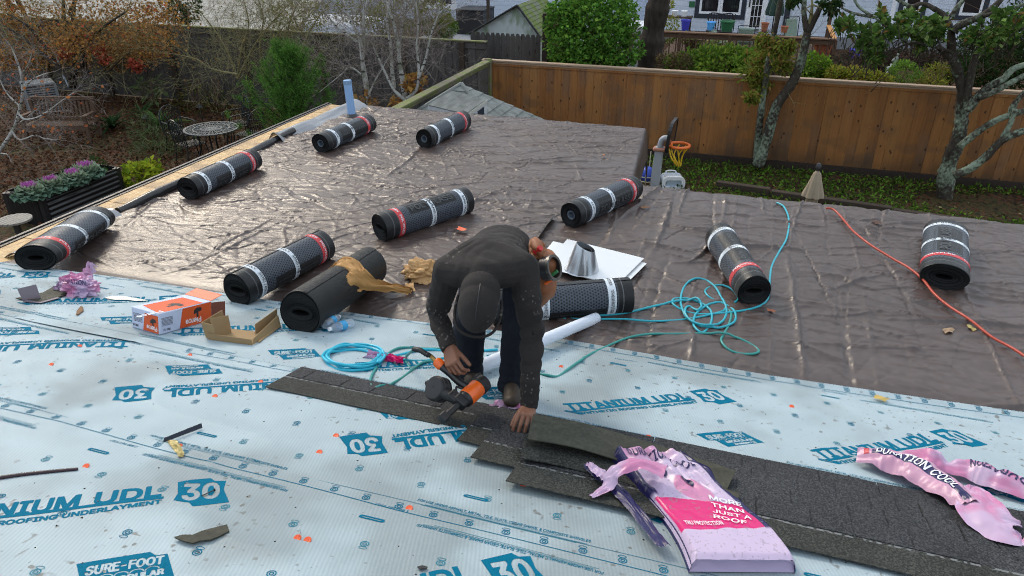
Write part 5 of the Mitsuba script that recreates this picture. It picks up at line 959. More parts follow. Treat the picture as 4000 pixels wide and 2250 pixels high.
def scrap(label, poly, mtl, th=0.005, off=(0, 0), sc=1.0, h=0.042, name='shingle_scrap', cat_='scrap'):
    pts = [R(x / sc + off[0], y / sc + off[1], h) for x, y in poly]; P2 = Polygon([(q[0], q[1]) for q in pts]).buffer(0); m = extr(P2, th); v = np.asarray(m.vertices).copy(); v[:, 2] += zroof(v[:, 1]) + np.mean([q[2] - zroof(q[1]) for q in pts]) + 0.004; m.vertices = v
    return single(name, label, cat_, m, mtl)
scrap('torn olive shingle scrap lying in the left foreground', [(1770, 955), (1850, 930), (1960, 930), (2050, 890), (2200, 850), (2300, 825), (2320, 890), (2230, 940), (2130, 980), (2030, 990), (1960, 1015), (1850, 990)], 'm_shingle_back', 0.006, (0, 1750), 2.576)
scrap('small black flake near the bottom edge of the photo', [(1625, 1240), (1680, 1225), (1730, 1240), (1720, 1258), (1650, 1262)], 'm_black', 0.004, (1000, 1750), 2.576, name='flake')
scrap('white peeled patch of film beside the orange box', [(850, 970), (900, 955), (1000, 955), (1060, 965), (1200, 990), (1100, 995), (1040, 985), (930, 985)], plain('m_patch', (0.78, 0.76, 0.66), 0.6), 0.002, (0, 700), 2.07, name='film_patch')
scrap('olive shingle piece lying under the bent metal flashing', [(130, 975), (330, 1005), (480, 965), (600, 925), (560, 905), (430, 885), (350, 930)], 'm_shingle_back', 0.006, (0, 700), 2.07)
scrap('brown leaf lying on the printed lettering left of the orange box', [(620, 1110), (625, 1080), (655, 1040), (675, 1045), (680, 1075), (640, 1105)], plain('m_leafbrown', (0.16, 0.08, 0.03), 0.7), 0.004, (0, 700), 2.07, name='fallen_leaf', cat_='leaf')
k = thing('bent_flashing', 'bent dull metal flashing standing on the underlayment at the left', 'flashing'); plain('m_dullmetal', (0.22, 0.18, 0.21), 0.35, 0.4)
a, b, c, d = BU(89, 1178), BU(162, 1171), BU(160, 1168, .11), BU(84, 1176, .09)
part(k, 'upright', sheet(lerp2(a, b, c, d), np.linspace(0, 1, 5), np.linspace(0, 1, 5), 0.002), 'm_dullmetal'); part(k, 'foot', sheet(lerp2(R(90, 1180, 0.05), R(160, 1186, 0.05), R(235, 1165, 0.052), R(160, 1150, 0.052)), np.linspace(0, 1, 5), np.linspace(0, 1, 5), 0.002), 'm_dullmetal')
k = thing('drip_edge_scrap', 'bent torn metal edging scrap, dark and straw coloured, in the left foreground', 'metal scrap')
part(k, 'dark_leg', sheet(lerp2(BU(638, 1728), BU(790, 1668), BU(790, 1664, .022), BU(645, 1722, .018)), np.linspace(0, 1, 14), np.linspace(0, 1, 4), 0.002), 'm_navy')
part(k, 'pale_leg', crumple(lerp2(R(655, 1722, 0.045), R(700, 1790, 0.045), R(726, 1783, 0.05), R(690, 1715, 0.06)), 20, 8, 0.012, (5, 2), 61), plain('m_straw', (0.42, 0.34, 0.14), 0.4, 0.3))
single('rubber_strip', 'thin dark strip lying at the left edge of the photo', 'strip', tube(spline([R(-60, 1880, 0.045), R(60, 1862, 0.045), R(200, 1848, 0.045), R(292, 1840, 0.045), R(308, 1838, 0.045)], 8), np.interp(np.linspace(0, 1, 33), [0, 0.9, 1], [0.0085, 0.006, 0.001]), 8), plain('m_strip', (0.03, 0.012, 0.018), 0.4), smooth=True)
rng = np.random.default_rng(77); gr = []
for _ in range(420):
    u, w = rng.uniform(-5, 2.5), rng.uniform(0.2, 3.3); s = rng.uniform(0.0015, 0.0045); b = trimesh.creation.icosphere(0, s); b.apply_transform(np.diag([rng.uniform(0.7, 1.8), 1, 0.6, 1])); b.apply_translation(und(u, w, 1 if w < 1.19 else 2 if w < 2.22 else 3, 0.002).ravel()); gr.append(b)
labels['granule_litter'] = {'label': 'loose dark shingle granules strewn over the white underlayment', 'category': 'granules', 'kind': 'stuff'}; put('granule_litter', cat(gr), 'm_black')
def leafflat(s, r):
    a = np.linspace(0, 2 * np.pi, 12)[:-1]; rr = s * (0.55 + 0.45 * np.abs(np.cos(2.5 * a + r))); return TM(np.vstack([np.stack([rr * np.cos(a), 0.6 * rr * np.sin(a), 0.006 * np.cos(3 * a)], -1), [[0, 0, 0.004]]]), np.array([[i, (i + 1) % 11, 11] for i in range(11)]), process=False)
for i, (x, y, lb) in enumerate(((3443, 1555, 'yellow leaf on the right tarp near the white underlayment edge'), (3705, 1290, 'tan leaf on the right tarp just left of the orange hose'), (3795, 1280, 'yellowish leaf on the right tarp beside the orange hose'), (3012, 1212, 'small rusty leaf on the tarp right of the hose coil'), (2520, 808, 'brown leaf on the tarp right of the roll near the hoop'), (2358, 605, 'tiny orange leaf on the far part of the tarp'), (3425, 868, 'dark brown leaf on the tarp near the orange hose top'), (1800, 893, 'orange red chalk mark like leaf scrap behind the worker back'))):
    c = R(x, y, 0.05); single('fallen_leaf', lb, 'leaf', place(leafflat((0.05, 0.06, 0.05, 0.04, 0.06, 0.03, 0.07, 0.07)[i], i), c, i * 50), plain(f'm_lf{i}', ((0.5, 0.36, 0.1), (0.3, 0.2, 0.12), (0.34, 0.28, 0.1), (0.35, 0.11, 0.05), (0.2, 0.09, 0.04), (0.45, 0.15, 0.04), (0.07, 0.03, 0.02), (0.75, 0.14, 0.06))[i], 0.6))
# ------------------------------------------------------------------ fences
rng = np.random.default_rng(5)
fk = thing('cedar_fence', 'orange brown cedar plank fence with flat cap across the right side', 'fence'); FY = 16.2
for i in range(82):
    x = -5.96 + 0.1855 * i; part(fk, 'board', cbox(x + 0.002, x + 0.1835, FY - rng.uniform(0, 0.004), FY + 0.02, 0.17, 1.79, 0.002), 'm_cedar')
part(fk, 'cap', cbox(-5.98, 9.3, FY - 0.06, FY + 0.09, 1.885, 1.92, 0.004), 'm_cedar_cap'); part(fk, 'rail', cbox(-5.96, 9.2, FY - 0.025, FY + 0.03, 1.79, 1.882, 0.004), 'm_cedar')
part(fk, 'rail', bx(-5.96, 9.2, FY - 0.032, FY - 0.027, 1.845, 1.88), 'm_cedar_cap')
for i in range(6): part(fk, 'kickboard', cbox(-5.96 + i * 2.44, -3.53 + i * 2.44, FY - 0.03, FY + 0.02, -0.05, 0.165, 0.004), 'm_darkwood')
for i in range(7): part(fk, 'post', bx(-5.9 + i * 2.44, -5.81 + i * 2.44, FY + 0.03, FY + 0.12, -0.1, 1.88), 'm_darkwood')
fk = thing('grey_fence', 'weathered dark grey board fence behind the leafy left garden', 'fence'); LY = 17.4
for i in range(92):
    x = -24.6 + 0.2 * i
    if x < -6.35: part(fk, 'board', cbox(x + 0.003, x + 0.196, LY - rng.uniform(0, 0.012), LY + 0.02, 0.03, 2.04 + rng.uniform(-0.008, 0.008), 0.003), 'm_greywood')
part(fk, 'cap', cbox(-24.6, -6.3, LY - 0.06, LY + 0.07, 2.085, 2.12, 0.005), 'm_mosswood'); part(fk, 'rail', cbox(-24.6, -6.32, LY - 0.035, LY - 0.014, 1.93, 2.08, 0.004), 'm_greywood')
for x in (-23.0, -20.6, -18.3, -15.85, -13.4, -11.0, -8.6, -7.0): part(fk, 'post', cbox(x, x + 0.13, LY - 0.10, LY - 0.036, -0.05, 2.08, 0.005), 'm_darkbrownwood' if 'm_darkbrownwood' in scene else plain('m_darkbrownwood', (0.045, 0.032, 0.024), 0.85))
fk = thing('picket_fence', 'dark fence of narrow round topped pickets behind the corner of the cedar fence', 'fence'); PY = 17.9; XP = Q(2118, 180, PY)[0]
for i in range(int((XP + 6.9) / .13)):
    x = -6.9 + 0.13 * i; m = extr(Polygon([(0.004, 0), (0.126, 0), (0.126, 2.18), (0.095, 2.25), (0.035, 2.25), (0.004, 2.18)]), 0.02); part(fk, 'picket', mv(rot(m, 90, (1, 0, 0)), x, PY, 0), 'm_greywood')
part(fk, 'post', cbox(XP + .01, XP + .15, PY - 0.05, PY + 0.1, 0, 2.75, 0.005), 'm_darkwood'); part(fk, 'lattice', cat([rot(bx(-0.008, 0.008, -0.004, 0.004, -0.35, 0.35), a_, (0, 1, 0)).apply_translation((XP + .4 + 0.06 * q, PY, 2.45)) for q in range(-3, 4) for a_ in (45, -45)] + [bx(XP + .15, XP + .6, PY - 0.01, PY + 0.02, 0, 2.2)]), 'm_darkwood')
fk = thing('mossy_fence', 'low grey fence with green mossy cap running away beside the playhouse', 'fence')
for i in range(34):
    y = 9.6 + 0.19 * i; part(fk, 'board', cbox(-5.80, -5.78 + rng.uniform(0, 0.006), y + 0.003, y + 0.187, 0, 1.81, 0.002), 'm_greywood')
part(fk, 'cap', cbox(-5.88, -5.70, 9.4, 16.15, 1.89, 1.93, 0.005), 'm_mosswood'); part(fk, 'rail', cbox(-5.776, -5.75, 9.5, 16.14, 1.81, 1.888, 0.004), 'm_mosswood'); part(fk, 'post', cbox(-5.86, -5.72, 16.0, 16.13, 0, 1.96, 0.01), 'm_mosswood')

# ------------------------------------------------------------------ playhouse, shed
k = thing('playhouse', 'small grey playhouse with shingled roof and dormer beside the mossy fence', 'playhouse')
A_ = Q(1803, 332, 12.6); ex, ez = 1.55, A_[2] - 1.0; ya = A_[1]; fy = ya - 1.35
plain('m_playwall', (0.5, 0.52, 0.55), 0.6)
def f_psh(p, n, uv): return mix(mi.Color3f(0.09, 0.10, 0.095), mi.Color3f(0.26, 0.28, 0.27), fbm(p.x * 9, p.y * 9, p.z * 9, 3))
mat('m_playshingle', pr(proc(f_psh), 0.7)); 
part(k, 'wall', bx(A_[0] - ex + 0.12, A_[0] + ex - 0.12, fy + 0.15, ya + 1.2, -0.05, ez), 'm_playwall')
part(k, 'roof', trimesh.convex.convex_hull(np.array([A_, (A_[0] - ex, fy, ez), (A_[0] + ex, fy, ez), (A_[0] - ex, ya + 1.35, ez), (A_[0] + ex, ya + 1.35, ez)]) - [0, 0, 0.02]), 'm_black')
NR = 10
for B0, B1 in (((-1, -1), (1, -1)), ((1, -1), (1, 1))):
    b0 = np.array([A_[0] + B0[0] * ex, ya + B0[1] * 1.35, ez]); b1 = np.array([A_[0] + B1[0] * ex, ya + B1[1] * 1.35, ez]); fn_ = unit(np.cross(b1 - b0, A_ - b0))
    for r_ in range(NR):
        t0, t1 = r_ / NR, min(1.0, (r_ + 1.1) / NR); nx = max(1, int(round(np.linalg.norm(b1 - b0) * (1 - t0) / 0.22)))
        pt2 = lambda s, t: (b0 * (1 - s) + b1 * s) * (1 - t) + A_ * t
        for q in range(nx):
            s0, s1 = (q + .02 + .5 * (r_ % 2) * (q > 0)) / nx, min(1, (q + .98 + .5 * (r_ % 2)) / nx); o = fn_ * (0.018 + rng.uniform(0, .006))
            P_ = np.array([pt2(s0, t0) + o, pt2(s1, t0) + o, pt2(s1, t1) + fn_ * .004, pt2(s0, t1) + fn_ * .004])
            part(k, 'shingle', trimesh.convex.convex_hull(np.vstack([P_, P_ + fn_ * 0.010])), 'm_playshingle')
for sx in (-1, 1): part(k, 'hip_trim', tube([np.array([A_[0] + sx * ex, fy, ez + .03]), A_ + [0, 0, 0.03]], 0.035, 6), 'm_playshingle')
# dormer: gable roof facing right
d0, d1, d2, d3 = Q(1671, 413, 11.9), Q(1766, 357, 12.2), Q(1901, 391, 12.1), Q(1821, 449, 11.75)
for i in range(4):
    for j in range(6):
        f = lambda a, b: (d0 * (1 - a) + d3 * a) * (1 - b) + (d1 * (1 - a) + d2 * a) * b
        c4 = np.array([f((j + .02) / 6, (i) / 4), f((j + .98) / 6, i / 4), f((j + .98) / 6, min(1, (i + 1.08) / 4)), f((j + .02) / 6, min(1, (i + 1.08) / 4))]); nn = unit(np.cross(d3 - d0, d1 - d0)); nn = nn * np.sign(nn[2])
        part(k, 'dormer_shingle', trimesh.convex.convex_hull(np.vstack([c4 + nn * 0.01, c4 + nn * (0.02 + 0.006 * (3 - i) / 3)])), 'm_playshingle')
dh = np.array([0, 0, 0.28]); part(k, 'dormer', trimesh.convex.convex_hull(np.array([d0, d1, d2, d3, d0 - dh, d3 - dh, d1 - dh * 2, d2 - dh * 2])), 'm_playwall')
e_ = unit(d2 - d3); nn = unit(np.cross(e_, [0, 0, 1.0])); o = d3 - [0, 0, 0.05] + nn * 0.012
for a, b in ((0.12, 0.42), (0.55, 0.85)):
    L_ = np.linalg.norm(d2 - d3); w_ = part(k, 'window', trimesh.convex.convex_hull(np.vstack([[o + e_ * L_ * a + [0, 0, -0.03], o + e_ * L_ * b + [0, 0, -0.03], o + e_ * L_ * b + [0, 0, -0.2], o + e_ * L_ * a + [0, 0, -0.2]], np.array([o + e_ * L_ * a + [0, 0, -0.03], o + e_ * L_ * b + [0, 0, -0.03], o + e_ * L_ * b + [0, 0, -0.2], o + e_ * L_ * a + [0, 0, -0.2]]) - nn * 0.02])), 'm_navy')
part(k, 'dormer_fascia', trimesh.convex.convex_hull(np.array([d3 + [0, 0, .01], d2 + [0, 0, .01], d3 - [0, 0, .04], d2 - [0, 0, .04], d3 + nn * .02 + [0, 0, .01], d2 + nn * .02 + [0, 0, .01], d3 + nn * .02 - [0, 0, .04], d2 + nn * .02 - [0, 0, .04]])), 'm_offwhite')
k = thing('garden_shed', 'pale weathered shed with mossy green gable roof behind the picket fence', 'shed'); SY = 20.5
a, b, c = Q(1838, 130, SY), Q(2026, 20, SY), Q(2118, 146, SY)
def f_shedw(p, n, uv): return mix(mi.Color3f(0.52, 0.58, 0.60), mi.Color3f(0.26, 0.34, 0.25), smoothstep(0.45, 0.7, fbm(p.x * 5, p.y * 3, p.z * 1.6, 4)))
def f_mossr(p, n, uv): return mix(mi.Color3f(0.16, 0.17, 0.12), mi.Color3f(0.12, 0.16, 0.035), smoothstep(0.35, 0.6, fbm(p.x * 4, p.y * 4, p.z * 4, 4)))
mat('m_shedwall', pr(proc(f_shedw), 0.6)); mat('m_mossroof', pr(proc(f_mossr), 0.85))
part(k, 'gable_wall', mv(rot(extr(Polygon([(a[0], 0), (c[0], 0), (c[0], c[2]), (b[0], b[2]), (a[0], a[2])]), 0.08), 90, (1, 0, 0)), 0, SY + 0.08, 0), 'm_shedwall'); part(k, 'side_wall', bx(c[0] - 0.08, c[0] - 0.002, SY + 0.09, SY + 2.4, 0, c[2] - 0.02), 'm_shedwall')
part(k, 'gable_trim', cat([bx(a[0], c[0], SY - 0.03, SY - 0.002, a[2] - 0.10, a[2] - 0.04)] + [bx(q, q + 0.04, SY - 0.02, SY - 0.001, 0.2, a[2] - 0.1) for q in np.linspace(a[0], c[0] - 0.05, 5)]), 'm_offwhite'); part(k, 'window', bx(c[0] - 0.75, c[0] - 0.1, SY - 0.012, SY - 0.003, 0.6, a[2] - 0.16), plain('m_redthing', (0.30, 0.03, 0.02), 0.5))
for sx, e in ((0, a), (1, c)):
    for r_ in range(9):
        t0, t1 = r_ / 9, (r_ + 1.1) / 9; p0, p1 = e * (1 - t0) + b * t0, e * (1 - min(t1, 1)) + b * min(t1, 1); ext = (e - b) * 0.06 if r_ == 0 else 0
        for q in range(7):
            y0, y1 = -0.12 + q * 0.38, -0.12 + q * 0.38 + 0.375; up = np.array([0, 0, 0.045 + 0.004 * (q % 2)]); lo = np.array([0, 0, 0.022])
            part(k, 'roof_shingle', trimesh.convex.convex_hull(np.array([p0 + ext + [0, y0, 0] + up, p0 + ext + [0, y1, 0] + up, p1 + [0, y0, 0] + lo, p1 + [0, y1, 0] + lo, p0 + ext + [0, y0, 0] + lo * .5, p0 + ext + [0, y1, 0] + lo * .5, p1 + [0, y0, 0.012], p1 + [0, y1, 0.012]])), 'm_mossroof')
part(k, 'roof_trim', cat([tube([a + [0, -0.13, 0.01], b + [0, -0.13, 0.01]], 0.03, 6), tube([b + [0, -0.13, 0.01], c + [0, -0.13, 0.01]], 0.03, 6)]), 'm_black')

# ------------------------------------------------------------------ neighbours' houses
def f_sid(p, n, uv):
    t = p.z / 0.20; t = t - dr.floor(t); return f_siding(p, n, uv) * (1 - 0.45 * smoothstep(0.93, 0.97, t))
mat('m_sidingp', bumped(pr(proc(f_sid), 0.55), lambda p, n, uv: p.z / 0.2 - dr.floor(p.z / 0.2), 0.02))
HY = 33.0
k = thing('white_house', 'pale blue white clapboard house with dark window trim behind the deck', 'house')
part(k, 'wall', bx(-4.6, 16, HY, HY + 6, -0.1, 6.0), 'm_sidingp'); part(k, 'base', bx(-4.6, 16, HY - 0.04, HY - 0.004, -0.1, 0.45), plain('m_concrete', (0.2, 0.21, 0.23), 0.9))
part(k, 'corner_trim', cat([bx(-4.66, -4.45, HY - 0.03, HY - 0.003, 0.4, 6)] + [bx(Q(x, 60, HY)[0], Q(x, 60, HY)[0] + 0.16, HY - 0.03, HY - 0.003, 0.46, 6) for x in (3475,)]), 'm_white')
def window(px0, px1, py1, nl, top=4.4, trim='m_navy', wy=HY, par=None):
    x0, x1, z0 = Q(px0, 40, wy)[0], Q(px1, 40, wy)[0], Q((px0 + px1) / 2, py1, wy)[2]; w = part(par or k, 'window', cat([bx(x0, x0 + .17, wy - .05, wy - .004, z0, top), bx(x1 - .17, x1, wy - .05, wy - .004, z0, top), bx(x0 + .17, x1 - .17, wy - .05, wy - .004, z0, z0 + .17), bx(x0 + .17, x1 - .17, wy - .05, wy - .004, top - .17, top)]), trim)
    wd = (x1 - x0 - .34) / nl
    for q in range(nl):
        a, b = x0 + .17 + wd * q + 0.004, x0 + .17 + wd * (q + 1) - 0.004
        part(w, 'sash', cat([bx(a, a + .09, wy - .035, wy - .006, z0 + .172, top - .172), bx(b - .09, b, wy - .035, wy - .006, z0 + .172, top - .172), bx(a + .09, b - .09, wy - .035, wy - .006, z0 + .172, z0 + .27), bx(a + .09, b - .09, wy - .035, wy - .006, z0 + 1.3, z0 + 1.36)]), 'm_white'); part(w, 'pane', bx(a + .09, b - .09, wy - .02, wy - .008, z0 + .27, top - .172), 'm_pane')
window(2714, 2912, 73, 2); window(3507, 3616, 68, 1); window(3728, 3856, 80, 1)
x0, x1, z0 = Q(2912, 60, HY)[0], Q(2992, 60, HY)[0], Q(2950, 119, HY)[2]
dk = part(k, 'door', cat([bx(x0, x0 + .2, HY - .05, HY - .005, z0, z0 + 2.2), bx(x1 - .2, x1, HY - .05, HY - .005, z0, z0 + 2.2), bx(x0 + .2, x1 - .2, HY - .05, HY - .005, z0, z0 + .12)] + [bx(x0 + .2 + (x1 - x0 - .4) * q / 3 - .012, x0 + .2 + (x1 - x0 - .4) * q / 3 + .012, HY - .045, HY - .006, z0 + .12, z0 + 2.2) for q in (1, 2)] + [bx(x0 + .2, x1 - .2, HY - .043, HY - .007, z0 + .12 + .42 * q - .012, z0 + .12 + .42 * q + .012) for q in range(1, 5)]), 'm_white')
part(dk, 'pane', bx(x0 + .2, x1 - .2, HY - .03, HY - .012, z0 + .12, z0 + 2.2), 'm_pane'); part(dk, 'handle', bx(x0 + .08, x0 + .13, HY - .08, HY - .052, z0 + .9, z0 + 1.2), 'm_black')
part(k, 'downpipe', bx(Q(3066, 40, HY)[0], Q(3088, 40, HY)[0], HY - .09, HY - .03, z0, 6), 'm_navy')
k = thing('rear_house', 'white house wing set back behind bare twigs, window above a black box', 'house'); WY = 36.0
part(k, 'wall', bx(-26, -4.7, WY, WY + 5, -0.1, 6), 'm_sidingp'); window(1640, 1785, 36, 2, 4.6, 'm_white', WY, k); window(700, 900, 20, 2, 4.8, 'm_white', WY, k)
a, b = Q(1782, 80, 31.5), Q(1886, 60, 31.5); single('storage_box', 'long black box standing under the far window', 'box', cat([cbox(a[0], b[0], 31.5, 33, 0, Q(1800, 42, 31.5)[2], 0.02), cbox(a[0] - .03, b[0] + .03, 31.47, 33.03, Q(1800, 42, 31.5)[2], Q(1800, 36, 31.5)[2], 0.02)]), 'm_black')
single('porch_post', 'dark brown post in front of the far white wall', 'post', bx(Q(1900, 40, 30)[0], Q(1910, 40, 30)[0], 30, 30.12, 0, 5), 'm_darkbrownwood')
structure('patio', sheet(lambda u, v: np.stack([u, v, 0.06 + 0 * u], -1), np.linspace(-14, -4.6, 8), np.linspace(27, 36, 8)), 'm_concrete')
k = thing('grey_roofed_house', 'neighbour house with grey shingled roof at the top left corner', 'house'); GY = 20.4; gz = Q(0, 112, GY)[2]
part(k, 'wall', bx(-45, -14.5, GY + 0.5, GY + 8, -.1, gz - .1), 'm_siding')
part(k, 'gutter', bx(-45, -14.2, GY - 0.12, GY - 0.005, gz - .06, gz + .05), 'm_white')
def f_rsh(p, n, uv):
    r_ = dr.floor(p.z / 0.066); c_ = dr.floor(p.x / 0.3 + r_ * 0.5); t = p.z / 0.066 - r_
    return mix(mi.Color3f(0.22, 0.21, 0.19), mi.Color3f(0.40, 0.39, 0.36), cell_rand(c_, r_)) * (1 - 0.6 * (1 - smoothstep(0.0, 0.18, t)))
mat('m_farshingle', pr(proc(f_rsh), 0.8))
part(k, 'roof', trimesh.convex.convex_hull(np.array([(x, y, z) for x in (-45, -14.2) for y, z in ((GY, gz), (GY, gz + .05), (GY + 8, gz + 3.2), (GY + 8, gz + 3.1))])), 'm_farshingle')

# ------------------------------------------------------------------ deck
DY = 26.0; r0, r1 = Q(2580, 124, DY), Q(3262, 146, DY); rz = 0.5 * (r0[2] + r1[2]); dz = rz - 0.92
plain('m_deck', (0.075, 0.04, 0.022), 0.6); plain('m_deckcap', (0.16, 0.09, 0.05), 0.5)
k = thing('deck', 'raised wooden deck with dark railing in front of the white house', 'deck')
for i in range(44): part(k, 'plank', bx(r0[0], r1[0], DY + 0.02 + i * 0.16, DY + 0.172 + i * 0.16, dz - 0.04, dz), 'm_deck')
part(k, 'top_rail', cbox(r0[0] - .05, r1[0] + .05, DY - .09, DY + .09, rz - .045, rz, .005), 'm_deckcap'); part(k, 'rail', bx(r0[0], r1[0], DY - .02, DY + .02, rz - .2, rz - .047), 'm_deck'); part(k, 'bottom_rail', bx(r0[0], r1[0], DY - .025, DY + .025, dz + .05, dz + .13), 'm_deck'); part(k, 'skirt', bx(r0[0], r1[0], DY + .0, DY + .018, 0, dz - .04), 'm_darkwood')
x = r0[0] + .1
while x < r1[0]: part(k, 'baluster', bx(x, x + .04, DY - .018, DY + .018, dz + .132, rz - .2), 'm_deck'); x += .215
for x in np.linspace(r0[0] + .6, r1[0] - .02, 4): part(k, 'post', bx(x, x + .11, DY - .055, DY + .055, 0, rz - .047), 'm_deck')
part(k, 'return_rail', cbox(r1[0] - .07, r1[0] + .07, DY + .1, DY + 3.2, rz - .04, rz + .005, .005), plain('m_deckorange', (0.42, 0.2, 0.06), 0.6)); part(k, 'return_post', cat([bx(r1[0] - .06, r1[0] + .06, DY + 3.2, DY + 3.32, dz, rz + .5)] + [bx(r1[0] - .02, r1[0] + .02, DY + .3 + q * .22, DY + .34 + q * .22, dz, rz - .04) for q in range(13)]), 'm_deck')
# things on the deck
def pot(label, px, py, y, r, h, m, name='flower_pot', cat_='pot', plant=None):
    z = Q(px, py, y); k = thing(name, label, cat_); part(k, 'pot' if name == 'flower_pot' else 'body', mv(lathe([(.001, 0), (r * .72, 0), (r * .95, h * .85), (r * 1.06, h * .86), (r * 1.06, h), (r * .9, h), (r * .85, h * .9), (.001, h * .88)], 20), z[0], y, z[2]), m, smooth=35); return k, z
plain('m_terra', (0.30, 0.095, 0.045), 0.7); plain('m_bucketblue', (0.045, 0.05, 0.42), 0.4); plain('m_bucketsky', (0.10, 0.38, 0.80), 0.4); plain('m_tubgreen', (0.02, 0.12, 0.05), 0.5); plain('m_sage', (0.20, 0.27, 0.22), 0.8); plain('m_darkgreen', (0.02, 0.05, 0.04), 0.8)
pot('violet blue bucket on the deck beside the potting bench', 2675, 119, 27.5, .16, .36, 'm_bucketblue', 'bucket', 'bucket'); pot('light blue bucket on the deck below the wide window', 2775, 117, 27.5, .15, .27, 'm_bucketsky', 'bucket', 'bucket'); pot('dark green tub on the deck below the wide window', 2838, 121, 27.5, .24, .34, 'm_tubgreen', 'tub', 'tub'); pot('orange red pot on the small deck table by the door', 2985, 119, 28, .13, .26, 'm_terra'); pot('terracotta pot with a small plant right of the thin leaning tree', 3062, 127, 27, .12, .2, 'm_terra'); pot('large terracotta pot behind the deck railing at the right', 3206, 232, 26.4, .3, .55, 'm_terra'); pot('blue storage bin beyond the deck corner', 3336, 229, 24.5, .17, .28, 'm_bucketblue', 'bin', 'bin')
pot('dark planter tub behind the deck balusters', 2700, 205, 26.6, .3, .45, plain('m_darkterra', (0.09, 0.04, 0.03), 0.7))
k = thing('potting_bench', 'dark potting bench with small pots against the white house wall', 'bench'); a, b = Q(2588, 62, 30), Q(2704, 62, 30)
part(k, 'top', bx(a[0], b[0], 29.8, 30.4, a[2] - .05, a[2]), 'm_darkwood'); [part(k, 'leg', bx(x, x + .07, 29.82, 29.9, dz, a[2] - .05), 'm_darkwood') for x in (a[0], b[0] - .07)]
for i, (px, c_) in enumerate(((2600, 'm_black'), (2635, 'm_white'), (2672, 'm_white'))): single('plant_pot', ('black plant pot left on the potting bench', 'white plant pot in the middle of the potting bench', 'white plant pot right on the potting bench')[i], 'pot', mv(lathe([(.001, 0), (.09, 0), (.13, .2), (.11, .2), (.001, .17)], 14), Q(px, 60, 30.1)[0], 30.1, a[2]), c_)
k = thing('metal_bench', 'black slatted metal bench below the wide window', 'bench'); a, b = Q(2762, 105, 30.5), Q(2864, 105, 30.5); t_ = Q(2800, 52, 30.5)[2]
part(k, 'backrest', cat([bx(x, x + .035, 30.5, 30.53, dz + .4, t_) for x in np.linspace(a[0], b[0], 11)] + [tube(spline([(a[0], 30.51, t_ - .25), (a[0] + .1, 30.51, t_), ((a[0] + b[0]) / 2 - .05, 30.51, t_ - .02), ((a[0] + b[0]) / 2 + .05, 30.51, t_ - .02), (b[0] - .1, 30.51, t_), (b[0], 30.51, t_ - .25)], 5), .025, 6)]), 'm_black'); part(k, 'seat', bx(a[0], b[0], 30.0, 30.48, dz + .38, dz + .42), 'm_black'); [part(k, 'leg', bx(x, x + .05, 30.0, 30.05, dz, dz + .38), 'm_black') for x in (a[0], b[0] - .05)]
def cushchair(label, px, py, y, w, h, ang):
    c = Q(px, py, y); k = thing('patio_chair', label, 'chair', 'sage cushioned chairs on the deck'); T_ = lambda m: place(m, (c[0], y, dz), ang)
    part(k, 'cushion', T_(rot(cbox(-w / 2, w / 2, 0, .1, .45, .45 + h, .03), -12, (1, 0, 0), (0, 0, .45))), 'm_sage'); part(k, 'seat', T_(cbox(-w / 2, w / 2, -.5, 0, .36, .45, .03)), 'm_sage'); part(k, 'frame', T_(cat([tube(spline([(s * (w / 2 + .03), .12, .5 + h), (s * (w / 2 + .03), .02, .5), (s * (w / 2 + .03), -.45, .6), (s * (w / 2 + .03), -.5, 0)], 4), .015, 6) for s in (-1, 1)] + [tube([(-w / 2, .12 , .5 + h), (w / 2, .12, .5 + h)], .015, 6)])), 'm_black')
cushchair('sage cushioned patio chair seen from behind left of the glazed door', 2915, 128, 27.6, .5, .5, 180); cushchair('sage cushioned patio chair turned sideways left of the back facing one', 2800, 128, 27.4, .5, .4, 120); cushchair('sage high backed patio chair right of the thin leaning tree', 3095, 130, 28.2, .45, .75, 30)
k = thing('patio_table', 'small round glass topped table by the glazed door', 'table'); c = Q(2985, 120, 28); part(k, 'top', mv(lathe([(.001, .68), (.45, .68), (.46, .7), (.001, .7)], 24), c[0], 28, c[2] - .7), 'm_pane'); part(k, 'leg', mv(lathe([(.2, 0), (.03, .04), (.03, .68)], 10), c[0], 28, c[2] - .7), 'm_black')
c0, c1 = Q(3020, 118, 29), Q(3035, -10, 29); k = thing('patio_umbrella', 'closed dark green patio umbrella beside the glazed door', 'umbrella'); a = np.linspace(0, 2 * np.pi, 17)[:-1]
part(k, 'canopy', mv(TM(*(lambda g: (np.asarray(g.vertices) * (1 + .25 * np.cos(6 * np.arctan2(np.asarray(g.vertices)[:, 1], np.asarray(g.vertices)[:, 0])))[:, None] ** [1, 1, 0], g.faces))(lathe([(.24, .5), (.26, .62), (.15, 1.2), (.12, 2.1), (.02, 2.5)], 36)), process=False), c1[0], 29, c0[2]), 'm_darkgreen', smooth=40); part(k, 'pole', mv(lathe([(.02, 0), (.02, 2.6)], 8), c1[0], 29, c0[2]), 'm_black')
k = thing('garden_statue', 'small pale stone figure standing in the bed behind the cedar fence', 'statue'); o = Q(3492, 262, 20); H_ = Q(3492, 205, 20)[2] - o[2]; s_ = H_ / 0.62; pp = lambda x, z: o + np.array([x * s_, 0, z * s_])
part(k, 'figure', blend([bone(pp(0, .02), .09 * s_, pp(.0, .22), .07 * s_), bone(pp(0, .22), .075 * s_, pp(.02, .40), .08 * s_), ball(pp(.03, .54), .065 * s_), bone(pp(-.02, .36), .03 * s_, pp(-.1, .28), .03 * s_), bone(pp(-.1, .28), .06 * s_, pp(-.07, .31), .065 * s_)], .02, 4), plain('m_stone', (0.28, 0.32, 0.28), 0.9), smooth=True)
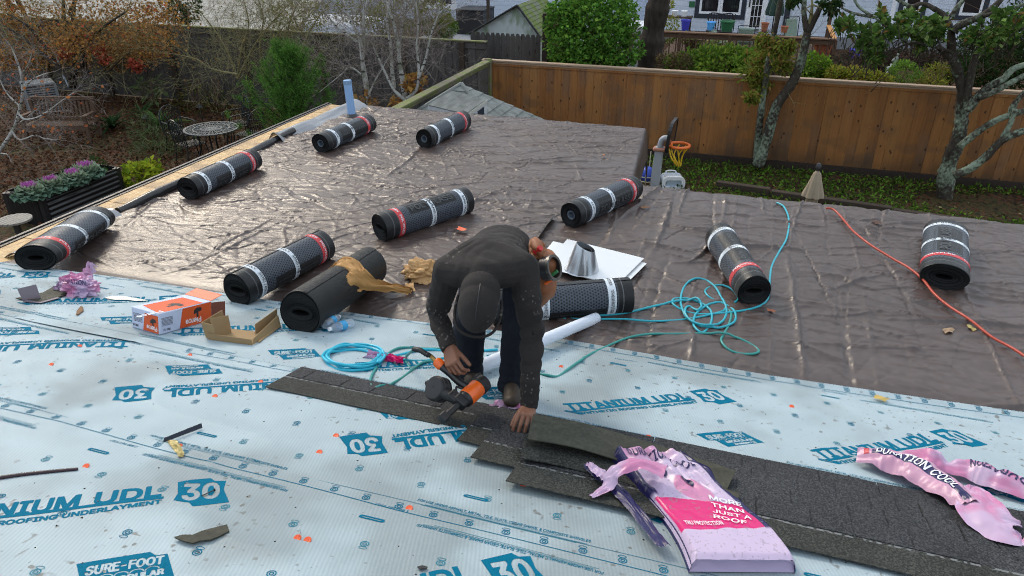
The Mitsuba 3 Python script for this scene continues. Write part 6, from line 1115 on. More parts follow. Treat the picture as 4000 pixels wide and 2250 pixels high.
single('white_pipe', 'bent white plastic pipe standing beside the pale stone figure', 'pipe', tube([Q(3465, 285, 19), Q(3468, 262, 19), Q(3480, 262, 19), Q(3482, 250, 19)], .022, 8), 'm_white')
single('garden_sign', 'small green hanging plaque on the white wall left of the wide window', 'sign', bx(Q(2692, 20, HY)[0], Q(2714, 20, HY)[0], HY - .04, HY - .01, Q(2700, 28, HY)[2], Q(2700, 5, HY)[2]), 'm_tubgreen')

# ------------------------------------------------------------------ right yard
k = thing('basketball_hoop', 'toy basketball hoop with orange rim and yellow net standing in the right yard', 'basketball hoop'); hb = P(2556, 738, 0); hy = hb[1]
sq = lambda a, b, w, t: tri(hull([m3.Manifold.cube([w, t, .01], True).translate([float(q) for q in a]), m3.Manifold.cube([w * .92, t, .01], True).translate([float(q) for q in b])]))
plain('m_hoopgrey', (0.36, 0.38, 0.42), 0.5)
pt_ = Q(2577, 575, hy); part(k, 'pole', sq(hb, pt_, .17, .12), 'm_hoopgrey'); part(k, 'elbow', tube(spline([pt_ - [0, 0, .03], Q(2585, 550, hy), Q(2598, 540, hy), Q(2612, 542, hy)], 5), .06, 12), 'm_hoopgrey', smooth=40); part(k, 'clamp', cbox(pt_[0] - .12, pt_[0] + .12, hy - .09, hy + .09, pt_[2] - .07, pt_[2] + .0, .02), plain('m_clamp', (0.45, 0.2, 0.14), 0.5))
bc = Q(2622, 530, hy); bh = (Q(2622, 466, hy)[2] - Q(2622, 592, hy)[2]) / 2; bpoly = shapely.affinity.scale(rpoly(-.38, -bh, .38, bh, .2), 1, 1); bm = extr(bpoly.difference(bpoly.buffer(-.05)), .06); bi = extr(bpoly.buffer(-.045), .03)
HX = unit(np.array([0.06, 1, 0])); HZ = np.array([0.08, 0, 1.0]); HN = np.cross(HX, unit(HZ))
part(k, 'backboard', basis(bi, bc, HX, unit(HZ), HN), 'm_blackgloss'); part(k, 'backboard_edge', basis(bm, bc - HN * .02, HX, unit(HZ), HN), 'm_black')
rc = Q(2651, 568, hy - .1); ringp = lambda r, z, n=33: [rc + [r * math.cos(t), r * math.sin(t), z] for t in np.linspace(0, 2 * np.pi, n)]
plain('m_rim', (0.78, 0.16, 0.03), 0.4); plain('m_net', (0.75, 0.50, 0.03), 0.5); part(k, 'rim', cat([tube(ringp(.20, 0), .03, 8), tube([rc - [.2, 0, .02], bc + [0.02, 0, rc[2] - bc[2] - .02]], .035, 8)]), 'm_rim', smooth=True)
for q in range(8):
    t = q * np.pi / 4; t2 = t + 0.5; part(k, 'net_cord', tube(spline([rc + [.18 * math.cos(t), .18 * math.sin(t), -.03], rc + [.12 * math.cos(t2) - .02, .12 * math.sin(t2), -.22], rc + [.04 + .04 * math.cos(t), .04 * math.sin(t), -.40]], 4), .012, 6), 'm_net')
c = P(2610, 735, 0.0); k = thing('laundry_basket', 'white plastic basket lying on its side beside the hoop', 'basket'); bb = rpoly(-.21, -.12, .21, .12, .09)
part(k, 'body', basis(extr(bb, .30), c + [0, .25, .125], RIGHT, np.array([0, 0, 1.0]), unit(-FWD * [1, 1, 0])), plain('m_basket', (0.40, 0.48, 0.58), 0.5)); part(k, 'rim', basis(mv(extr(bb.buffer(.02).difference(bb.buffer(-.05)), .035), 0, 0, .30), c + [0, .25, .125], RIGHT, np.array([0, 0, 1.0]), unit(-FWD * [1, 1, 0])), 'm_white'); part(k, 'handle', tube(spline([c + RIGHT * -.1 + [0, .2, .25], c + RIGHT * -.08 + [0, .2, .30], c + RIGHT * .08 + [0, .2, .30], c + RIGHT * .1 + [0, .2, .25]], 5), .014, 6), 'm_white')
part(k, 'slat', cat([basis(bx(-.17 + .04 * q, -.152 + .04 * q, .1215, .125, .05, .26), c + [0, .25, .125], RIGHT, np.array([0, 0, 1.0]), unit(-FWD * [1, 1, 0])) for q in range(9)]), 'm_hoopgrey', kind='stuff')
k = thing('wire_basket', 'cream wire basket holding a blue ball beside the hoop', 'basket'); c = P(2522, 728, 0.0) + [0, .1, 0]
part(k, 'wire', cat([tube(spline([c + [.2 * math.cos(t) * .6, .2 * math.sin(t) * .6, .02], c + [.21 * math.cos(t), .21 * math.sin(t), .15], c + [.25 * math.cos(t), .25 * math.sin(t), .62]], 4), .010, 5) for t in np.linspace(0, 2 * np.pi, 13)[:-1]] + [tube([c + [r * math.cos(t), r * math.sin(t), z] for t in np.linspace(0, 2 * np.pi, 25)], .009, 5) for r, z in ((.13, .03), (.19, .12), (.215, .22))]), plain('m_cream', (0.62, 0.58, 0.42), 0.5), kind='stuff')
single('ball', 'blue ball inside the cream wire basket', 'ball', mv(trimesh.creation.icosphere(3, .16), *(c + [0, 0, .22])), plain('m_ballblue', (0.04, 0.09, 0.5), 0.45), smooth=True)
c = P(2453, 690, .12); single('ball', 'dark red brown basketball just behind the corner of the tarp', 'ball', cat([mv(trimesh.creation.icosphere(3, .12), *c)] + [tube([c + .1205 * (math.cos(t) * a + math.sin(t) * b) for t in np.linspace(0, 2 * np.pi, 25)], .004, 5) for a, b in ((RIGHT, UP), (RIGHT, FWD), (FWD, UP))]), plain('m_basketball', (0.13, 0.035, 0.022), 0.6), smooth=True)
k = thing('closed_umbrella', 'closed beige parasol standing beyond the right roof edge', 'umbrella'); c = P(3200, 638, 2.12)
def pleat(prof, n=72):
    g = lathe(prof, n); v = np.asarray(g.vertices).copy(); an = np.arctan2(v[:, 1], v[:, 0]); f = 1 + .22 * np.abs(np.sin(4 * an + 2 * v[:, 2])) * np.clip((2.1 - v[:, 2]) * 3, 0, 1); v[:, :2] *= f[:, None]; return TM(v, g.faces, process=False)
plain('m_beige', (0.29, 0.235, 0.17), 0.85)
part(k, 'canopy', mv(pleat([(.08, .55), (.10, .6), (.09, 1.2), (.075, 1.5), (.06, 1.78)]), c[0], c[1], -.04), 'm_beige', smooth=40); part(k, 'valance', mv(pleat([(.12, 1.73), (.115, 1.75), (.082, 1.88), (.045, 2.03), (.02, 2.06)]), c[0], c[1], -.04), 'm_beige', smooth=40); part(k, 'pole', mv(lathe([(.02, 0), (.02, 2.06), (.02, 2.08), (.035, 2.1), (.035, 2.13), (.02, 2.16), (.001, 2.165)], 14), c[0], c[1], -.04), 'm_darkmetal', smooth=30)
e0, e1 = P(2797, 738, 0), P(3960, 905, 0); k = thing('timber_edging', 'dark timber beams edging the planting bed in the right yard', 'edging')
for i, (a, b) in enumerate(((0, .2), (.205, .62), (.625, 1.3))): 
    p0, p1 = e0 + (e1 - e0) * a, e0 + (e1 - e0) * b; d = unit(p1 - p0); n_ = np.array([-d[1], d[0], 0]); L = np.linalg.norm(p1 - p0); part(k, 'beam', basis(cbox(0, L, -.07, .07, -.05, .17 - .03 * i, .01), p0, d, n_, np.array([0, 0, 1.0])), 'm_darkbrownwood')

# ------------------------------------------------------------------ left garden
FH = unit(FWD * [1, 1, 0]); UZ = np.array([0, 0, 1.0])
k = thing('garden_bench', 'brown slatted wooden bench under the maple in the left garden', 'bench'); plain('m_benchwood', (0.085, 0.05, 0.032), 0.8); o = P(232, 560, 0); B_ = lambda m: basis(m, o, RIGHT, FH, UZ)
for i in range(15): part(k, 'back_slat', B_(rot(bx(-.68 + .095 * i, -.63 + .095 * i, .52, .545, .50, .90), -8, (1, 0, 0), (0, .5, .5))), 'm_benchwood')
part(k, 'back_rail', B_(bx(-.78, .78, .56, .61, .90, .98)), 'm_benchwood'); part(k, 'back_rail', B_(bx(-.76, .76, .50, .54, .46, .52)), 'm_benchwood')
for i in range(5): part(k, 'seat_slat', B_(bx(-.77, .77, .02 + .095 * i, .105 + .095 * i, .40, .425)), 'm_benchwood')
for s in (-1, 1): part(k, 'leg', B_(cat([bx(s * .74 - .035, s * .74 + .035, .0, .07, 0, .62), bx(s * .74 - .035, s * .74 + .035, .50, .57, 0, .95)])), 'm_benchwood'); part(k, 'armrest', B_(bx(s * .74 - .05, s * .74 + .05, -.02, .56, .62, .655)), 'm_benchwood')
part(k, 'apron', B_(bx(-.70, .70, .005, .03, .30, .395)), 'm_benchwood')
plain('m_castmetal', (0.02, 0.024, 0.024), 0.4, 0.3)
tc = P(825, 502, .71); tc[2] = 0; k = thing('garden_table', 'round dark cast metal table in the left garden', 'table'); tt_ = []
for r0_, r1_ in ((.0, .06), (.20, .23), (.36, .39), (.53, .58)): tt_.append(extr((shapely.Point(0, 0).buffer(r1_) if r0_ == 0 else shapely.Point(0, 0).buffer(r1_).difference(shapely.Point(0, 0).buffer(r0_))), .02))
for q in range(36): tt_.append(rot(bx(.05, .54, -.008, .008, .003, .016), q * 10 + 3, (0, 0, 1)))
for q in range(36): tt_.append(rot(rot(bx(.38, .56, -.007, .007, .004, .015), 28 if q % 2 else -28, (0, 0, 1), (.46, 0, 0)), q * 10, (0, 0, 1)))
part(k, 'top', mv(cat(tt_), tc[0], tc[1], .70), plain('m_tabletop', (0.11, 0.125, 0.13), 0.35, 0.4), kind='stuff')
for q in range(4): t = q * np.pi / 2 + .5; part(k, 'leg', tube(spline([tc + [.4 * math.cos(t), .4 * math.sin(t), 0], tc + [.28 * math.cos(t), .28 * math.sin(t), .35], tc + [.36 * math.cos(t), .36 * math.sin(t), .69]], 6), .02, 8), 'm_castmetal')
def gchair(label, px, py, ang):
    o = P(px, py, .42); o[2] = 0; k = thing('garden_chair', label, 'chair', 'dark cast metal chairs round the garden table'); T_ = lambda m: place(m, o, ang)
    part(k, 'seat', T_(cat([bx(-.23, .23, -.23 + .046 * q, -.205 + .046 * q, .41, .425) for q in range(10)] + [bx(-.23 + .09 * q, -.215 + .09 * q, -.23, .23, .405, .41) for q in range(6)])), 'm_castmetal', kind='stuff'); bk_ = []
    for q in range(7): bk_ += [tube([(-.22 + .07 * q, .24, .45), (-.22 + .07 * q + .1, .28, .92)], .007, 5), tube([(.22 - .07 * q, .24, .45), (.22 - .07 * q - .1, .28, .92)], .007, 5)]
    part(k, 'backrest', T_(cat(bk_ + [tube(spline([(-.25, .22, .43), (-.27, .27, .75), (-.12, .31, .96), (.12, .31, .96), (.27, .27, .75), (.25, .22, .43)], 6), .016, 6)])), 'm_castmetal', kind='stuff')
    for sx in (-1, 1):
        for sy in (-1, 1): part(k, 'leg', T_(tube([(sx * .22, sy * .22, .41), (sx * .26, sy * .28, 0)], .014, 6)), 'm_castmetal')
        part(k, 'armrest', T_(tube(spline([(sx * .26, .26, .68), (sx * .29, 0, .66), (sx * .27, -.22, .62), (sx * .24, -.22, .42)], 5), .014, 6)), 'm_castmetal')
gchair('dark cast metal chair at the near left of the garden table', 745, 560, 160); gchair('dark cast metal chair left of the garden table, half behind its near neighbour', 705, 515, 80); gchair('dark cast metal chair behind the garden table at the right', 925, 478, -35); gchair('dark cast metal chair at the right end of the garden table by the roof edge', 972, 520, -95)
k = thing('raised_bed', 'black corrugated metal raised bed with ornamental cabbages', 'raised bed'); X0, X1, Y0_, Y1_, ZT = -12.25, -11.36, 8.75, 10.55, .55
wv = lambda L, n: np.linspace(0, L, n)
def corr(x, y0, y1, sgn): return sheet(lambda u, v: np.stack([x + sgn * .012 * np.sin(v * 2 * np.pi / .09), u, v], -1), np.linspace(y0, y1, 6), np.linspace(0, ZT, 60), .004)
def corr2(y, x0, x1, sgn): return sheet(lambda u, v: np.stack([u, y + sgn * .012 * np.sin(u * 2 * np.pi / .09), v], -1), np.linspace(x0, x1, 80), np.linspace(0, ZT, 4), .004)
for m_ in (corr(X1, Y0_ + .1, Y1_ - .1, 1), corr(X0, Y0_ + .1, Y1_ - .1, 1), corr2(Y0_, X0 + .1, X1 - .1, 1), corr2(Y1_, X0 + .1, X1 - .1, 1)): part(k, 'side_panel', m_, 'm_blackgloss', smooth=40)
part(k, 'rim', tube([(x, y, ZT) for x, y in ((X0 + .1, Y0_), (X1 - .1, Y0_), (X1, Y0_ + .1), (X1, Y1_ - .1), (X1 - .1, Y1_), (X0 + .1, Y1_), (X0, Y1_ - .1), (X0, Y0_ + .1), (X0 + .1, Y0_))], .012, 8), 'm_black'); [part(k, 'corner', bx(x - .1 * (x > -12), x + .1 * (x < -12), y - .1 * (y > 9), y + .1 * (y < 9), 0, ZT - .005), 'm_black') for x in (X0 + .003, X1 - .003) for y in (Y0_ + .003, Y1_ - .003)]
part(k, 'soil', bx(X0 + .03, X1 - .03, Y0_ + .03, Y1_ - .03, .2, ZT - .07), 'm_soil')
def cabbage(label, px, py, r, s):
    g = np.random.default_rng(s); o = P(px, py, .72); o[2] = .56; vs, fs, cs = [], [], []; nb = 0
    for lay in range(9):
        f = lay / 8; n = int(11 - 5 * f)
        for q in range(n):
            t = 2 * np.pi * (q + .5 * (lay % 2)) / n + g.uniform(-.15, .15); L = r * (1.0 - .72 * f) * g.uniform(.9, 1.1); W = L * .9; el = math.radians(5 + 62 * f); U_ = np.linspace(0, 1, 6); V_ = np.linspace(-1, 1, 9)
            u, v_ = np.meshgrid(U_, V_, indexing='ij'); wd = W * np.sin(np.pi * np.clip(u * .62 + .08, 0, 1)); rad = .02 + L * u * math.cos(el); ru = .03 * r / .2 * u ** 2 * np.sin(v_ * 9 + q * 2 + lay)
            z = r * .55 * f + L * u * math.sin(el) - .25 * L * u ** 2 * (1 - f) + .18 * L * v_ ** 2 + ru; y_ = wd * v_; p = np.stack([o[0] + rad * math.cos(t) - y_ * math.sin(t), o[1] + rad * math.sin(t) + y_ * math.cos(t), o[2] + z + .04], -1).reshape(-1, 3)
            c = (np.array([.10, .19, .15]) * (1 - f) + np.array([.45, .50, .36]) * f) if lay < 6 else np.array([.42, .12, .40]) if lay > 6 else np.array([.48, .30, .44]); e = (u ** 3).reshape(-1, 1)
            col = c * (1 - .3 * e) + np.array([.24, .34, .20] if lay < 6 else [.42, .16, .42]) * .3 * e; vs.append(p); fs.append(grid(6, 9) + nb); nb += 54; cs.append(col * g.uniform(.85, 1.15))
    single('ornamental_cabbage', label, 'cabbage plant', TM(np.vstack(vs), np.vstack(fs), process=False), 'm_leaf', smooth=True, color=np.vstack(cs))
for a in (('leftmost of the four ornamental cabbages with purple centres', 115, 735, .24, 1), ('second ornamental cabbage from the left in the raised bed', 198, 708, .23, 2), ('third ornamental cabbage from the left in the raised bed', 283, 682, .24, 3), ('rightmost and tallest ornamental cabbage in the raised bed', 335, 655, .25, 4)): cabbage(*a)
plain('m_acgrey', (0.20, 0.215, 0.23), 0.6); k = thing('heat_pump', 'pale grey louvred outdoor unit behind the garden bench', 'outdoor unit'); o = P(180, 440, 0); B_ = lambda m: basis(m, o, unit(RIGHT * .8 + FH * .6), unit(FH * .8 - RIGHT * .6), UZ); part(k, 'casing', B_(cbox(-.36, .36, -.36, .36, .05, .1, .01)), 'm_hoopgrey'); part(k, 'top', B_(cbox(-.38, .38, -.38, .38, .78, .84, .02)), 'm_acgrey')
for q in range(11): part(k, 'louvre', B_(bx(-.35, .35, -.36, -.34, .12 + q * .06, .15 + q * .06)), 'm_acgrey')
part(k, 'core', B_(bx(-.33, .33, -.33, .33, .1, .78)), 'm_darkmetal'); [part(k, 'corner_post', B_(bx(s * .36 - .03, s * .36 + .03, t * .36 - .03, t * .36 + .03, 0, .8)), 'm_acgrey') for s in (-1, 1) for t in (-1, 1)]
for i, (a, b) in enumerate((((212, 200), (252, 310)), ((245, 285), (268, 340)))): single('white_stake', ('longer white stake leaning against the dark fence behind the maple', 'shorter white stake leaning beside the longer one')[i], 'stake', tube([Q(*b, 17.0), Q(*a, 17.2)], .022, 6), 'm_basket')
for i, (px, py) in enumerate(((582, 520), (792, 475))): 
    o = P(px, py, 0); k = thing('path_light', ('low dark garden path light left of the table', 'low dark garden path light behind the table')[i], 'path light'); part(k, 'stem', mv(lathe([(.012, 0), (.012, .4)], 8), *o), 'm_black'); part(k, 'hood', mv(lathe([(.1, .38), (.02, .46), (.001, .47)], 14), *o), 'm_castmetal')
single('wooden_post', 'dark post rising beside the raised bed at the left edge', 'post', cbox(-12.62, -12.44, 8.05, 8.23, 0, 1.35, .01), 'm_darkbrownwood'); o = P(58, 862, .7)
k = thing('slatted_stool', 'round pale slatted top just below the plywood roof edge at the left', 'stool'); [part(k, 'slat', mv(extr(shapely.Point(0, 0).buffer(.24).intersection(sbox(-.24 + .07 * q, -1, -.18 + .07 * q, 1)), .03), *o), plain('m_stooltop', (0.22, 0.21, 0.19), 0.7) if 'm_stooltop' not in scene else 'm_stooltop') for q in range(7)]; part(k, 'leg', mv(lathe([(.05, -.7), (.05, -.002)], 10), *o), 'm_darkmetal')
# ------------------------------------------------------------------ plants
def leaves(pos, size, seed, pal, nrm=None, up=0.4, asp=0.55, jit=0.35, fold=0.25, var=0.25, droop=0.0):
    """a leaf of four triangles (folded along its midrib) at each point; pal: [(colour, weight)]"""
    g = np.random.default_rng(seed); n = len(pos); s = size * g.uniform(1 - jit, 1 + jit, n)
    d = g.normal(size=(n, 3)); d[:, 2] -= droop
    if nrm is not None: d += nrm * 1.2
    d /= np.linalg.norm(d, axis=1, keepdims=True); h = g.normal(size=(n, 3)) + [0, 0, up * 3]; sd = np.cross(d, h); sd /= np.linalg.norm(sd, axis=1, keepdims=True) + 1e-9; up_v = np.cross(sd, d)
    L, W = s[:, None], (s * asp)[:, None]
    v = np.stack([pos, pos + d * L * .5 + sd * W * .5 + up_v * W * fold, pos + d * L, pos + d * L * .5 - sd * W * .5 + up_v * W * fold, pos + d * L * .5], 1).reshape(-1, 3)
    f = np.array([[0, 1, 4], [1, 2, 4], [2, 3, 4], [3, 0, 4]]); f = (f[None] + 5 * np.arange(n)[:, None, None]).reshape(-1, 3)
    c = np.array([q[0] for q in pal]); w = np.array([q[1] for q in pal], float); k = g.choice(len(pal), n, p=w / w.sum()); col = c[k] * g.uniform(1 - var, 1 + var, (n, 1)) * g.uniform(0.92, 1.08, (n, 3))
    return TM(v, f, process=False), np.repeat(np.clip(col, 0, 1), 5, 0)
def blob(c, r, n, seed, shell=0.55, lump=0.35, f=3.0):
    """points through an uneven crown: denser near its lumpy surface, with gaps"""
    g = np.random.default_rng(seed); r = np.broadcast_to(np.asarray(r, float), 3); m = int(n * 2.2); d = g.normal(size=(m, 3)); d /= np.linalg.norm(d, axis=1, keepdims=True)
    q = 1 + lump * 2 * (meshkit.fbm(d * f * 0.7 + seed * 3.7, 3, seed) - 0.5); t = (shell + (1 - shell) * g.random(m) ** 0.7) * q; p = d * t[:, None]
    keep = meshkit.noise(p * f * 1.6 + seed, seed + 3) > 0.36; p, d = p[keep][:n], d[keep][:n]; return p * r + c, d
def branch(p0, d0, L, r0, depth, g, out, tips, bend=0.35, kids=(2, 4), up=0.12, ratio=0.68, ang=0.65):
    n = max(2, int(L / 0.16)); p, d = np.array(p0, float), unit(d0)
    for i in range(n):
        d = unit(d + g.normal(0, bend, 3) * 0.35 + [0, 0, up * 0.35]); q = p + d * (L / n); ra, rb = r0 * (1 - .65 * i / n), r0 * (1 - .65 * (i + 1) / n); out.append((p, q, ra, rb)); p = q
        if depth > 0 and i >= n * .25 and g.random() < kids[1] / n: branch(p, unit(d + g.normal(0, ang, 3)), L * ratio * g.uniform(.6, 1.1), max(rb * .62, .0025), depth - 1, g, out, tips, bend, kids, up, ratio, ang)
    tips.append((p, d))
    if depth > 0:
        for _ in range(kids[0]): branch(p, unit(d + g.normal(0, ang, 3)), L * ratio * g.uniform(.6, 1.1), max(r0 * .35, .0025), depth - 1, g, out, tips, bend, kids, up, ratio, ang)
def QP(px, y, dy=None): return np.array([Q(a, b, y + (0 if dy is None else dy[i])) for i, (a, b) in enumerate(px)])
def limb(px, y, r0, r1, dy=None, n=7, knob=0.12, seed=0):
    c = spline(QP(px, y, dy), n); g = np.random.default_rng(seed + 17); r = np.linspace(r0, r1, len(c)) * (1 + knob * (meshkit.noise(np.stack([np.arange(len(c)) * .6, np.arange(len(c)) * 0 + seed, np.arange(len(c)) * 0.], -1), 3) - .5) * 2)
    return tube(c, r, 9), c
def crop(o, s, pts): return [(x / s + o[0], y / s + o[1]) for x, y in pts]
C1 = lambda *p: crop((0, 0), 2.07, p); C2 = lambda *p: crop((1000, 0), 2.07, p); C3_ = lambda *p: crop((2000, 0), 2.07, p); C4 = lambda *p: crop((3000, 0), 2.07, p)
def tree(name, label, limbs, bark, twigs=None, twigmat='m_twig', lvs=(), group=None):
    """limbs: [(pixels, y, r0, r1)] of which the first is the trunk; twigs: (per metre, length, depth, radius, seed, from limb)"""
    k = thing(name, label, 'tree', group); cs = []
    for i, (px, y, r0, r1, *e) in enumerate(limbs):
        m, c = limb(px, y, r0, r1, e[0] if e else None, seed=i); cs.append((c, r1)); part(k, 'trunk' if i == 0 else 'limb', m, bark, smooth=True)
    tips = []
    if twigs:
        dens, L, dep, r, seed, frm, kw = twigs; g = np.random.default_rng(seed); out = []
        for c, r1 in cs:
            ln = np.linalg.norm(np.diff(c, axis=0), axis=1).sum(); i0 = int(frm * len(c))
            for _ in range(int(ln * dens)):
                i = g.integers(max(i0, 1), len(c)); t = unit(c[i] - c[i - 1]); branch(c[i], unit(t * .6 + g.normal(0, .75, 3)), L * g.uniform(.5, 1.2), r, dep, g, out, tips, **kw)
            branch(c[-1], unit(c[-1] - c[-2]), L, max(r1 * .8, r), dep, g, out, tips, **kw)
        part(k, 'twigs', fasttubes(out, 4), twigmat, kind='stuff')
    for nm, pos, kwargs, m in lvs:
        if pos is None:
            g = np.random.default_rng(kwargs.pop('tseed', 1)); n = kwargs.pop('n'); sp = kwargs.pop('sp', .08); T_ = np.array([t[0] for t in tips]); z0 = kwargs.pop('zmin', -9); T_ = T_[T_[:, 2] > z0]; pos = T_[g.integers(0, len(T_), n)] + g.normal(0, sp, (n, 3))
        me, col = leaves(pos, **kwargs); part(k, nm, me, m, color=col, kind='stuff')
    return k
def shrub(name, label, blobs, size, pal, seed, cat_='shrub', asp=.55, up=.5, stem=True, m='m_leaf', group=None, droop=0):
    k = thing(name, label, cat_, group); ms, cs = [], []
    for i, (c, r, n) in enumerate(blobs):
        p, d = blob(np.asarray(c, float), r, n, seed + i); me, col = leaves(p, size, seed + 31 * i, pal, d, up, asp, droop=droop); ms.append(me); cs.append(col)
    part(k, 'foliage', cat(ms), m, color=np.vstack(cs), kind='stuff')
    if stem:
        g = np.random.default_rng(seed); out = []
        for c, r, n in blobs:
            r = np.broadcast_to(np.asarray(r, float), 3)
            for _ in range(7): branch(np.array([c[0], c[1], max(0, c[2] - r[2])]) + g.normal(0, .05, 3), unit(g.normal(0, .5, 3) + [0, 0, 1.2]), r[2] * 1.3, .018, 1, g, out, [])
        part(k, 'stems', fasttubes(out, 4), 'm_twig_red', kind='stuff')
    return k
ORANGE = [((.36, .19, .07), 4), ((.25, .15, .07), 3), ((.42, .20, .05), 2), ((.16, .10, .04), 2), ((.40, .09, .04), .5)]
def pxblobs(lst, y, n, seed, dy=1.0, sq=.8):
    out, g = [], np.random.default_rng(seed)
    for i, (px, py, rp) in enumerate(lst):
        yy = y + g.uniform(-dy, dy); c = Q(px, py, yy); r = rp * np.linalg.norm(c - CAM) / 2900; p, d = blob(c, (r, r * .8, r * sq), n, seed * 10 + i, .15, .5); out.append(p)
    return np.vstack(out)
mp = [(C1((585, 700), (600, 560), (605, 420), (590, 250), (600, 0)), 16.0, .12, .045), (C1((590, 660), (545, 400), (520, 200), (512, 0)), 16.2, .09, .04), (C1((600, 600), (680, 480), (655, 380), (740, 300), (860, 200), (1010, 100)), 15.6, .08, .02, [0, -.2, -.3, -.4, -.5, -.6]), (C1((575, 620), (470, 540), (380, 400), (330, 330), (210, 200), (60, 110)), 15.8, .075, .02, [0, 0, -.2, -.3, -.4, -.5]), (C1((610, 400), (640, 200), (560, 110), (620, 0)), 16.1, .05, .03), (C1((570, 640), (340, 430), (120, 260), (0, 200)), 15.2, .06, .02), (C1((690, 480), (720, 600), (850, 590), (960, 500), (1060, 420)), 15.2, .03, .01), (C1((60, 0), (100, 120), (150, 260)), 17.0, .07, .05), (C1((140, 0), (215, 140)), 17.2, .06, .05)]
cl = [(150, 60, 120), (330, 50, 130), (480, 60, 120), (620, 40, 130), (560, 120, 110), (420, 150, 110), (620, 170, 110), (300, 150, 100), (180, 170, 100), (60, 120, 100), (500, 205, 90), (250, 190, 100), (560, 180, 90), (40, 30, 90), (130, 240, 70), (30, 230, 60), (420, 215, 70), (300, 235, 60)]
tree('maple_tree', 'broad maple with rust orange autumn leaves over the left garden', mp, 'm_bark', (9, .8, 2, .008, 3, .3, dict(up=.05)), 'm_twig', [('leaves', pxblobs(cl, 15.6, 560, 4, 1.3), dict(size=.075, seed=5, pal=ORANGE, up=.6, asp=.8), 'm_leafdry'), ('red_leaves', pxblobs([(390, 205, 30), (410, 235, 25), (540, 262, 25), (520, 250, 20), (250, 215, 25)], 15.0, 120, 6, .3), dict(size=.08, seed=7, pal=[((.36, .09, .05), 1), ((.28, .06, .04), 1)], asp=.8), 'm_leafdry')])
br = [(C1((-30, 1260), (60, 1130), (125, 1010), (160, 880), (182, 740), (170, 600), (120, 450), (85, 370)), 11.6, .045, .012), (C1((182, 740), (240, 660), (330, 610), (390, 590)), 11.6, .02, .008), (C1((150, 920), (200, 965), (300, 950), (400, 890), (520, 800), (610, 740)), 11.4, .022, .006), (C1((95, 1060), (160, 1130), (280, 1095), (360, 1120), (460, 1130)), 11.2, .018, .006), (C1((170, 600), (230, 520), (260, 420)), 11.8, .015, .006), (C1((160, 860), (60, 760), (0, 650)), 11.6, .018, .008), (C1((-20, 1240), (60, 1250), (90, 1310)), 11.3, .015, .008), (C1((150, 1000), (240, 930), (300, 880)), 11.6, .014, .006)]
tree('bare_tree', 'nearly leafless pale twigged small tree at the left edge in front of the bench', br, 'm_birch', (13, .42, 2, .0045, 8, .2, dict(up=.05, ang=.6)), 'm_twig_grey', [('leaves', None, dict(n=110, size=.07, seed=9, pal=[((.45, .16, .05), 2), ((.35, .12, .06), 1)], asp=.8), 'm_leafdry')])
wl = [(C2((-150, 640), (-120, 400), (-60, 200), (-100, 0)), 16.2, .028, .01), (C2((-150, 640), (-20, 380), (130, 180), (300, 0)), 16.0, .028, .008), (C2((-150, 640), (-230, 420), (-330, 250), (-480, 60)), 16.0, .028, .008), (C2((60, 660), (120, 400), (220, 220), (420, 60)), 16.0, .026, .008), (C2((60, 660), (30, 380), (60, 160), (20, 0)), 16.3, .026, .008), (C2((-150, 600), (-350, 560), (-480, 480), (-640, 440)), 15.4, .025, .008), (C2((300, 700), (350, 480), (430, 260), (560, 60)), 16.1, .04, .012), (C2((300, 700), (300, 440), (260, 240), (330, 40)), 16.2, .035, .012)]
tree('twiggy_shrub', 'sparse olive twigged shrub with long arching shoots before the grey fence', wl, 'm_twig', (17, 1.0, 2, .0052, 12, .12, dict(up=.06, ang=.42, bend=.25)), 'm_twig', [('leaves', None, dict(n=1300, size=.05, seed=13, pal=[((.20, .17, .05), 2), ((.30, .15, .05), 1), ((.15, .18, .05), 2)], sp=.1), 'm_leaf')])
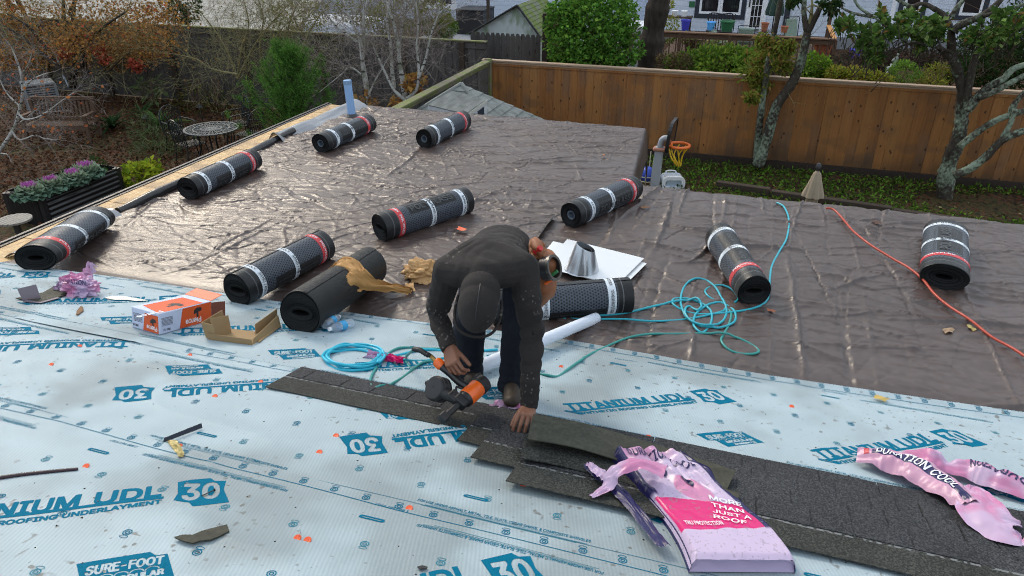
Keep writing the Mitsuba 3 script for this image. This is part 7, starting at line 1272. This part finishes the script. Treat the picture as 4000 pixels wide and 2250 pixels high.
def pine():
    k = thing('pine_tree', 'young feathery green pine beside the flat roof at the left', 'tree'); yb = 12.6; bse = Q(1140, 520, yb); tp = Q(1128, 228, yb); bse[2] = 0; g = np.random.default_rng(4); c = np.linspace(bse, tp, 12); part(k, 'trunk', tube(c, np.linspace(.06, .012, 12), 8), 'm_bark', smooth=True); out, tf = [], []
    for i in range(115):
        t = g.uniform(.08, 1) ** .9; o = bse + (tp - bse) * t; an = g.uniform(0, 2 * np.pi); L = (1.25 * (1 - t) ** .6 + .2) * g.uniform(.35, 1.3); d = unit(np.array([math.cos(an), math.sin(an), .3 + .9 * t])); n = 6; p = o
        for q in range(n):
            d = unit(d + [0, 0, .10]); p2 = p + d * L / n; out.append((p, p2, .011 * (1 - q / n) + .003, .011 * (1 - (q + 1) / n) + .003)); 
            if q > 0: tf += [(p2, d)] * 2 + [(p2 + g.normal(0, .05, 3), unit(d + g.normal(0, .6, 3))) for _ in range(4)]
            p = p2
    part(k, 'limb', fasttubes(out, 4), 'm_bark', kind='stuff'); P0 = np.repeat(np.array([a for a, _ in tf]), 11, 0); D0 = np.repeat(np.array([b for _, b in tf]), 11, 0); n = len(P0); D1 = D0 * .9 + g.normal(0, .5, (n, 3)); D1 /= np.linalg.norm(D1, axis=1, keepdims=True); L = g.uniform(.07, .15, n)[:, None]; s = np.cross(D1, g.normal(size=(n, 3))); s /= np.linalg.norm(s, axis=1, keepdims=True); P0 = P0 - D0 * g.uniform(0, .1, (n, 1))
    v = np.stack([P0 - s * .0035, P0 + s * .0035, P0 + D1 * L], 1).reshape(-1, 3); col = np.array([[.075, .19, .035], [.045, .12, .028], [.13, .26, .05]])[g.integers(0, 3, n)] * g.uniform(.75, 1.25, (n, 1)); part(k, 'needles', TM(v, np.arange(3 * n).reshape(-1, 3), process=False), 'm_leaf', color=np.repeat(col, 3, 0), kind='stuff')
pine()
PURP = 'm_twig_grey'
tree('birch_tree', 'white barked birch with a single main stem behind the vent pipe', [(C2((920, 860), (880, 620), (860, 480), (842, 330), (770, 170), (700, 0)), 14.6, .066, .024), (C2((862, 470), (872, 300), (870, 150), (905, 0)), 14.7, .045, .02), (C2((850, 600), (760, 545), (680, 610), (520, 740)), 14.4, .02, .008), (C2((900, 800), (960, 660), (1030, 540), (1110, 400)), 14.4, .022, .01), (C2((845, 360), (640, 200), (520, 40)), 14.8, .03, .012)], 'm_birch', (15, .75, 2, .0062, 21, .2, dict(up=.1, ang=.5)), PURP, [('leaves', pxblobs([(1420, 380, 28), (1455, 395, 30), (1470, 415, 20)], 14.5, 14, 3, .2), dict(size=.13, seed=5, pal=[((.34, .19, .06), 1), ((.26, .13, .05), 1)], asp=.8), 'm_leafdry')])
tree('birch_tree', 'white barked birch clump forking low into three stems right of its single stemmed neighbour', [(C2((1215, 840), (1190, 680), (1165, 520), (1145, 330), (1110, 180), (1050, 0)), 14.4, .062, .024), (C2((1215, 820), (1120, 730), (1050, 600), (990, 470), (950, 380)), 14.2, .04, .012), (C2((1120, 720), (1100, 560), (1090, 380), (1060, 180), (1080, 0)), 14.5, .045, .018), (C2((1220, 800), (1300, 720), (1315, 560), (1300, 380), (1310, 180), (1290, 0)), 14.2, .04, .014), (C2((1310, 640), (1370, 480), (1420, 260), (1500, 60)), 14.1, .03, .01), (C2((1160, 380), (1180, 180), (1200, 0)), 14.6, .035, .018)], 'm_birch', (14, .75, 2, .0062, 22, .2, dict(up=.12, ang=.5)), PURP, [('leaves', pxblobs([(1565, 395, 30), (1600, 300, 25), (1625, 350, 20), (1545, 405, 18), (1650, 310, 20), (1590, 335, 20)], 14.2, 16, 4, .2), dict(size=.14, seed=6, pal=[((.36, .20, .06), 1), ((.28, .13, .05), 1)], asp=.8), 'm_leafdry')])
G1 = [((.11, .25, .04), 3), ((.07, .17, .03), 3), ((.17, .32, .05), 1.5)]; G2 = [((.12, .22, .03), 3), ((.08, .15, .025), 2), ((.18, .25, .04), 2)]; GY = [((.26, .28, .04), 3), ((.18, .22, .035), 2), ((.32, .26, .06), 1)]; GD = [((.02, .045, .015), 3), ((.035, .06, .02), 2), ((.05, .05, .025), 1)]
def pb(px, py, y, rx, rz_, n, ry=None): c = Q(px, py, y); s = np.linalg.norm(c - CAM) / 2900; return (c, (rx * s, (ry or rx) * s * .9, rz_ * s), n)
shrub('round_tree', 'big rounded bright green tree above the corner of the cedar fence', [pb(2310, 130, 17.5, 175, 130, 3600), pb(2330, 40, 17.7, 150, 95, 2200), pb(2230, 190, 17.2, 90, 70, 1100), pb(2420, 190, 17.3, 90, 80, 1100), pb(2200, 90, 17.4, 70, 70, 800), pb(2300, 235, 17.1, 130, 50, 1300)], .10, G1, 51, 'tree', .7)
shrub('vine_shrub', 'yellow green climbing shrub behind the grey fence left of the clipped bush', [pb(1560, 60, 18.6, 100, 80, 1300), pb(1690, 60, 18.8, 70, 80, 1100), pb(1480, 90, 18.5, 60, 50, 500), pb(1160, 60, 18.7, 110, 60, 900), pb(1400, 30, 19.5, 90, 60, 700)], .08, [((.16, .17, .03), 3), ((.11, .15, .03), 2), ((.22, .20, .05), 1)], 53)
shrub('round_bush', 'clipped round bright green bush behind the grey fence near the shed', [pb(1738, 105, 19.4, 50, 45, 1500), pb(1700, 110, 19.3, 35, 35, 600)], .06, G2, 54)
shrub('conifer_shrub', 'dark shrub mass behind the maple at the top left', [pb(720, 20, 19, 60, 60, 700), pb(690, 60, 18.6, 40, 40, 400)], .09, GD, 55)
tree('old_tree', 'thick dark furrowed tree trunk rising behind the cedar fence', [(C3_((1095, 600), (1120, 420), (1150, 200), (1190, 0), (1230, -120)), 19.6, .33, .26), (C3_((1165, 130), (1230, 40), (1270, -40)), 19.6, .10, .06)], 'm_bark')
single('white_screen', 'pale low wall panel behind the cedar fence left of the thick trunk', 'wall', cat([bx(Q(2425, 200, 20.6)[0], Q(2545, 200, 20.6)[0], 20.6, 20.75, 0, Q(2480, 130, 20.6)[2]), bx(Q(2420, 200, 20.6)[0], Q(2550, 200, 20.6)[0], 20.5, 21.9, Q(2480, 130, 20.6)[2], Q(2480, 105, 20.6)[2])]), 'm_playwall')
shrub('hedge', 'bright green leafy hedge behind the cedar fence below the deck', [pb(2640, 255, 18.2, 45, 35, 350), pb(2700, 243, 18.4, 60, 40, 700), pb(2790, 236, 18.3, 75, 50, 1100), pb(2870, 232, 18.5, 70, 48, 1100), pb(2940, 245, 18.3, 60, 45, 800), pb(2830, 258, 18.0, 110, 34, 900)], .10, G2, 61, 'hedge')
shrub('dry_shrub', 'brownish shrub with sparse leaves between the thick trunk and the green hedge', [pb(2600, 255, 18.2, 40, 45, 300), pb(2660, 250, 18.0, 40, 45, 300)], .08, [((.09, .07, .035), 2), ((.12, .12, .05), 1), ((.2, .14, .09), 1)], 62)
shrub('green_bush', 'lime green bush right of the thin leaning tree behind the cedar fence', [pb(3190, 265, 18.0, 50, 50, 800), pb(3140, 285, 17.8, 40, 30, 400), pb(3230, 285, 17.9, 30, 30, 300)], .09, [((.16, .28, .03), 3), ((.10, .19, .03), 2)], 63)
shrub('low_hedge', 'low yellow tinged ground hedge along the cedar fence right of the lime bush', [pb(3270, 285, 17.6, 40, 22, 350), pb(3340, 288, 17.6, 45, 20, 350), pb(3410, 300, 17.5, 40, 18, 300), pb(3450, 310, 17.4, 30, 16, 200)], .08, GY, 64)
shrub('round_bush', 'round bright green feathery bush beside the pale stone figure', [pb(3530, 290, 18.2, 55, 42, 1500)], .07, [((.16, .30, .04), 3), ((.10, .17, .04), 2)], 65, asp=.25)
shrub('heather_bush', 'yellow green heather bush left of the lichened trunk behind the fence', [pb(3660, 300, 18.3, 50, 40, 900), pb(3640, 325, 17.9, 45, 18, 500), pb(3700, 285, 18.4, 40, 30, 400)], .07, [((.24, .26, .04), 3), ((.14, .17, .04), 2), ((.26, .18, .06), .6)], 66, asp=.3)
shrub('purple_ground_shrub', 'low dull purple brown ground shrubs below the white house', [pb(3330, 255, 20, 110, 26, 800), pb(3450, 250, 20.5, 80, 26, 500), pb(3560, 225, 21, 110, 30, 900), pb(3680, 240, 20.5, 60, 30, 400), pb(3450, 225, 22, 160, 20, 700)], .09, [((.05, .03, .03), 3), ((.035, .045, .025), 2), ((.09, .08, .05), 1)], 67)
shrub('dark_conifer', 'dark spreading conifer filling the right edge behind the lichened tree', [pb(3900, 250, 18.6, 110, 90, 2400), pb(3990, 180, 19, 110, 110, 2200), pb(3800, 290, 18.2, 70, 50, 900), pb(3880, 150, 20, 90, 60, 1000), pb(4060, 60, 19.5, 90, 120, 1500), pb(3790, 200, 19.5, 60, 60, 700)], .10, GD, 68, 'tree', .35)
shrub('deck_plants', 'leafy potted plants with pale flowers behind the deck balusters', [pb(2600, 150, 26.5, 40, 16, 250), pb(2690, 150, 26.5, 40, 16, 250), pb(2810, 165, 26.4, 30, 14, 150), pb(2750, 180, 26.3, 30, 14, 160), pb(3130, 165, 26.4, 30, 20, 150)], .10, [((.42, .34, .20), 1), ((.22, .30, .08), 2), ((.10, .14, .04), 2)], 69, 'plants', stem=False)
shrub('hanging_plant', 'yellow green plant hanging left of the potting bench', [pb(2612, 18, 28, 22, 12, 160), pb(2625, 95, 28, 25, 35, 200)], .09, GY, 70, 'plant', stem=False)
th = [(C4((-100, 1330), (-70, 1030), (-30, 720), (20, 400), (70, 180), (110, -20)), 15.9, .075, .045), (C4((-85, 1345), (-20, 1170), (60, 880), (190, 680), (270, 490), (318, 260)), 15.7, .12, .075), (C4((318, 260), (300, 180), (290, 80), (300, -40)), 15.7, .06, .04), (C4((318, 260), (380, 150), (440, 20), (470, -60)), 15.7, .065, .045)]
lv = pxblobs([(2985, 230, 65), (3030, 190, 45), (2950, 290, 55), (3060, 250, 45), (2975, 330, 40), (2940, 380, 28), (3080, 180, 30), (2990, 160, 40)], 15.8, 330, 31, .5); lt = pxblobs([(3245, 40, 28), (3265, 10, 25), (3225, 10, 25), (3090, 10, 22), (3110, 0, 22)], 15.7, 60, 32, .3)
tree('thin_tree', 'two stemmed lichen spotted tree with leafy sprouts in front of the cedar fence', th, 'm_bark_lichen', (2.2, .5, 1, .006, 33, .3, dict(up=.1)), 'm_twig', [('leaves', lv, dict(size=.10, seed=34, pal=[((.13, .17, .03), 3), ((.20, .20, .04), 2), ((.25, .15, .05), 1)], up=.2, asp=.45, droop=.8), 'm_leaf'), ('top_leaves', lt, dict(size=.11, seed=35, pal=GD, droop=1.0), 'm_leaf')])
mg = [(C4((1425, 1640), (1440, 1450), (1470, 1300), (1530, 1150), (1560, 1020), (1570, 880), (1575, 720), (1530, 570), (1490, 430), (1480, 250)), 15.3, .165, .065), (C4((1600, 870), (1620, 720), (1650, 560), (1690, 420), (1740, 350)), 15.2, .075, .055), (C4((1610, 900), (1700, 780), (1790, 700), (1900, 640), (1980, 560), (2090, 520)), 15.0, .075, .05), (C4((1700, 790), (1830, 740), (1960, 670), (2090, 600)), 14.9, .06, .045), (C4((1545, 1190), (1640, 1110), (1780, 1010), (1900, 950), (2090, 890)), 15.0, .065, .05), (C4((1960, 930), (2000, 830), (2080, 740)), 15.0, .06, .04), (C4((1500, 1420), (1620, 1370), (1760, 1270), (1900, 1130), (2090, 1050)), 14.8, .08, .06), (C4((1900, 1110), (1960, 1000), (2000, 880)), 14.9, .05, .04), (C4((1545, 590), (1490, 490), (1420, 420), (1370, 370)), 15.2, .06, .05), (C4((1500, 260), (1560, 200), (1700, 140), (1820, 60), (1900, -20)), 15.2, .075, .04), (C4((1490, 260), (1440, 140), (1360, 80), (1250, 30), (1150, 50), (1020, -20)), 15.3, .055, .025), (C4((1480, 140), (1530, 60), (1600, -20)), 15.4, .05, .035), (C4((1740, 130), (1880, 90), (2090, 30)), 15.1, .04, .03), (C4((840, 130), (740, 60), (690, -20)), 15.4, .03, .02), (C4((860, 140), (700, 110), (590, 60)), 15.4, .03, .018), (C4((1480, 420), (1300, 370), (1150, 350), (1000, 410), (940, 420)), 15.1, .03, .012), (C4((1180, 370), (1100, 330), (860, 140)), 15.2, .022, .018)]
def rosettes(lst, y, seed, per=5):
    g = np.random.default_rng(seed); P_, N_ = [], []
    for px, py, rp in lst:
        for _ in range(per):
            c = Q(px + g.normal(0, rp * .42), py + g.normal(0, rp * .32), y + g.uniform(-.9, .9))
            for q in range(11): d = unit(g.normal(size=3) + [0, 0, .55]); P_.append(c + d * .02); N_.append(d)
    return np.array(P_), np.array(N_)
ml = [(3285, 110, 30), (3310, 90, 30), (3350, 120, 40), (3400, 140, 40), (3440, 70, 40), (3430, 110, 45), (3480, 120, 45), (3520, 90, 40), (3560, 60, 40), (3570, 120, 45), (3600, 140, 45), (3640, 150, 40), (3660, 110, 40), (3690, 85, 30), (3620, 90, 40), (3370, 170, 35), (3400, 220, 35), (3430, 190, 40), (3410, 245, 25), (3440, 165, 40), (3530, 140, 40), (3590, 175, 30), (3680, 140, 30)]
mr = [(3790, 140, 35), (3830, 155, 45), (3870, 175, 35), (3880, 130, 45), (3930, 110, 45), (3970, 130, 40), (3920, 70, 35), (3990, 60, 40), (3840, 185, 30), (3960, 90, 35)]
P1, N1 = rosettes(ml + mr, 15.2, 41, 6)
mk = tree('magnolia_tree', 'gnarled lichen covered magnolia with large glossy leaves at the right', mg, 'm_bark_lichen', None, lvs=[('leaves', P1, dict(size=.135, seed=42, pal=[((.05, .10, .025), 3), ((.085, .155, .035), 2.5), ((.17, .24, .08), 1), ((.14, .09, .03), .25)], nrm=N1 * 1.8, up=.8, asp=.62, fold=.15), 'm_leaf')])
g = np.random.default_rng(43); out = []
for c in P1[::11]: branch(c - [0, 0, .3] + g.normal(0, .1, 3), unit(g.normal(0, .4, 3) + [0, 0, 1]), .32, .010, 0, g, out, [])
part(mk, 'twigs', fasttubes(out, 5), 'm_bark', kind='stuff')
shrub('potted_laurel', 'small broad leaved plant with pale green leaves before the grey fence', [(Q(588, 350, 16.6), .33, 46)], .26, [((.16, .20, .10), 1), ((.12, .17, .08), 1)], 71, 'plant', .5)
def strappy(label, px, py, n, L, seed, pal):
    g = np.random.default_rng(seed); o = P(px, py, 0); k = thing('strappy_plant', label, 'plant'); vs, fs, cs = [], [], []
    for i in range(n):
        a = g.uniform(0, 2 * np.pi); e = g.uniform(.5, 1.35); l = L * g.uniform(.7, 1.1); t = np.linspace(0, 1, 7); d = np.array([math.cos(a), math.sin(a), 0]); s = np.array([-d[1], d[0], 0]); c = o + d * (l * math.cos(e) * t + .25 * l * t ** 2)[:, None] + np.array([0, 0, 1]) * (l * math.sin(e) * t - .45 * l * t ** 2)[:, None]; w = .045 * np.sin(np.pi * (t * .85 + .12)); vs += [c - s * w[:, None], c + s * w[:, None]]; b = i * 14; q = np.arange(6); fs.append(np.vstack([np.stack([b + q, b + q + 7, b + q + 1], -1), np.stack([b + q + 1, b + q + 7, b + q + 8], -1)])); cs.append(np.tile(np.array(pal) * g.uniform(.7, 1.3), (14, 1)))
    part(k, 'leaves', TM(np.vstack(vs), np.vstack(fs), process=False), 'm_leaf', smooth=True, color=np.vstack(cs))
strappy('dark strap leaved plant left of the path light before the grey fence', 440, 505, 30, .75, 1, (.03, .06, .025)); strappy('light green strap leaved plant right of the path light', 625, 500, 34, .8, 2, (.07, .13, .04)); strappy('small strap leaved plant behind the two larger strap leaved ones', 560, 455, 18, .6, 3, (.04, .08, .03))
shrub('lime_bush', 'bright yellow green bush right of the raised bed', [(P(540, 690, .25), (.34, .34, .26), 420), (P(575, 665, .25), (.25, .25, .2), 220)], .10, [((.30, .36, .03), 3), ((.20, .28, .03), 2)], 72, asp=.8)
shrub('herb_clump', 'low dark green herbs between the ornamental cabbages', [(np.array([-11.75, 9.0 + .35 * q, .58]), .16, 130) for q in range(5)], .07, [((.03, .06, .02), 2), ((.08, .07, .03), 1), ((.05, .10, .03), 1)], 73, 'herbs', stem=False)
shrub('berry_bush', 'dull olive bush against the grey fence behind the garden table', [(Q(770, 400, 16.6), (.75, .5, .55), 700), (Q(850, 420, 16.8), (.5, .4, .5), 300)], .07, [((.06, .06, .02), 2), ((.14, .11, .03), 1), ((.09, .10, .03), 1)], 74)
shrub('grassy_clump', 'pale grassy clump left of the garden table', [(P(640, 545, .12), (.75, .6, .28), 700), (P(610, 590, .08), (.6, .5, .2), 450), (P(560, 500, .2), (.4, .3, .3), 250)], .16, [((.10, .13, .06), 2), ((.15, .18, .09), 1), ((.06, .08, .03), 1)], 75, 'plant', .12, stem=False)
def strewn(name, label, cat_, n, x0, x1, y0, y1, size, pal, seed, gate=None, flat_=True, h=.02, asp=.7):
    g = np.random.default_rng(seed); p = np.stack([g.uniform(x0, x1, n * 2), g.uniform(y0, y1, n * 2), np.full(n * 2, h)], -1)
    p[:, 2] += .05 * (meshkit.fbm(np.stack([p[:, 0] * .35, p[:, 1] * .35, p[:, 0] * 0], -1), 3, 1) - .5) + g.uniform(0, .03, n * 2)
    if gate: p = p[gate(p)]
    p = p[:n]; me, col = leaves(p, size, seed, pal, None, 3.0 if flat_ else .2, asp, var=.35); labels[name] = {'label': label, 'category': cat_, 'kind': 'stuff'}; put(name, me, 'm_leafdry' if flat_ else 'm_leaf', color=col)
RUST = [((.09, .04, .024), 3), ((.13, .065, .034), 2), ((.05, .03, .02), 2), ((.18, .10, .05), .4)]
strewn('fallen_leaves', 'rusty fallen leaves covering the left garden', 'leaves', 16000, -22, -6.6, 8.6, 17.2, .085, RUST, 81)
strewn('fallen_leaves_right', 'brown fallen leaves scattered over the right yard', 'leaves', 1500, -3, 9, 7.9, 16, .08, RUST + [((.3, .24, .12), 1)], 82)
GR = [((.10, .20, .025), 3), ((.14, .25, .04), 2), ((.07, .12, .025), 2)]
strewn('clover_patch', 'bright green clover along the roof side of the timber edging', 'ground cover', 14000, -.6, 9, 7.9, 13.2, .07, GR, 83, lambda p: (p[:, 1] < 12.6 - .47 * (p[:, 0] + .2)) & (meshkit.fbm(p * .9, 3, 4) > .42), False, .03, .8)
strewn('lawn_weeds', 'patchy grass and weeds on the ground before the cedar fence', 'grass', 22000, -3, 9.5, 9.5, 16.1, .085, GR + [((.05, .06, .02), 2)], 84, lambda p: meshkit.fbm(p * .8 + 5, 3, 6) > .41, False, .03, .4)
